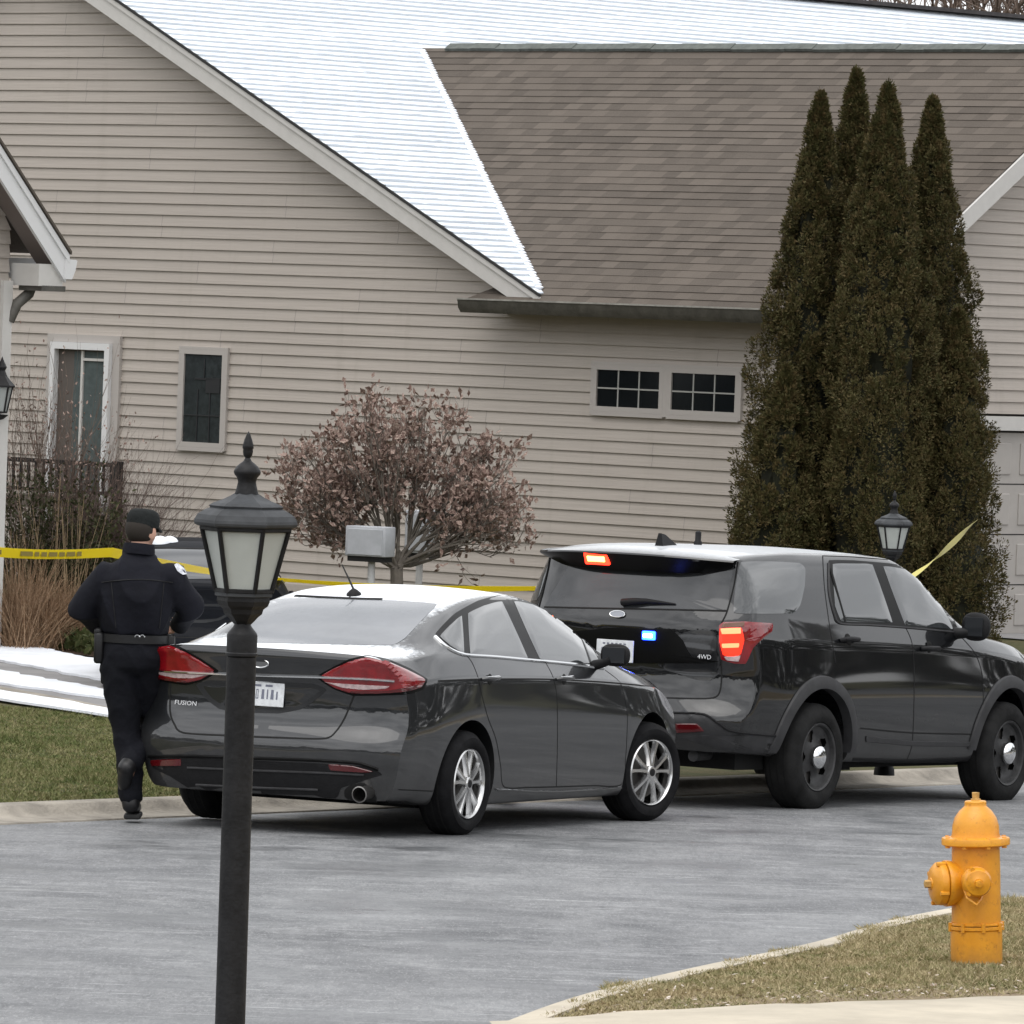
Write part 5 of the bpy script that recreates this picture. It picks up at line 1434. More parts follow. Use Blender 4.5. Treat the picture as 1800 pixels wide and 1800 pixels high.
    # front lamps and grille
    c.patch('headlamp', [(3.15, 1.08), (3.45, 1.0), (3.46, .88), (3.3, .90)], m_hlamp, .006, sm=.3, spacing=.04, fn=lambda p, q: c.side_hit(p[0], p[1]) or c.side_hit(3.2, .9), both=True)
    c.patch('grille', [(-.55, 1.05), (0, 1.07), (.55, 1.05), (.55, .75), (0, .72), (-.55, .75)], m_plastic, .006, sm=.2, spacing=.06, fn=lambda p, q: c.rear_hit(p[0], p[1], 1) or c.rear_hit(0, .8, 1))
    # roof aerials
    for (x, y, kind) in ((-.55, 0.0, 'fin'), (-.10, .0, 'stub')):
        l, nn = top_hit(x, y)
        if kind == 'fin':
            g = MB(); g.add([l + np.array(p) for p in [(-.09, .035, -.01), (-.09, -.035, -.01), (.16, -.02, -.01), (.16, .02, -.01), (-.085, .012, .085), (-.085, -.012, .085), (-.02, -.010, .075), (-.02, .010, .075), (.10, -.008, .02), (.10, .008, .02)]],
                            [(0, 1, 5, 4), (0, 4, 7, 9, 3), (1, 2, 8, 6, 5), (4, 5, 6, 7), (7, 6, 8, 9), (9, 8, 2, 3)])
        else:
            g = MB(); g.lathe([(.03, -.01), (.03, .02), (.022, .03), (.022, .09), (.012, .098), (0, .10)], l, n=16)
        g.build('aerial', m_plastic, r, smooth=40, local=True)
    g = MB(); g.box((1.4, 0, .36), (4.3, 1.55, .16)); g.box((.5, -.55, .31), (.9, .4, .10)); g.lathe([(.10, 0), (.12, .1), (.12, .6), (.1, .7)], (-.62, .35, .42), n=16, axis=(0, -1, 0)); g.build('underbody', m_well, r, local=True)
    g = MB(); g.tube([(-.2, -.5, .33), (-.7, -.55, .38), (-1.0, -.58, .37)], .04, 12); g.build('exhaust_pipe', m_steel, r, smooth=40, local=True)
suv_details(suv)
# a darker car waits on the driveway beyond the tape, mostly hidden: the same body, other paint
def copy_tree(o, parent, swap):
    k = o.copy(); COL.objects.link(k)
    if parent is not None: k.parent = parent
    if k.type == 'MESH' and any(m in swap for m in k.data.materials):
        k.data = k.data.copy()
        for i, m in enumerate(k.data.materials):
            if m in swap: k.data.materials[i] = swap[m]
    for ch in [q for q in o.children]: copy_tree(ch, k, swap)
    return k
dark = copy_tree(sedan.root, None, {m_sedan: m_dcar, m_rearglass: m_dglass, m_glass: m_dglass})
for k in list(dark.children):
    if k.name.split('.')[0] in ('door_mirror', 'chrome_lettering', 'badge', 'tail_lamp', 'lamp_bezel', 'chrome_strip', 'licence_plate', 'aerial'):
        for q in list(k.children): bpy.data.objects.remove(q)
        bpy.data.objects.remove(k)
dark.name = 'parked_car'
dark.matrix_basis = Matrix.Translation((-2.575, 56.6, .075)) @ Matrix.Rotation(R(92.6), 4, 'Z') @ Matrix.Scale(.80, 4)
tag(dark, 'dark car on the driveway beyond the tape, mostly hidden by the officer and the lantern', 'car')

g = MB()
for (x, y, r_) in ((.55, .42, .11), (.62, .32, .10), (.60, .50, .07)):
    g.lathe([(r_, -.03), (r_ * .95, .02), (r_ * .7, .055), (r_ * .3, .075), (0, .08)], (x, y, 1.49), n=16)
g.build('snow_cap', m_snow, dark, smooth=60, local=True)
# ================================================================== STREET FURNITURE
m_black = mat('weathered_black_paint', (.012, .012, .013), .5, spec=.3, noise=(14, .45), bump=(60, .12))
m_black_d = mat('dusty_black_paint', (.048, .051, .055), .6, spec=.3, noise=(12, .4))
m_frosted = mat('frosted_glass', (.52, .55, .52), .35, noise=(5, .10), trans=.25)
def lantern_post(name, label, base, top_z, s=1.0, lean=0.0, group=None, rot=0.0):
    """six sided lantern on a round post; heights follow the near lamp, s scales the head."""
    x, y, z0 = base
    H = top_z - z0
    M = Matrix.Translation(Vector(base)) @ Matrix.Rotation(lean, 4, 'Y') @ Matrix.Rotation(rot, 4, 'Z')
    t = thing(name, label, 'street lamp', matrix=M, group=group)
    hexa = dict(sides=6, phase=R(30))
    k_ = s / 640.0                                      # profile read off the near lamp, in its own pixels
    def L_(*prof): return [(r_ * k_, H - (y_ - 757) * k_) for r_, y_ in prof[::-1]]
    r = 26.5 * k_
    g = MB(); g.lathe([(r * 1.9, 0), (r * 1.8, .05), (r * 1.2, .10), (r * 1.02, .14), (r * .98, H - (1155 - 757) * k_)], n=40)
    g.build('post', m_black, t, smooth=30, local=True)
    g = MB(); g.lathe(L_((14, 1096), (17, 1102), (25.5, 1112), (27, 1116), (27, 1146), (28.5, 1148), (28.5, 1152), (24, 1155)), n=40)
    g.build('collar', m_black, t, smooth=30, local=True)
    g = MB(); g.lathe(L_((46, 1048), (47, 1056), (44, 1064), (36, 1070), (34, 1078), (27, 1084), (20, 1092), (14, 1098)), **hexa)
    g.build('base_cup', m_black, t, local=True)
    g = MB(); g.lathe(L_((50, 1038), (51, 1042), (51, 1047), (46, 1049)), **hexa); g.build('base_ring', m_black_d, t, local=True)
    z0_, z1_ = H - (1040 - 757) * k_, H - (926 - 757) * k_; rb, rt = 49 * k_, 78 * k_
    g = MB(); g.lathe([(rb * .95, z0_), (rt * .96, z1_)], **hexa); g.build('glass_panel', m_frosted, t, local=True)
    g = MB()
    for k in range(6):
        th = R(30) + k * math.pi / 3
        g.tube([(rb * math.cos(th), rb * math.sin(th), z0_), (rt * math.cos(th), rt * math.sin(th), z1_)], 4.6 * k_, 6)
        a, b = th, th + math.pi / 3
        for rr, z in ((rb, z0_ + 2 * k_), (rt, z1_ - 3 * k_)):
            g.tube([(rr * math.cos(a), rr * math.sin(a), z), (rr * math.cos(b), rr * math.sin(b), z)], 4.2 * k_, 6)
    g.build('glass_frame', m_black, t, local=True)
    g = MB(); g.lathe(L_((20, 866), (30, 872), (44, 879), (58, 884), (66, 889), (64, 893), (74, 897), (86, 905), (91, 914), (92, 919), (90, 923), (80, 927)), **hexa)
    g.build('cap', m_black_d, t, local=True)
    g = MB(); g.lathe(L_((6, 808), (9, 811), (12, 813), (19, 819), (23.5, 826), (24, 830), (23, 833), (18, 839), (16, 846), (17, 852), (18, 856), (21, 867)), n=24)
    g.build('cap_finial_base', m_black, t, smooth=50, local=True)
    g = MB(); g.lathe(L_((0, 757), (3, 762), (7, 772), (9.6, 782), (10, 787), (8.5, 789), (9, 792), (8, 799), (4.5, 804), (7, 809), (5, 811)), n=18)
    g.build('finial', m_black, t, smooth=50, local=True)
    return t
def near_ground(x, y): return float(near_z(x, y))
pt = at_Y(440, 758, 18.75)
lantern_post('street_lamp', 'tall black lantern post in the foreground in front of the grey saloon car', (pt[0] + .004, pt[1], near_ground(pt[0], pt[1])), pt[2], 1.0, lean=-.004, rot=R(26))
pt = at_Y(1573, 862, 52.4)
lantern_post('street_lamp', 'distant lantern post standing in front of the evergreens behind the patrol SUV', (pt[0], pt[1], float(lawn_z(pt[0], pt[1]))), pt[2], 1.03, rot=R(24))

# ---------------------------------------------------------------- fire hydrant
def hydrant():
    m_y = bpy.data.materials.new('hydrant_paint'); m_y.use_nodes = True
    t = m_y.node_tree; b = t.nodes['Principled BSDF']; b.inputs['Roughness'].default_value = .42; b.inputs['Coat Weight'].default_value = .25; b.inputs['Coat Roughness'].default_value = .25
    tc = N(t, 'ShaderNodeTexCoord').outputs['Object']
    c = mix_rgb(t, ramp(t, noise_node(t, tc, 6, 5, .7), [(.35, 0.0), (.7, 1.0)]), (.68, .275, .010), (.82, .365, .016))
    c = mix_rgb(t, math_node(t, 'MULTIPLY', ramp(t, noise_node(t, tc, 22, 5, .75), [(.56, 0.0), (.70, 1.0)]), .6), c, (.34, .11, .012))
    sep = N(t, 'ShaderNodeSeparateXYZ'); t.links.new(tc, sep.inputs[0])
    dirt = ramp(t, math_node(t, 'ADD', sep.outputs[2], math_node(t, 'MULTIPLY', noise_node(t, tc, 14, 4, .7), .12)), [(.05, 1.0), (.17, 0.0)])
    c = mix_rgb(t, math_node(t, 'MULTIPLY', dirt, .65), c, (.24, .13, .045))
    t.links.new(c, b.inputs['Base Color'])
    bp = N(t, 'ShaderNodeBump'); bp.inputs['Strength'].default_value = .35; bp.inputs['Distance'].default_value = .004
    t.links.new(noise_node(t, tc, 60, 4, .7), bp.inputs['Height']); t.links.new(bp.outputs[0], b.inputs['Normal'])
    P = at_Y(1717, 1686, 31.0); z0 = near_ground(P[0], P[1])
    M = Matrix.Translation((P[0], P[1], z0 - .01)) @ Matrix.Rotation(R(-2.6), 4, 'Y')
    h = thing('fire_hydrant', 'yellow fire hydrant on the dry grass verge at the lower right', 'hydrant', matrix=M)
    H = .785
    g = MB()
    g.lathe([(.118, -.05), (.118, .158), (.113, .162), (.112, .20), (.111, .42), (.109, .54), (.109, .548)], n=48)
    g.lathe([(.113, .160), (.124, .164), (.124, .176), (.113, .181)], n=48); g.lathe([(.113, .181), (.121, .184), (.121, .190), (.111, .194)], n=48)
    g.build('barrel', m_y, h, smooth=35, local=True)
    for k in range(8):
        th = k * math.pi / 4 + .2; g = MB(); g.lathe([(.010, .155), (.010, .195), (0, .197)], (.121 * math.cos(th), .121 * math.sin(th), 0), sides=6); g.build('flange_bolt', m_y, h, smooth=35, local=True)
    g = MB()
    g.lathe([(.110, .538), (.150, .546), (.156, .550), (.156, .572), (.153, .580), (.112, .584), (.108, .60), (.106, .635), (.095, .672), (.074, .702), (.052, .722), (.050, .727), (.050, .742), (.046, .747), (.024, .750)], n=48)
    g.build('bonnet', m_y, h, smooth=35, local=True)
    for k in range(8):
        th = k * math.pi / 4 + .35; g = MB(); g.lathe([(.011, .536), (.011, .580), (.009, .586), (0, .587)], (.139 * math.cos(th), .139 * math.sin(th), 0), sides=6); g.build('flange_bolt', m_y, h, smooth=35, local=True)
    g = MB(); g.lathe([(.026, .745), (.024, .756), (.017, .758), (.0185, .785), (0, .787)], sides=5); g.build('operating_nut', mat('worn_nut', (.50, .30, .09), .6, noise=(30, .4)), h, local=True)
    # big pumper outlet to the left
    d = np.array([-.965, -.26, 0]); d /= np.linalg.norm(d); B = np.array([0, 0, .375])
    g = MB(); g.lathe([(.085, .0), (.086, .06), (.094, .10), (.104, .125), (.106, .142), (.104, .152), (.088, .155)], B, n=36, axis=d)
    pu = g.build('pumper_outlet', m_y, h, smooth=35, local=True)
    g = MB(); g.lathe([(.080, .156), (.098, .158), (.100, .166), (.097, .188), (.080, .205), (.045, .214), (.028, .216), (.026, .220)], B, n=36, axis=d)
    for k in range(4):
        th = k * math.pi / 2 + .4; a = np.cross(d, [0, 0, 1.0]); q = B + d * .18 + .098 * (math.cos(th) * a + math.sin(th) * np.array([0, 0, 1.0]))
        g.tube([q - d * .02, q + d * .02], .011, 6)
    cp = g.build('outlet_cap', m_y, pu, smooth=35, local=True)
    g = MB(); g.lathe([(.021, .215), (.018, .245), (0, .247)], B, axis=d, sides=5); g.build('cap_nut', MATS['worn_nut'], cp, local=True)
    g = MB(); g.lathe([(.0895, .153), (.0895, .159)], B, n=36, axis=d); g.build('gasket', mat('rust_gap', (.06, .018, .008), .9), pu, local=True)
    # hose outlet towards the camera
    d = np.array([.10, -.99, -.06]); d /= np.linalg.norm(d); B = np.array([-.022, -.025, .40])
    g = MB(); g.lathe([(.066, .04), (.062, .10), (.066, .118), (.068, .13), (.062, .135)], B, n=32, axis=d)
    ho = g.build('hose_outlet', m_y, h, smooth=35, local=True)
    g = MB(); g.lathe([(.062, .134), (.066, .14), (.066, .165), (.056, .182), (.026, .190), (.022, .193)], B, n=28, axis=d)
    for k in range(3):
        th = k * 2 * math.pi / 3 + .9; a = np.cross(d, [0, 0, 1.0]); b_ = np.cross(d, a); q = B + d * .155 + .064 * (math.cos(th) * a + math.sin(th) * b_); g.tube([q - d * .018, q + d * .02], .011, 6)
    cp = g.build('outlet_cap', m_y, ho, smooth=35, local=True)
    g = MB(); g.lathe([(.020, .19), (.018, .215), (0, .217)], B, axis=d, sides=5); g.build('cap_nut', m_y, cp, local=True)
    g = MB(); c0 = B + d * .10
    g.tube([c0 + [-.055, 0, -.02], c0 + [-.04, -.05, -.075], c0 + [.0, -.06, -.105], c0 + [.02, -.03, -.085], c0 + [.035, .02, -.06]], .007, 6)
    g.build('cap_chain', m_y, ho, smooth=50, local=True)
hydrant()

# ---------------------------------------------------------------- wall lantern at the left edge, boxes on posts, porch railing
def wall_lantern():
    P = onE(2, 690, .10, K2); c = h2(P[0], P[1], P[2])
    t = thing('wall_lantern', 'black carriage lantern on the house corner at the left edge', 'lantern', c)
    hexa = dict(sides=6, phase=.2)
    g = MB(); g.lathe([(.055, -.17), (.10, .05)], c, **hexa); g.build('glass_panel', mat('lantern_glass', (.35, .37, .36), .25), t)
    g = MB()
    for k in range(6):
        th = .2 + k * math.pi / 3 + math.pi / 2 * 0
        ax_ = np.array([1.0, 0, 0]); g.tube([c + [.056 * math.cos(th), .056 * math.sin(th), -.17], c + [.101 * math.cos(th), .101 * math.sin(th), .05]], .009, 6)
    g.lathe([(.06, -.185), (.064, -.17)], c, **hexa); g.lathe([(.075, -.20), (.03, -.24), (0, -.25)], c, **hexa)
    g.lathe([(.125, .05), (.125, .065), (.075, .12), (.05, .15), (.03, .2), (.045, .23), (.02, .28), (0, .33)], c, **hexa)
    g.build('frame', m_black, t)
    g = MB(); g.tube([c + [0, 0, .22], c - dW * .08 + [0, 0, .26], c - dW * .16 + [0, 0, .15]], .015, 8); g.box(c - dW * .085 + [0, 0, .08], (.03, .12, .25), AX); g.build('bracket', m_black, t)
wall_lantern()
m_boxgrey = mat('grey_metal_box', (.42, .435, .46), .5, noise=(6, .1))
def meter_box(name, label, px, py0, py1, w, Y, pole, col):
    P0, P1 = at_Y(px, py1, Y), at_Y(px, py0, Y); zg = float(lawn_z(P0[0], P0[1]))
    t = thing(name, label, 'utility box', (P0[0], P0[1], zg), group=None)
    zb_, zt_ = P0[2], P1[2]; c = np.array([P0[0], P0[1], (zb_ + zt_) / 2])
    ax = np.array([[math.cos(-.45), math.sin(-.45), 0], [-math.sin(-.45), math.cos(-.45), 0], [0, 0, 1]])
    g = MB(); g.box(c, (w, .22, zt_ - zb_), ax, bev=.012); g.build('cabinet', col, t, smooth=30)
    g = MB(); g.box(c - ax[1] * .114 + [0, 0, -.005], (w * .86, .012, (zt_ - zb_) * .86), ax, bev=.004); g.build('lid', col, t)
    g = MB(); g.box(c + [0, 0, -(zt_ - zb_) / 2 - .025], (w * .9, .18, .05), ax); g.build('dark_base', m_dark, t)  # dark slab under the cabinet
    g = MB(); g.tube([(c[0] + pole, c[1], zg - .1), (c[0] + pole, c[1], zb_)], .035, 14); g.build('post', mat('pale_pipe', (.50, .50, .50), .5), t, smooth=50)
meter_box('utility_box', 'grey utility box on a pale pipe, left of the leafy bush trunk', 650, 925, 978, .43, 65.2, .02, m_boxgrey)
meter_box('utility_box', 'grey utility box standing half behind the branches of the bush', 738, 897, 972, .25, 68.2, .0, m_boxgrey)
def railing():
    a, b = onW(5, 806, -1.15), onW(203, 806, -1.15)
    zt_, zb_ = a[2], onW(203, 864, -1.15)[2] - .05
    t = thing('porch_railing', 'black porch railing with square posts in front of the white framed door', 'railing', hp((a[0] + b[0]) / 2, -1.15, .06))
    g = MB(); g.box(hp((a[0] + b[0]) / 2, -1.15, zt_), (b[0] - a[0], .05, .05), AX); g.build('top_rail', m_black, t)
    g = MB(); g.box(hp((a[0] + b[0]) / 2, -1.15, zb_ + .02), (b[0] - a[0], .04, .04), AX); g.build('bottom_rail', m_black, t)
    n = 15
    for k in range(n):
        u = a[0] + (b[0] - a[0]) * (k + .5) / n
        g = MB(); g.box(hp(u, -1.15, (zt_ + zb_) / 2), (.026, .026, zt_ - zb_ - .05), AX); g.build('baluster', m_black, t)
    for u in (b[0] + .035, a[0] - .035):
        g = MB(); g.box(hp(u, -1.15, (zt_ + .09) / 2), (.10, .10, zt_ - .0), AX, bev=.008); g.build('post', m_black, t)
    g = MB(); g.box(hp((a[0] + b[0]) / 2 - .7, -.60, zb_ - .12), (b[0] - a[0] - 1.2, 1.1, .14), AX); g.build('deck', mat('deck_boards', (.16, .14, .12), .8, noise=(5, .3)), t)
railing()

# ---------------------------------------------------------------- yellow tape
m_tape = bpy.data.materials.new('barrier_tape'); m_tape.use_nodes = True
t = m_tape.node_tree; b = t.nodes['Principled BSDF']; b.inputs['Roughness'].default_value = .35
b.inputs['Base Color'].default_value = (.92, .76, .04, 1)
_tl = N(t, 'ShaderNodeBsdfTranslucent'); _tl.inputs[0].default_value = (.95, .85, .10, 1); _mx = N(t, 'ShaderNodeMixShader'); _mx.inputs[0].default_value = .45
t.links.new(b.outputs[0], _mx.inputs[1]); t.links.new(_tl.outputs[0], _mx.inputs[2]); t.links.new(_mx.outputs[0], t.nodes['Material Output'].inputs[0])
m_tape2 = mat('barrier_tape_pale', (.80, .72, .22), .3)
m_tink = mat('tape_ink', (.24, .19, .04), .5)
def tape(name, label, pts, w, twist, m, ink=None, sag=.0):
    P = [np.asarray(p, float) for p in pts]; g = MB(); V = []
    n = len(P)
    for i, p in enumerate(P):
        tg = P[min(i + 1, n - 1)] - P[max(i - 1, 0)]; tg /= np.linalg.norm(tg)
        sd = np.cross(tg, [0, 0, 1.0]); sd /= np.linalg.norm(sd); up_ = np.cross(sd, tg)
        a = twist(i / (n - 1)); wv = math.cos(a) * up_ + math.sin(a) * sd; nv = np.cross(tg, wv)
        for q, e in ((-.5, .0006), (.5, .0006), (.5, -.0006), (-.5, -.0006)): V.append(p + wv * w * q + nv * e)
    g.add(V, [(i * 4 + j, i * 4 + (j + 1) % 4, (i + 1) * 4 + (j + 1) % 4, (i + 1) * 4 + j) for i in range(n - 1) for j in range(4)])
    o = g.build(name, m, base=P[0], smooth=60)
    tag(o, label, 'tape')
    return o, P
def spans(keys, k=40):
    out = []
    for i in range(len(keys) - 1):
        a, b_ = np.asarray(keys[i], float), np.asarray(keys[i + 1], float)
        for j in range(k):
            s_ = j / k; out.append(a + (b_ - a) * s_ - np.array([0, 0, .03 * math.sin(math.pi * s_)]))
    out.append(np.asarray(keys[-1], float)); return out
tA, tB = at_Y(-90, 961, 45.2), at_Y(196, 971, 46.6)
tC = at_Y(520, 1021, 57.5); tD = at_Y(965, 1034, 58.5); tE = at_Y(1573, 1040, 52.55)
kk = spans([tA, tB, tC], 40) + spans([tC, tD, tE], 40)[1:]
o, P = tape('barrier_tape', 'long yellow barrier tape stretched across the driveway behind the officer and cars', kk, .068, lambda s: .10 + .25 * math.sin(9 * s) if s < .3 else .95 + .25 * math.sin(17 * s), m_tape)
# its dark block lettering, too blurred in the photo to read: worn marks on the near stretch
g = MB()
dA = (tB - tA) / np.linalg.norm(tB - tA); fr_ = np.cross(dA, [0, 0, 1.0]); fr_ /= np.linalg.norm(fr_)
for k, (s0, wd) in enumerate([(.02, .10), (.14, .05), (.21, .09), (.32, .06), (.40, .07), (.49, .05), (.74, .13), (.89, .05), (.96, .06), (1.04, .09), (1.15, .06), (1.23, .09), (1.34, .05)]):
    L = np.linalg.norm(tB - tA)
    if s0 + wd > L: break
    for (h0, h1) in ((-.015, .016),):
        f0, f1 = s0 / L, (s0 + wd) / L
        pa = tA + (tB - tA) * f0 - np.array([0, 0, .03 * math.sin(math.pi * f0)]); pb = tA + (tB - tA) * f1 - np.array([0, 0, .03 * math.sin(math.pi * f1)])
        e = fr_ * .006
        for sgn in (1, -1):
            g.quad(pa + [0, 0, h0] + e * sgn, pb + [0, 0, h0] + e * sgn, pb + [0, 0, h1] + e * sgn, pa + [0, 0, h1] + e * sgn)
g.build('tape_print', m_tink, o)
pA, pB = at_Y(1574, 1034, 52.45), at_Y(1714, 917, 64.0)
tape('barrier_tape', 'yellow tape rising from the far lantern post up to the evergreen', spans([pA, pB], 30), .072, lambda s: .75 + .7 * math.sin(6 * s + .5), m_tape2)
# ================================================================== PLANTS
def leaf_quads(P, D, U, L, W, bend=None):
    """kites: centre line along D from P, width along U."""
    P, D, U = np.asarray(P), np.asarray(D), np.asarray(U)
    L = np.asarray(L).reshape(-1, 1); W = np.asarray(W).reshape(-1, 1)
    V = np.stack([P, P + D * L * .45 + U * W * .5, P + D * L, P + D * L * .45 - U * W * .5], 1).reshape(-1, 3)
    n = len(P); F = (np.arange(n)[:, None] * 4 + np.arange(4)[None, :])
    return V, F
def leaf_mat(name, c1, c2, c3, sc=3.0, rough=.7):
    m = bpy.data.materials.new(name); m.use_nodes = True
    t = m.node_tree; b = t.nodes['Principled BSDF']; b.inputs['Roughness'].default_value = rough; b.inputs['Specular IOR Level'].default_value = .2
    pos = N(t, 'ShaderNodeNewGeometry').outputs['Position']
    c = mix_rgb(t, ramp(t, noise_node(t, pos, sc, 4, .7), [(.35, 0.0), (.65, 1.0)]), c1, c2)
    c = mix_rgb(t, ramp(t, noise_node(t, pos, sc * 9, 3, .6), [(.45, 0.0), (.66, 1.0)]), c, c3)
    t.links.new(c, b.inputs['Base Color'])
    return m
m_arb = leaf_mat('arborvitae_foliage', (.047, .048, .016), (.082, .072, .027), (.110, .078, .034), 1.6)
m_bark = mat('bark', (.10, .075, .055), .9, noise=(14, .35))
def arborvitae(label, px, py_top, Y, rmax, seed, lean=0.0, squash=1.0):
    rg = np.random.default_rng(seed)
    tp = at_Y(px, py_top, Y); base = np.array([tp[0] - lean, tp[1], float(lawn_z(tp[0], tp[1]))]); H = tp[2] - base[2]
    t = thing('arborvitae', label, 'evergreen', base, group='columnar evergreens by the garage corner')
    g = MB(); g.tube([base - [0, 0, .1], base + [lean * .3, 0, H * .35], base + [lean, 0, H * .93]], [.09, .06, .012], 10); g.build('trunk', m_bark, t, smooth=60)
    prof = pchip([0, .06, .2, .4, .6, .75, .86, .94, 1.0], [.80, .98, 1.0, .90, .71, .50, .32, .16, .02])
    # clumps: upright sprays in lobes round the column
    ncl = int(1350 * H / 5.6 * rmax / .6)
    h = rg.random(ncl) ** .92; th = rg.random(ncl) * 2 * math.pi
    lob = 1 + .13 * np.sin(th * 3 + h * 9 + seed) + .10 * np.sin(th * 5 - h * 17 + seed * 2) + .07 * np.sin(h * 41 + th * 2)
    rad = prof(h) * rmax * lob * (1 - .42 * rg.random(ncl) ** 1.8)
    out = np.stack([np.cos(th), np.sin(th) * squash, np.zeros(ncl)], 1)
    C = base + out * rad[:, None] + np.stack([lean * h, 0 * h, h * H * .985], 1)
    per = 115
    Ci = np.repeat(C, per, 0); oi = np.repeat(out, per, 0); n = len(Ci)
    sz = np.repeat((.055 + .085 * rg.random(ncl)) * (1 - .55 * h), per)[:, None]
    q = unit(rg.normal(0, 1, (n, 3))); off = q * sz * (.35 + .65 * rg.random((n, 1)) ** .5) * np.array([.8, .8, 1.5])
    D = unit(oi * .35 + q * .75 + np.array([0, 0, 1.0]) * (.35 + .5 * rg.random((n, 1))) + rg.normal(0, .35, (n, 3)))
    U = unit(np.cross(D, oi + rg.normal(0, .6, (n, 3))))
    L = .018 + .030 * rg.random(n); W = .009 + .012 * rg.random(n)
    V, F = leaf_quads(Ci + off, D, U, L, W)
    # a dark inner core keeps the column opaque without a smooth shell showing
    big_mesh('crown', V, F, m_arb, t)
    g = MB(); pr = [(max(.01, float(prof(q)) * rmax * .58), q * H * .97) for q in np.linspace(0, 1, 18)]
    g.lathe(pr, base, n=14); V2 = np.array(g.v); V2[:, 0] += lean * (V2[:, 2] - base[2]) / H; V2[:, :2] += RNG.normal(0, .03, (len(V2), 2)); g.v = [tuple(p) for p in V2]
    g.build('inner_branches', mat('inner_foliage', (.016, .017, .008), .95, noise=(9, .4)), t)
    return t
arborvitae('leftmost columnar evergreen of the clump, with a forked tip, beside the small garage windows', 1444, 158, 66.6, .58, 1, lean=.10)
arborvitae('tallest evergreen of the clump, its narrow tip reaching nearly to the garage ridge', 1507, 116, 67.4, .56, 2, lean=.04)
arborvitae('middle evergreen of the clump, standing in front of the tallest one', 1562, 142, 66.0, .66, 3, lean=-.02)
arborvitae('rightmost pointed evergreen of the clump, next to the garage door', 1640, 166, 67.2, .62, 4, lean=-.12)
arborvitae('short bushy evergreen at the left foot of the clump', 1384, 640, 66.0, .47, 5, lean=.06)
arborvitae('low broad evergreen at the right foot of the clump by the garage door', 1684, 540, 66.2, .47, 6, lean=-.06)

# ---------------------------------------------------------------- twigs
def twig_system(g, p, d, L, r, depth, rg, spread, tips, up=.15, nchild=(2, 4), curve=.15, seg=3):
    pts = [np.asarray(p, float)]; dd = np.asarray(d, float)
    for k in range(seg):
        dd = dd + rg.normal(0, curve, 3) + np.array([0, 0, up]); dd /= np.linalg.norm(dd)
        pts.append(pts[-1] + dd * L / seg)
    g.tube(pts, list(np.linspace(r, r * .55, seg + 1)), 5 if r < .012 else 7, cap=False)
    if depth == 0: tips.append((pts[-1], dd)); return
    for _ in range(rg.integers(*nchild)):
        i = rg.integers(1, seg + 1); nd = dd + rg.normal(0, spread, 3); nd /= np.linalg.norm(nd)
        twig_system(g, pts[i], nd, L * rg.uniform(.55, .85), r * .55, depth - 1, rg, spread, tips, up, nchild, curve, seg)
    tips.append((pts[-1], dd))
m_twig = mat('brown_twigs', (.13, .095, .075), .85, noise=(12, .35))
m_twig_g = mat('grey_twigs', (.15, .132, .112), .85, noise=(12, .3))
m_tan = mat('dry_stems', (.34, .25, .15), .8, noise=(9, .35))
m_purple = leaf_mat('dead_purple_leaves', (.15, .092, .076), (.25, .165, .14), (.46, .37, .31), 7.0)
m_ivy = leaf_mat('evergreen_groundcover', (.030, .042, .012), (.055, .068, .020), (.085, .085, .035), 4.0)
m_russet = leaf_mat('russet_grass', (.17, .095, .05), (.26, .165, .10), (.36, .26, .17), 5.0)
m_dkshrub = leaf_mat('dark_shrub_foliage', (.022, .030, .012), (.045, .052, .020), (.075, .062, .030), 4.0)

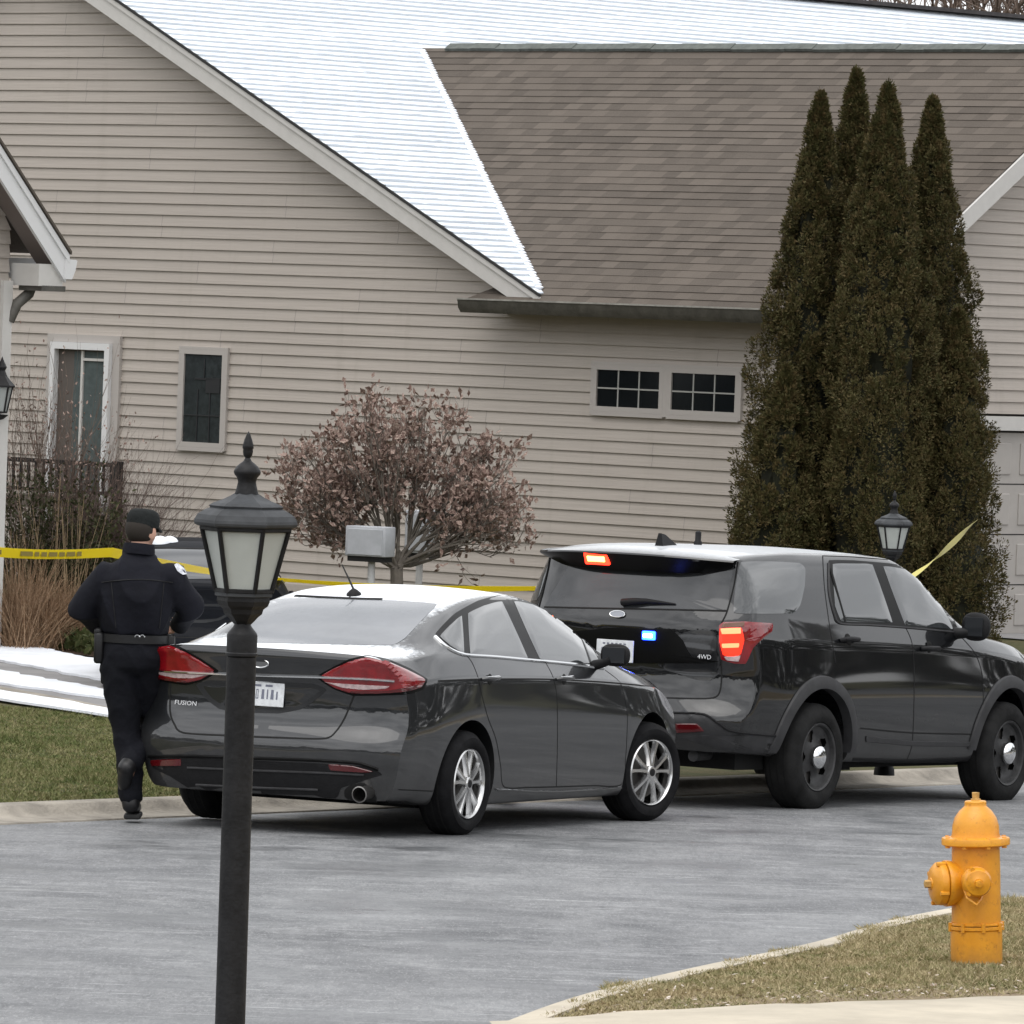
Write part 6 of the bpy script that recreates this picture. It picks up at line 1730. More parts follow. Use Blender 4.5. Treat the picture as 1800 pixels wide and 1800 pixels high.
def hydrangea():
    rg = np.random.default_rng(21); Y = 66.0
    b0 = at_Y(697, 1000, Y); base = np.array([b0[0], b0[1], float(lawn_z(b0[0], b0[1]))]); top = b0[2]
    t = thing('bush', 'rounded bush with many bare stems and dead purple brown leaves against the beige wall', 'bush', base)
    g = MB(); g.tube([base - [0, 0, .1], base + [.02, 0, (top - base[2]) * .5], np.array([base[0], base[1], top])], [.075, .065, .06], 10)
    tips = []; cen = np.array([base[0], base[1], top])
    cl, cr, ct = at_Y(474, 845, Y), at_Y(944, 880, Y), at_Y(690, 722, Y)
    def outline(ang):
        ex = (cr[0] - cen[0]) if ang > 0 else (cen[0] - cl[0])
        return ((abs(math.sin(ang)) / (ex * 1.02)) ** 2.3 + (max(0, math.cos(ang)) / (ct[2] - cen[2])) ** 2.3) ** (-1 / 2.3)
    for k in range(17):                                # main limbs, each forking on its way to the outline
        ang = R(-74 + 154 * (k + rg.uniform(-.3, .3)) / 16); fr_ = rg.normal(0, .26)
        Rr = outline(ang); d0 = np.array([math.sin(ang), fr_, math.cos(ang) + .12]); d0 /= np.linalg.norm(d0[[0, 2]])
        fork = cen + d0 * Rr * rg.uniform(.16, .30) + rg.normal(0, .02, 3)
        g.tube([cen + rg.normal(0, .025, 3), (cen + fork) / 2 + rg.normal(0, .02, 3), fork], [.024, .019, .015], 6, cap=False)
        for q in range(rg.integers(4, 7)):
            an2 = np.clip(ang + rg.normal(0, .22), R(-80), R(86)); R2 = outline(an2) * rg.uniform(.66, .97)
            tip = cen + np.array([math.sin(an2) * R2, fr_ * R2 + rg.normal(0, .16), math.cos(an2) * R2 + .04])
            e = tip - fork; Le = np.linalg.norm(e); pts = [fork]
            for w in (.33, .66, 1.0): pts.append(fork + e * w + np.array([0, 0, .06 * Le * math.sin(math.pi * w)]) + rg.normal(0, .022, 3) * (w < 1))
            g.tube(pts, [.011, .0085, .006, .003], 5, cap=False)
            for w in range(7):
                f_ = rg.uniform(.12, 1.0); i0 = min(2, int(f_ * 3)); p = pts[i0] + (pts[i0 + 1] - pts[i0]) * (f_ * 3 - i0)
                twig_system(g, p, unit(e / Le + rg.normal(0, .55, 3) + np.array([0, 0, .3])), rg.uniform(.12, .28), .0042, 1, rg, .5, tips, .2)
    g.build('stems', m_twig_g, t)
    tips = [q for q in tips]; P = np.array([q[0] for q in tips]); Dd = np.array([q[1] for q in tips])
    keep = rg.random(len(P)) < .58; P, Dd = P[keep], Dd[keep]
    per = 6; n = len(P) * per
    Pi = np.repeat(P, per, 0) + rg.normal(0, .038, (n, 3)); Di = unit(np.repeat(Dd, per, 0) * .4 + rg.normal(0, .62, (n, 3)) + [0, 0, .45])
    Ui = unit(np.cross(Di, rg.normal(0, 1, (n, 3))))
    V, F = leaf_quads(Pi, Di, Ui, .045 + .060 * rg.random(n), .024 + .034 * rg.random(n))
    big_mesh('leaves', V, F, m_purple, t)
hydrangea()

def bare_shrub(name, label, cat, px0, px1, py_top, py_base, Y, n, seed, m, depth=2, spread=.35, up=.25, r=.010, frac=(.5, .9), leaves=None, per=0, lsize=.03):
    rg = np.random.default_rng(seed)
    pc = at_Y((px0 + px1) / 2, py_base, Y); base = np.array([pc[0], pc[1], float(lawn_z(pc[0], pc[1]))])
    H = at_Y(px0, py_top, Y)[2] - base[2]; Wd = (px1 - px0) / FPX * Y
    t = thing(name, label, cat, base); g = MB(); tips = []
    for k in range(n):
        a = rg.uniform(-1, 1); p = base + np.array([a * Wd * .22, rg.normal(0, Wd * .12), -.03])
        d = unit(np.array([a * Wd * .5 + rg.normal(0, .08), rg.normal(0, .25 * Wd), H * (1 - .35 * a * a)]))
        twig_system(g, p, d, H * rg.uniform(*frac) * (1 - .25 * a * a), r, depth, rg, spread, tips, up * .3)
    g.build('stems', m, t)
    if leaves is not None:
        P = np.array([q[0] for q in tips]); Dd = np.array([q[1] for q in tips]); nn = len(P) * per
        Pi = np.repeat(P, per, 0) + rg.normal(0, lsize * 1.6, (nn, 3)); Di = unit(np.repeat(Dd, per, 0) + rg.normal(0, .7, (nn, 3))); Ui = unit(np.cross(Di, rg.normal(0, 1, (nn, 3))))
        V, F = leaf_quads(Pi, Di, Ui, lsize * (.7 + .8 * rg.random(nn)), lsize * (.35 + .4 * rg.random(nn)))
        big_mesh('leaves', V, F, leaves, t)
    return t
bare_shrub('bare_shrub', 'tall bare twiggy shrub in front of the white framed door', 'shrub', 8, 128, 640, 1110, 64.5, 60, 31, m_twig, 3, .15, .5, .009, (.34, .46), m_purple, 1, .035)
bare_shrub('bare_shrub', 'low brown dome of fine bare twigs to the right of the railing', 'shrub', 138, 246, 872, 1100, 63.8, 260, 32, mat('mauve_twigs', (.10, .068, .058), .85, noise=(12, .3)), 2, .30, .05, .0052, (.58, .74), None)
bare_shrub('evergreen_shrub', 'dark green shrub with pale upright stems at the left edge', 'shrub', 6, 150, 850, 1110, 63.3, 26, 33, m_dkshrub, 2, .20, .30, .006, (.38, .55), m_dkshrub, 22, .045)
def stem_clump(name, label, cat, px0, px1, py_top, py_base, Y, n, seed, m, fan=.25, wid=.008, kind=None, droop=.3):
    rg = np.random.default_rng(seed)
    pc = at_Y((px0 + px1) / 2, py_base, Y); base = np.array([pc[0], pc[1], float(lawn_z(pc[0], pc[1]))])
    H = at_Y(px0, py_top, Y)[2] - base[2]; Wd = (px1 - px0) / FPX * Y
    a = rg.uniform(-.5, .5, n); P = base + np.stack([a * Wd * .9, rg.normal(0, .22, n), np.zeros(n)], 1)
    L = H * (.55 + .5 * rg.random(n)) * (1 - .6 * a * a); D = unit(np.stack([a * fan + rg.normal(0, fan * .5, n), rg.normal(0, fan * .5, n), np.ones(n)], 1))
    S = unit(np.cross(D, rg.normal(0, 1, (n, 3)))); V = []; k = 4
    for j in range(k + 1):
        f_ = j / k; c = P + D * (L * f_)[:, None] + np.stack([D[:, 0], D[:, 1], -np.abs(D[:, 0])], 1) * (droop * L * f_ * f_)[:, None]
        w = wid * (1 - .75 * f_); V += [c - S * w / 2, c + S * w / 2]
    V = np.stack(V, 1).reshape(-1, 3); q = np.arange(n)[:, None] * (2 * (k + 1)); F = np.concatenate([q + np.array([[2 * j, 2 * j + 1, 2 * j + 3, 2 * j + 2]]) for j in range(k)])
    o = big_mesh(name, V, F, m, base=base)
    return tag(o, label, cat, kind=kind)
stem_clump('dry_stalks', 'tall pale dry stalks rising through the dark shrub at the left edge', 'dry plant', 10, 150, 820, 1100, 63.0, 70, 41, m_tan, .18, .012)
stem_clump('ornamental_grass', 'russet clump of dry ornamental grass under the yellow tape at the left', 'grass clump', -20, 110, 985, 1105, 62.4, 1500, 42, m_russet, .75, .008)
stem_clump('ornamental_grass', 'russet clump of dry ornamental grass partly behind the officer', 'grass clump', 70, 190, 1000, 1105, 62.6, 1400, 43, m_russet, .8, .008)
# mulch bed and ground cover
drape('planting_bed', [(-200, 1062), (0, 1118), (120, 1150), (330, 1180), (420, 1150), (200, 1095), (0, 1060), (-200, 1010)], lawn_z, .07, m_bed, dz=.012)
def groundcover(name, px_poly, n, seed, m, hgt, dz=0.0):
    rg = np.random.default_rng(seed); Q = np.array([at_plane(a, c_, (0, 0, .07), (0, 0, 1))[:2] for a, c_ in px_poly])
    lo, hi = Q.min(0), Q.max(0); out = []
    while len(out) < n:
        p = rg.uniform(lo, hi, (n, 2)); ins = np.zeros(n, bool); j = len(Q) - 1
        for i in range(len(Q)):
            c_ = ((Q[i, 1] > p[:, 1]) != (Q[j, 1] > p[:, 1])) & (p[:, 0] < (Q[j, 0] - Q[i, 0]) * (p[:, 1] - Q[i, 1]) / (Q[j, 1] - Q[i, 1] + 1e-12) + Q[i, 0]); ins ^= c_; j = i
        out += list(p[ins])
    p = np.array(out[:n]); z = lawn_z(p[:, 0], p[:, 1]); lump = .5 + .5 * np.sin(p[:, 0] * 5.1 + 1) * np.sin(p[:, 1] * 3.7)
    P = np.stack([p[:, 0], p[:, 1], z + rg.random(n) * hgt * (.4 + .8 * lump)], 1)
    D = unit(rg.normal(0, .7, (n, 3)) + [0, 0, .7]); U = unit(np.cross(D, rg.normal(0, 1, (n, 3))))
    V, F = leaf_quads(P, D, U, .05 + .05 * rg.random(n), .03 + .03 * rg.random(n))
    return tag(big_mesh(name, V, F, m), kind='stuff')
groundcover('groundcover', [(-120, 1085), (0, 1118), (90, 1142), (175, 1158), (260, 1168), (330, 1150), (200, 1120), (60, 1095), (-120, 1050)], 9000, 51, m_ivy, .20)
stem_clump('ornamental_grass', 'tuft of dry grass at the foot of the dark shrub beside the pale stalks', 'grass clump', 10, 60, 930, 1100, 62.2, 240, 47, m_russet, .5, .008)

# ---------------------------------------------------------------- turf
m_grass = leaf_mat('winter_grass', (.080, .108, .028), (.150, .160, .056), (.27, .235, .12), 1.3, .6)
m_grass2 = leaf_mat('dormant_grass', (.14, .150, .052), (.30, .245, .13), (.50, .41, .26), 3.0, .7)
def grass(name, pts, zf, n_l, w, m, seed, flop=.6):
    rg = np.random.default_rng(seed); n = len(pts); z = zf(pts[:, 0], pts[:, 1])
    patch_ = .6 + .5 * (.5 + .5 * np.sin(pts[:, 0] * 2.3 + 2 * np.sin(pts[:, 1] * 1.1))) * (.5 + .5 * np.sin(pts[:, 1] * 1.9 + 1.3))
    P = np.stack([pts[:, 0], pts[:, 1], z - .004], 1)
    D = unit(np.concatenate([rg.normal(0, flop, (n, 2)), np.full((n, 1), 1.0)], 1)); U = unit(np.cross(D, rg.normal(0, 1, (n, 3))))
    L = n_l * (.5 + rg.random(n)) * patch_
    V = np.stack([P - U * w / 2, P + U * w / 2, P + D * L[:, None] + np.concatenate([D[:, :2], -.3 * np.ones((n, 1))], 1) * (L * .25)[:, None]], 1).reshape(-1, 3)
    return tag(big_mesh(name, V, np.arange(n * 3).reshape(-1, 3), m), kind='stuff')
rg = np.random.default_rng(61)
def inside(p, Q):
    ins = np.zeros(len(p), bool); j = len(Q) - 1
    for i in range(len(Q)):
        c_ = ((Q[i, 1] > p[:, 1]) != (Q[j, 1] > p[:, 1])) & (p[:, 0] < (Q[j, 0] - Q[i, 0]) * (p[:, 1] - Q[i, 1]) / (Q[j, 1] - Q[i, 1] + 1e-12) + Q[i, 0]); ins ^= c_; j = i
    return ins
lawn_poly = np.array([at_plane(a, c_, (0, 0, .08), (0, 0, 1))[:2] for a, c_ in [(-160, 1210), (0, 1238), (200, 1259), (330, 1272), (480, 1310)]] + [tuple(LF0 + FD * 5.5 + FN * .50), tuple(LF0 - FD * 2.2 + FN * .50)])
p = rg.uniform(lawn_poly.min(0), lawn_poly.max(0), (420000, 2)); p = p[inside(p, lawn_poly)][:120000]
grass('lawn_grass', p, lawn_z, .045, .0085, m_grass, 62, .75)
# verge between the near kerb and the pavement
p = rg.uniform([-.3, 26.5], [5.2, 41.0], (1100000, 2)); s_, _ = near_d(p[:, 0], p[:, 1])
sw = np.array([near_walk[0], near_walk[-1]]); dv = (sw[1] - sw[0]) / np.linalg.norm(sw[1] - sw[0]); nv = np.array([-dv[1], dv[0]])
sdist = (p - sw[0]) @ nv
wob = .06 * np.sin(p[:, 0] * 9) + .05 * np.sin(p[:, 1] * 7 + 1)
ok = (s_ > .10 + wob) & (sdist > .02 + .5 * wob)
bare = .5 + .5 * np.sin(p[:, 0] * 3.1 + 1.0) * np.cos(p[:, 1] * 2.2)
ok &= rg.random(len(p)) < np.clip(.25 + .9 * np.clip(sdist / 1.2, 0, 1) + .3 * (bare - .5), .12, 1)
p = p[ok][:230000]
grass('verge_grass', p, near_z, .040, .0065, m_grass2, 63, .9)
# dead leaves and straw scattered on the worn edge of the verge
n = 5000; q = rg.uniform([-.2, 27.0], [3.2, 31.0], (n, 2)); sd = (q - sw[0]) @ nv; s_, _ = near_d(q[:, 0], q[:, 1])
clump = .5 + .5 * np.sin(q[:, 0] * 5.3 + 1) * np.sin(q[:, 1] * 4.1)
q = q[(sd > .03) & (s_ > .15) & (rg.random(n) < np.exp(-sd / .45) * clump)]; n = len(q)
D = unit(np.concatenate([rg.normal(0, 1, (n, 2)), rg.normal(0, .25, (n, 1))], 1)); U = unit(np.cross(D, rg.normal(0, .35, (n, 3)) + [0, 0, 1]))
V, F = leaf_quads(np.stack([q[:, 0], q[:, 1], near_z(q[:, 0], q[:, 1]) + .022], 1), D, U, .014 + .03 * rg.random(n) ** 2, .008 + .014 * rg.random(n))
tag(big_mesh('leaf_litter', V, F, leaf_mat('leaf_litter', (.22, .15, .10), (.36, .28, .20), (.68, .64, .58), 9.0)), kind='stuff')

# ---------------------------------------------------------------- bare trees beyond the roof
def bare_tree(label, x, y, H, seed):
    rg = np.random.default_rng(seed); base = np.array([x, y, float(lawn_z(x, y))])
    t = thing('bare_tree', label, 'tree', base, group='bare trees beyond the roof'); g = MB(); tips = []
    g.tube([base, base + [.1, 0, H * .25], base + [-.05, .1, H * .5]], [.26, .2, .14], 10); g.build('trunk', m_bark, t, smooth=60)
    g = MB()
    for k in range(26):
        h_ = rg.uniform(.22, .5) * H; a = rg.uniform(0, 2 * math.pi)
        twig_system(g, base + [0, 0, h_], unit(np.array([math.cos(a) * .9, math.sin(a) * .9, .55])), H * rg.uniform(.22, .4), .05, 3, rg, .42, tips, .12, (3, 5), .12)
    g.build('crown', m_twig, t)
for k, (x, y, H) in enumerate([(6.0, 112, 13.5), (8.6, 118, 14), (11.5, 110, 13)]):
    bare_tree('bare brown tree whose twigs show beyond the snowy ridge at the top right', x, y, H, 70 + k)

# ---------------------------------------------------------------- unseen ring of wood, added to darken the reflections in the car paint
def reflection_wood():
    rg = np.random.default_rng(90); n = 46000
    az = rg.uniform(R(14), R(346), n); h = rg.random(n) ** .8
    top = 11 + 2.5 * np.sin(az * 9) + 1.8 * np.sin(az * 23 + 1) + 1.2 * np.sin(az * 61)
    rad = 82 + 10 * np.sin(az * 5) + rg.uniform(0, 14, n)
    P = np.stack([np.sin(az) * rad, 30 + np.cos(az) * rad, h * top - 1.0], 1)
    D = unit(rg.normal(0, .6, (n, 3)) + [0, 0, .8]); U = unit(np.cross(D, rg.normal(0, 1, (n, 3))))
    V, F = leaf_quads(P, D, U, .9 + 1.2 * rg.random(n), .5 + .7 * rg.random(n))
    tag(big_mesh('reflection_wood', V, F, leaf_mat('added_wood', (.035, .032, .024), (.06, .052, .04), (.045, .05, .03), .2)), kind='stuff')
reflection_wood()
# ================================================================== THE OFFICER
def blob(name, shapes, m, parent, voxel, it=5, fold=None):
    """one continuous skin over overlapping limbs: shapes = ('cap', p0, r0, p1, r1) or ('rings', [(centre, rx, ry)...])"""
    g = MB()
    for s in shapes:
        if s[0] == 'cap':
            p0, r0, p1, r1 = np.asarray(s[1], float), s[2], np.asarray(s[3], float), s[4]
            d = p1 - p0; L = np.linalg.norm(d); d = d / (L + 1e-9); pts, rr = [], []
            for a in np.linspace(-88, 0, 7): pts.append(p0 + d * r0 * math.sin(R(a))); rr.append(r0 * math.cos(R(a)))
            for a in np.linspace(0, 88, 7): pts.append(p1 + d * r1 * math.sin(R(a))); rr.append(r1 * math.cos(R(a)))
            g.tube(pts, rr, 18)
        else:
            n = 28; V = []
            for c, rx, ry in s[1]:
                for k in range(n): th = 2 * math.pi * k / n; V.append(np.asarray(c, float) + np.array([math.cos(th) * rx, math.sin(th) * ry, 0]))
            k = len(s[1])
            g.add(V, [(i * n + j, i * n + (j + 1) % n, (i + 1) * n + (j + 1) % n, (i + 1) * n + j) for i in range(k - 1) for j in range(n)] + [tuple(range(n))[::-1], tuple((k - 1) * n + j for j in range(n))])
    o = g.build(name, m)
    md = o.modifiers.new('r', 'REMESH'); md.mode = 'VOXEL'; md.voxel_size = voxel; md.use_smooth_shade = True
    sm = o.modifiers.new('s', 'SMOOTH'); sm.factor = .5; sm.iterations = it
    dg = bpy.context.evaluated_depsgraph_get()
    me = bpy.data.meshes.new_from_object(o.evaluated_get(dg), depsgraph=dg); bpy.data.objects.remove(o)
    me.name = name; me.materials.clear(); me.materials.append(m); me.polygons.foreach_set('use_smooth', [True] * len(me.polygons))
    if fold:
        n = len(me.vertices); co = np.zeros(n * 3, np.float32); me.vertices.foreach_get('co', co); co = co.reshape(-1, 3)
        nr = np.zeros(n * 3, np.float32); me.vertices.foreach_get('normal', nr); nr = nr.reshape(-1, 3)
        amp, fx, fz = fold
        w = (1 - 2 * np.abs(np.sin(co[:, 2] * fz * .5 + 2.2 * np.sin(co[:, 0] * fx + 1.3) + 1.4 * np.sin(co[:, 1] * 9 + co[:, 2] * 3))) ** .7) * .75 + np.sin(co[:, 0] * fx * 2.3 + co[:, 2] * fz * .6) * .35
        co += nr * (w * amp)[:, None]; me.vertices.foreach_set('co', co.ravel()); me.update()
    return link(name, me, parent)
def officer():
    Y = 43.2
    def q(px, py, dy=0.0): return at_Y(px, py, Y + dy)
    ft = q(228, 1426); base = np.array([ft[0], ft[1], zs(ft[0], ft[1]) + .024])
    t = thing('person', 'person in dark navy uniform jacket and cap walking away beside the grey saloon', 'person', base)
    m_skin = mat('skin', (.52, .30, .22), .55, noise=(14, .12))
    def cloth(name, col, sc, b=.5): return mat(name, col, .85, noise=(5, .25), bump=(sc, b), spec=.25)
    m_jk = cloth('navy_jacket', (.0065, .007, .0115), 14, .5); m_tr = cloth('navy_trousers', (.0045, .005, .008), 16, .5)
    m_boot = mat('black_boot', (.008, .008, .009), .4, noise=(20, .4)); m_belt = mat('duty_belt', (.006, .006, .007), .45)
    m_cap = cloth('dark_cap', (.012, .014, .014), 30); m_hair = mat('dark_hair', (.022, .017, .013), .8)
    # joints
    hd = q(250, 932, .05)
    J = dict(neck0=q(242, 985, .0), neck1=q(248, 952, .04), shL=q(181, 1014, .0), elL=q(148, 1066, -.02), wrL=q(172, 1102, .20), haL=q(186, 1104, .28), shR=q(301, 1014, .0), elR=q(331, 1066, .02), wrR=q(318, 1100, .24), haR=q(308, 1102, .32),
             hipL=q(212, 1172, .0), knL=q(221, 1284, .05), anL=q(229, 1392, .0), toL=q(233, 1416, .17), hipR=q(258, 1172, .03), knR=q(268, 1278, .24), anR=q(228, 1346, -.10), toR=q(218, 1384, -.03))
    C = lambda a, ra, b, rb: ('cap', J[a] if isinstance(a, str) else a, ra, J[b] if isinstance(b, str) else b, rb)
    fd = unit(np.array([.62, .78, -.10])); rt_ = unit(np.cross(fd, [0, 0, 1.0])); upv = np.cross(rt_, fd)
    S = [('rings', [(q(236, 1165, .01), .10, .09), (q(236, 1150, .01), .165, .125), (q(238, 1108, .01), .155, .115), (q(240, 1050), .19, .13), (q(240, 1012), .17, .11), (q(241, 995), .10, .085), (q(242, 985), .07, .065)]),
         C('neck0', .066, 'neck1', .060), ('cap', hd - upv * .02 + fd * .012, .082, hd + upv * .035 - fd * .008, .094), ('cap', hd - upv * .062 + fd * .050, .044, hd - upv * .03 + fd * .03, .066),
         C('shL', .062, 'elL', .046), C('elL', .046, 'wrL', .032), C('wrL', .034, 'haL', .036), C('shR', .062, 'elR', .046), C('elR', .046, 'wrR', .032), C('wrR', .034, 'haR', .036),
         C('hipL', .095, 'knL', .062), C('knL', .060, 'anL', .044), C('anL', .044, 'toL', .036), C('hipR', .095, 'knR', .062), C('knR', .060, 'anR', .044), C('anR', .044, 'toR', .034)]
    for s_ in 'LR':                                     # four fingers and a thumb curled in front of the belt
        hc = J['ha' + s_]; d = unit(hc - J['wr' + s_]); up_ = np.array([0, 0, 1.0]); sgn = -1 if s_ == 'L' else 1
        for i, off in enumerate((-.033, -.011, .011, .033)):
            ln = (.034, .042, .040, .030)[i]; a = hc + d * .030 + up_ * off; b_ = a + d * ln - np.array([sgn * ln * .2, 0, 0]); c_ = b_ + d * ln * .2 - np.array([sgn * ln * .8, 0, 0])
            S += [C(a, .0100, b_, .0092), C(b_, .0092, c_, .008)]
        a = hc - d * .01 + up_ * .034; b_ = a + d * .024 + up_ * .026; S += [C(a, .013, b_, .011), C(b_, .011, b_ + d * .028, .009)]
    blob('body', S, m_skin, t, .0075, 3)
    g = MB(); g.lathe([(.0, .0), (.018, .006), (.012, .03), (0, .045)], hd + fd * .086 - upv * .02, n=10, axis=unit(fd - upv * .3)); g.build('nose', m_skin, t, smooth=60)
    for sg in (-1, 1):
        e = hd + rt_ * sg * .088 - upv * .015 - fd * .005; g = MB(); g.lathe([(.0, -.006), (.026, -.004), (.030, .004), (.022, .010), (.0, .006)], e, n=14, axis=unit(rt_ * sg - fd * .3)); V = np.array(g.v); V[:, 2] = e[2] + (V[:, 2] - e[2]) * 1.3; g.v = [tuple(p) for p in V]; g.build('ear', m_skin, t, smooth=60)
        e = hd + fd * .080 + rt_ * sg * .033 + upv * .008; g = MB(); g.lathe([(0, -.006), (.013, -.003), (.013, .003), (0, .006)], e, n=12, axis=fd); g.build('eye', mat('eye', (.05, .04, .035), .2), t, smooth=60)
    g = MB(); g.box(hd + fd * .090 - upv * .055, (.045, .012, .010), np.array([rt_, fd, upv]), bev=.004); g.build('mouth', mat('lips', (.38, .16, .13), .5), t)
    g = MB(); bm = bmesh.new(); bmesh.ops.create_uvsphere(bm, u_segments=24, v_segments=16, radius=1)
    V = [hd - fd * .016 + rt_ * v.co.x * .098 + fd * v.co.y * .100 + upv * (v.co.z * .104 + .010) for v in bm.verts]
    F = [[v.index for v in f.verts] for f in bm.faces if f.calc_center_median().y < .22 and f.calc_center_median().z > -.80]; bm.free()
    g.add(V, F); g.build('hair', m_hair, t, smooth=60)
    g = MB(); ct = hd + upv * .030; pr = [(.1015, -.012), (.1045, .008), (.105, .032), (.102, .060), (.089, .088), (.058, .104), (.0, .108)]
    n = 28; V = []
    for r_, z in pr:
        for k in range(n): th = 2 * math.pi * k / n; V.append(ct + rt_ * math.cos(th) * r_ * .98 + fd * math.sin(th) * r_ * 1.06 + upv * z)
    g.add(V, [(i * n + k, i * n + (k + 1) % n, (i + 1) * n + (k + 1) % n, (i + 1) * n + k) for i in range(len(pr) - 1) for k in range(n)])
    cap = g.build('cap', m_cap, t, smooth=60)
    g = MB(); V = []
    for z in (.0, -.005):
        for k in range(13): th = R(25 + 130 * k / 12); V.append(ct + rt_ * math.cos(th) * .100 + fd * math.sin(th) * .106 + upv * (.000 + z))
        for k in range(13): th = R(25 + 130 * k / 12); V.append(ct + rt_ * math.cos(th) * .094 + fd * (math.sin(th) * .165) + upv * (-.024 + z))
    g.add(V, [(k, k + 1, 14 + k, 13 + k) for k in range(12)] + [(26 + k, 39 + k, 40 + k, 27 + k) for k in range(12)] + [(13 + k, 14 + k, 40 + k, 39 + k) for k in range(12)]); g.build('cap_peak', m_cap, cap, smooth=40)
    # jacket: torso and both sleeves
    SJ = [('rings', [(q(238, 1117, .02), .190, .150), (q(238, 1113, .02), .212, .168), (q(238, 1100, .01), .222, .178), (q(239, 1075), .238, .188), (q(240, 1045, -.01), .248, .190), (q(240, 1018, -.01), .246, .172), (q(241, 1002, .0), .215, .150), (q(242, 990, .0), .165, .130), (q(243, 981, .01), .118, .108), (q(244, 972, .02), .098, .096), (q(245, 962, .025), .094, .092), (q(245.5, 957, .03), .080, .080)]),
          C(q(186, 1017), .108, q(151, 1058, -.01), .090), C(q(151, 1058, -.01), .090, q(144, 1070, .0), .088), C(q(144, 1070, .0), .086, q(172, 1100, .19), .064),
          C(q(298, 1017), .108, q(328, 1056, .0), .090), C(q(328, 1056, .0), .090, q(334, 1070, .03), .088), C(q(334, 1070, .03), .085, q(318, 1099, .23), .064)]
    jk = blob('jacket', SJ, m_jk, t, .011, 6, (.013, 8, 22))
    g = MB(); cl = q(244, 966, .022); g.lathe([(.104, -.035), (.104, -.01), (.100, .02), (.098, .034), (.092, .034), (.094, .0)], cl, n=28, axis=(.05, .12, 1)); g.build('collar', m_jk, jk, smooth=50)
    bv = BVHTree.FromPolygons([v.co for v in jk.data.vertices], [p.vertices for p in jk.data.polygons])
    def on_cloth(px, py, off):
        d = Vector(ray(px, py)).normalized(); l, nn, _, _ = bv.ray_cast(Vector(CPOS), d)
        if l is None: return None
        if nn.dot(d) > 0: nn = -nn
        return np.array(l) + np.array(nn) * off
    P = [p for p in (on_cloth(a_, b2, .006) for a_, b2 in Car.smooth_poly([(306, 994), (312, 991), (323, 1000), (329, 1009), (321, 1011), (311, 1004)], 2.0, .2)) if p is not None]
    if len(P) > 4:
        g = MB(); g.add(P + [on_cloth(317, 1001, .006)], [(i, (i + 1) % len(P), len(P)) for i in range(len(P))]); g.build('shoulder_patch', mat('sleeve_patch', (.55, .57, .62), .7, noise=(45, .4)), jk)
    # yoke seam across the back and a knitted hem
    Q = [p for p in (on_cloth(a_, 1024 - 5 * math.sin(math.pi * (a_ - 178) / 126), .002) for a_ in np.linspace(178, 304, 40)) if p is not None]
    g = MB(); g.tube(Q, .0035, 6); g.build('yoke_seam', m_belt, jk, smooth=50)
    for x0 in (196, 288):
        Q = [p for p in (on_cloth(x0 + (a_ - 1024) * (.10 if x0 < 240 else -.10), a_, .002) for a_ in np.linspace(1024, 1104, 30)) if p is not None]
        g = MB(); g.tube(Q, .003, 6); g.build('back_seam', m_belt, jk, smooth=50)
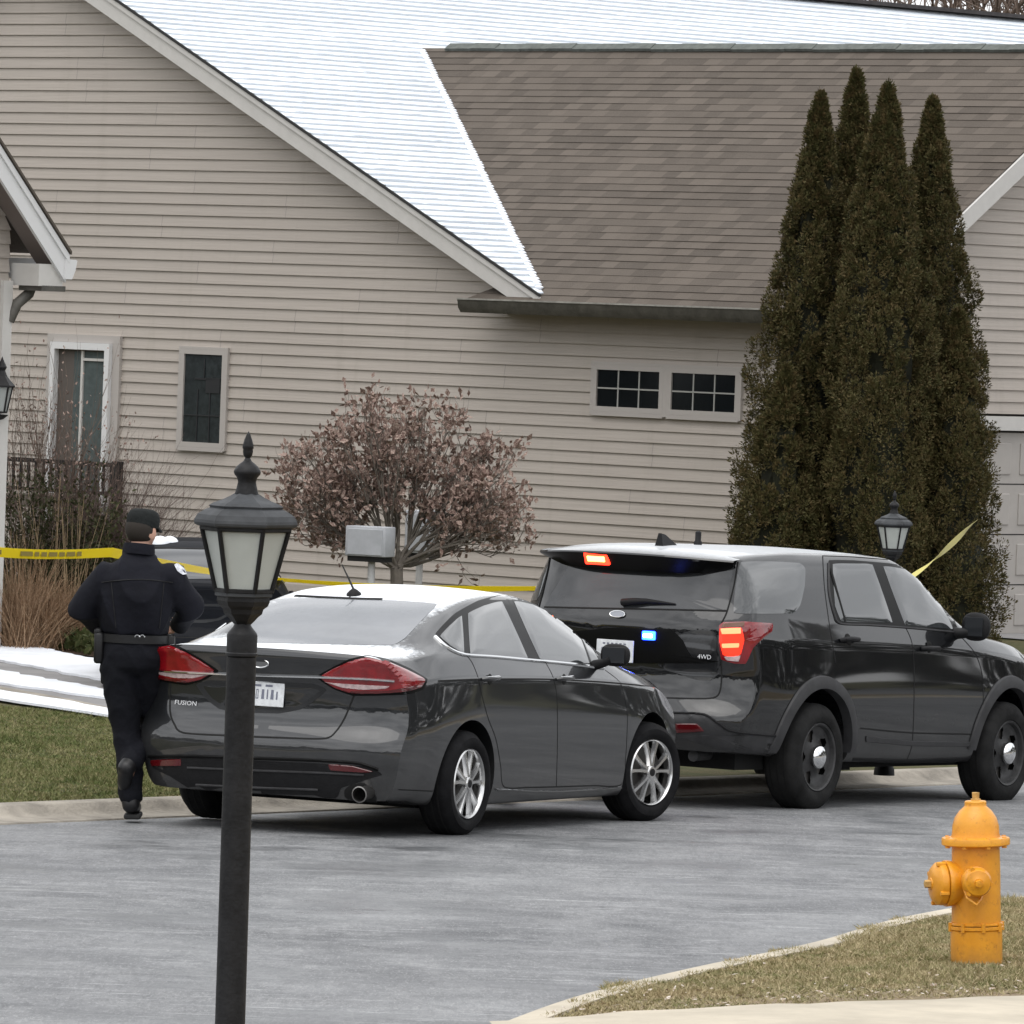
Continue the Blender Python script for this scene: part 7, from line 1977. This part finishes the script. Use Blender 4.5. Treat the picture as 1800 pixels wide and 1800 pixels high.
    # trousers
    ST = [('rings', [(q(238, 1112, .02), .185, .145), (q(238, 1125, .015), .205, .160), (q(237, 1150, .01), .215, .172), (q(236, 1172, .01), .205, .165), (q(236, 1186, .01), .13, .11)]),
          C(q(210, 1172), .128, q(216, 1230, .02), .112), C(q(216, 1230, .02), .112, q(222, 1286, .04), .094), C(q(222, 1286, .04), .094, q(228, 1345, .0), .084), C(q(228, 1345, .0), .084, q(230, 1398, -.01), .080),
          C(q(260, 1172, .03), .128, q(263, 1230, .13), .110), C(q(263, 1230, .13), .110, q(268, 1278, .24), .094), C(q(268, 1278, .24), .092, q(232, 1338, -.07), .074)]
    blob('trousers', ST, m_tr, t, .011, 6, (.006, 14, 30))
    blob('boot', [C(q(230, 1385), .066, q(230, 1414, -.03), .058), C(q(230, 1415, -.03), .052, q(234, 1416, .10), .050), C(q(234, 1416, .10), .050, q(238, 1419, .20), .040)], m_boot, t, .009, 4)
    blob('boot', [C(q(233, 1336, -.06), .060, q(222, 1350, -.12), .056), C(q(222, 1350, -.12), .052, q(219, 1374, -.07), .048), C(q(219, 1374, -.07), .048, q(222, 1392, -.01), .040)], m_boot, t, .009, 4)
    b0 = q(231, 1427, .06); b0[2] = base[2] + .004
    g = MB(); g.box(b0 + [.01, .04, .014], (.105, .30, .034), bev=.012); g.build('boot_sole', mat('boot_sole', (.02, .02, .02), .8), t)
    # duty belt with its gear
    bc = q(238, 1122, .018); n = 36; pr = [(-.028, 1.0), (-.026, 1.035), (.026, 1.035), (.028, 1.0)]; V = []
    for z, f_ in pr:
        for k in range(n): th = 2 * math.pi * k / n; V.append(bc + np.array([math.cos(th) * .212 * f_, math.sin(th) * .168 * f_, z]))
    g = MB(); g.add(V, [(i * n + k, i * n + (k + 1) % n, (i + 1) * n + (k + 1) % n, (i + 1) * n + k) for i in range(3) for k in range(n)])
    bl = g.build('duty_belt', m_belt, t, smooth=50)
    c0 = q(172, 1138, .0); g = MB(); g.box(c0 + [.01, 0, -.0], (.065, .12, .20), bev=.02); g.box(c0 + [.0, .0, .09], (.05, .07, .07), bev=.015); g.build('holster', m_belt, bl, smooth=50)
    c0 = q(299, 1132, .02); g = MB(); g.box(c0, (.06, .09, .12), bev=.015); g.build('pouch', m_belt, bl, smooth=50)
    for px in (241, 250):
        c0 = q(px, 1120, -.178); g = MB(); nn = 16
        g.tube([c0 + [.014 * math.cos(2 * math.pi * k / nn), 0, .014 * math.sin(2 * math.pi * k / nn)] for k in range(nn // 2 + 1)], .0045, 6); g.build('handcuff', m_chrome, bl, smooth=50)
officer()
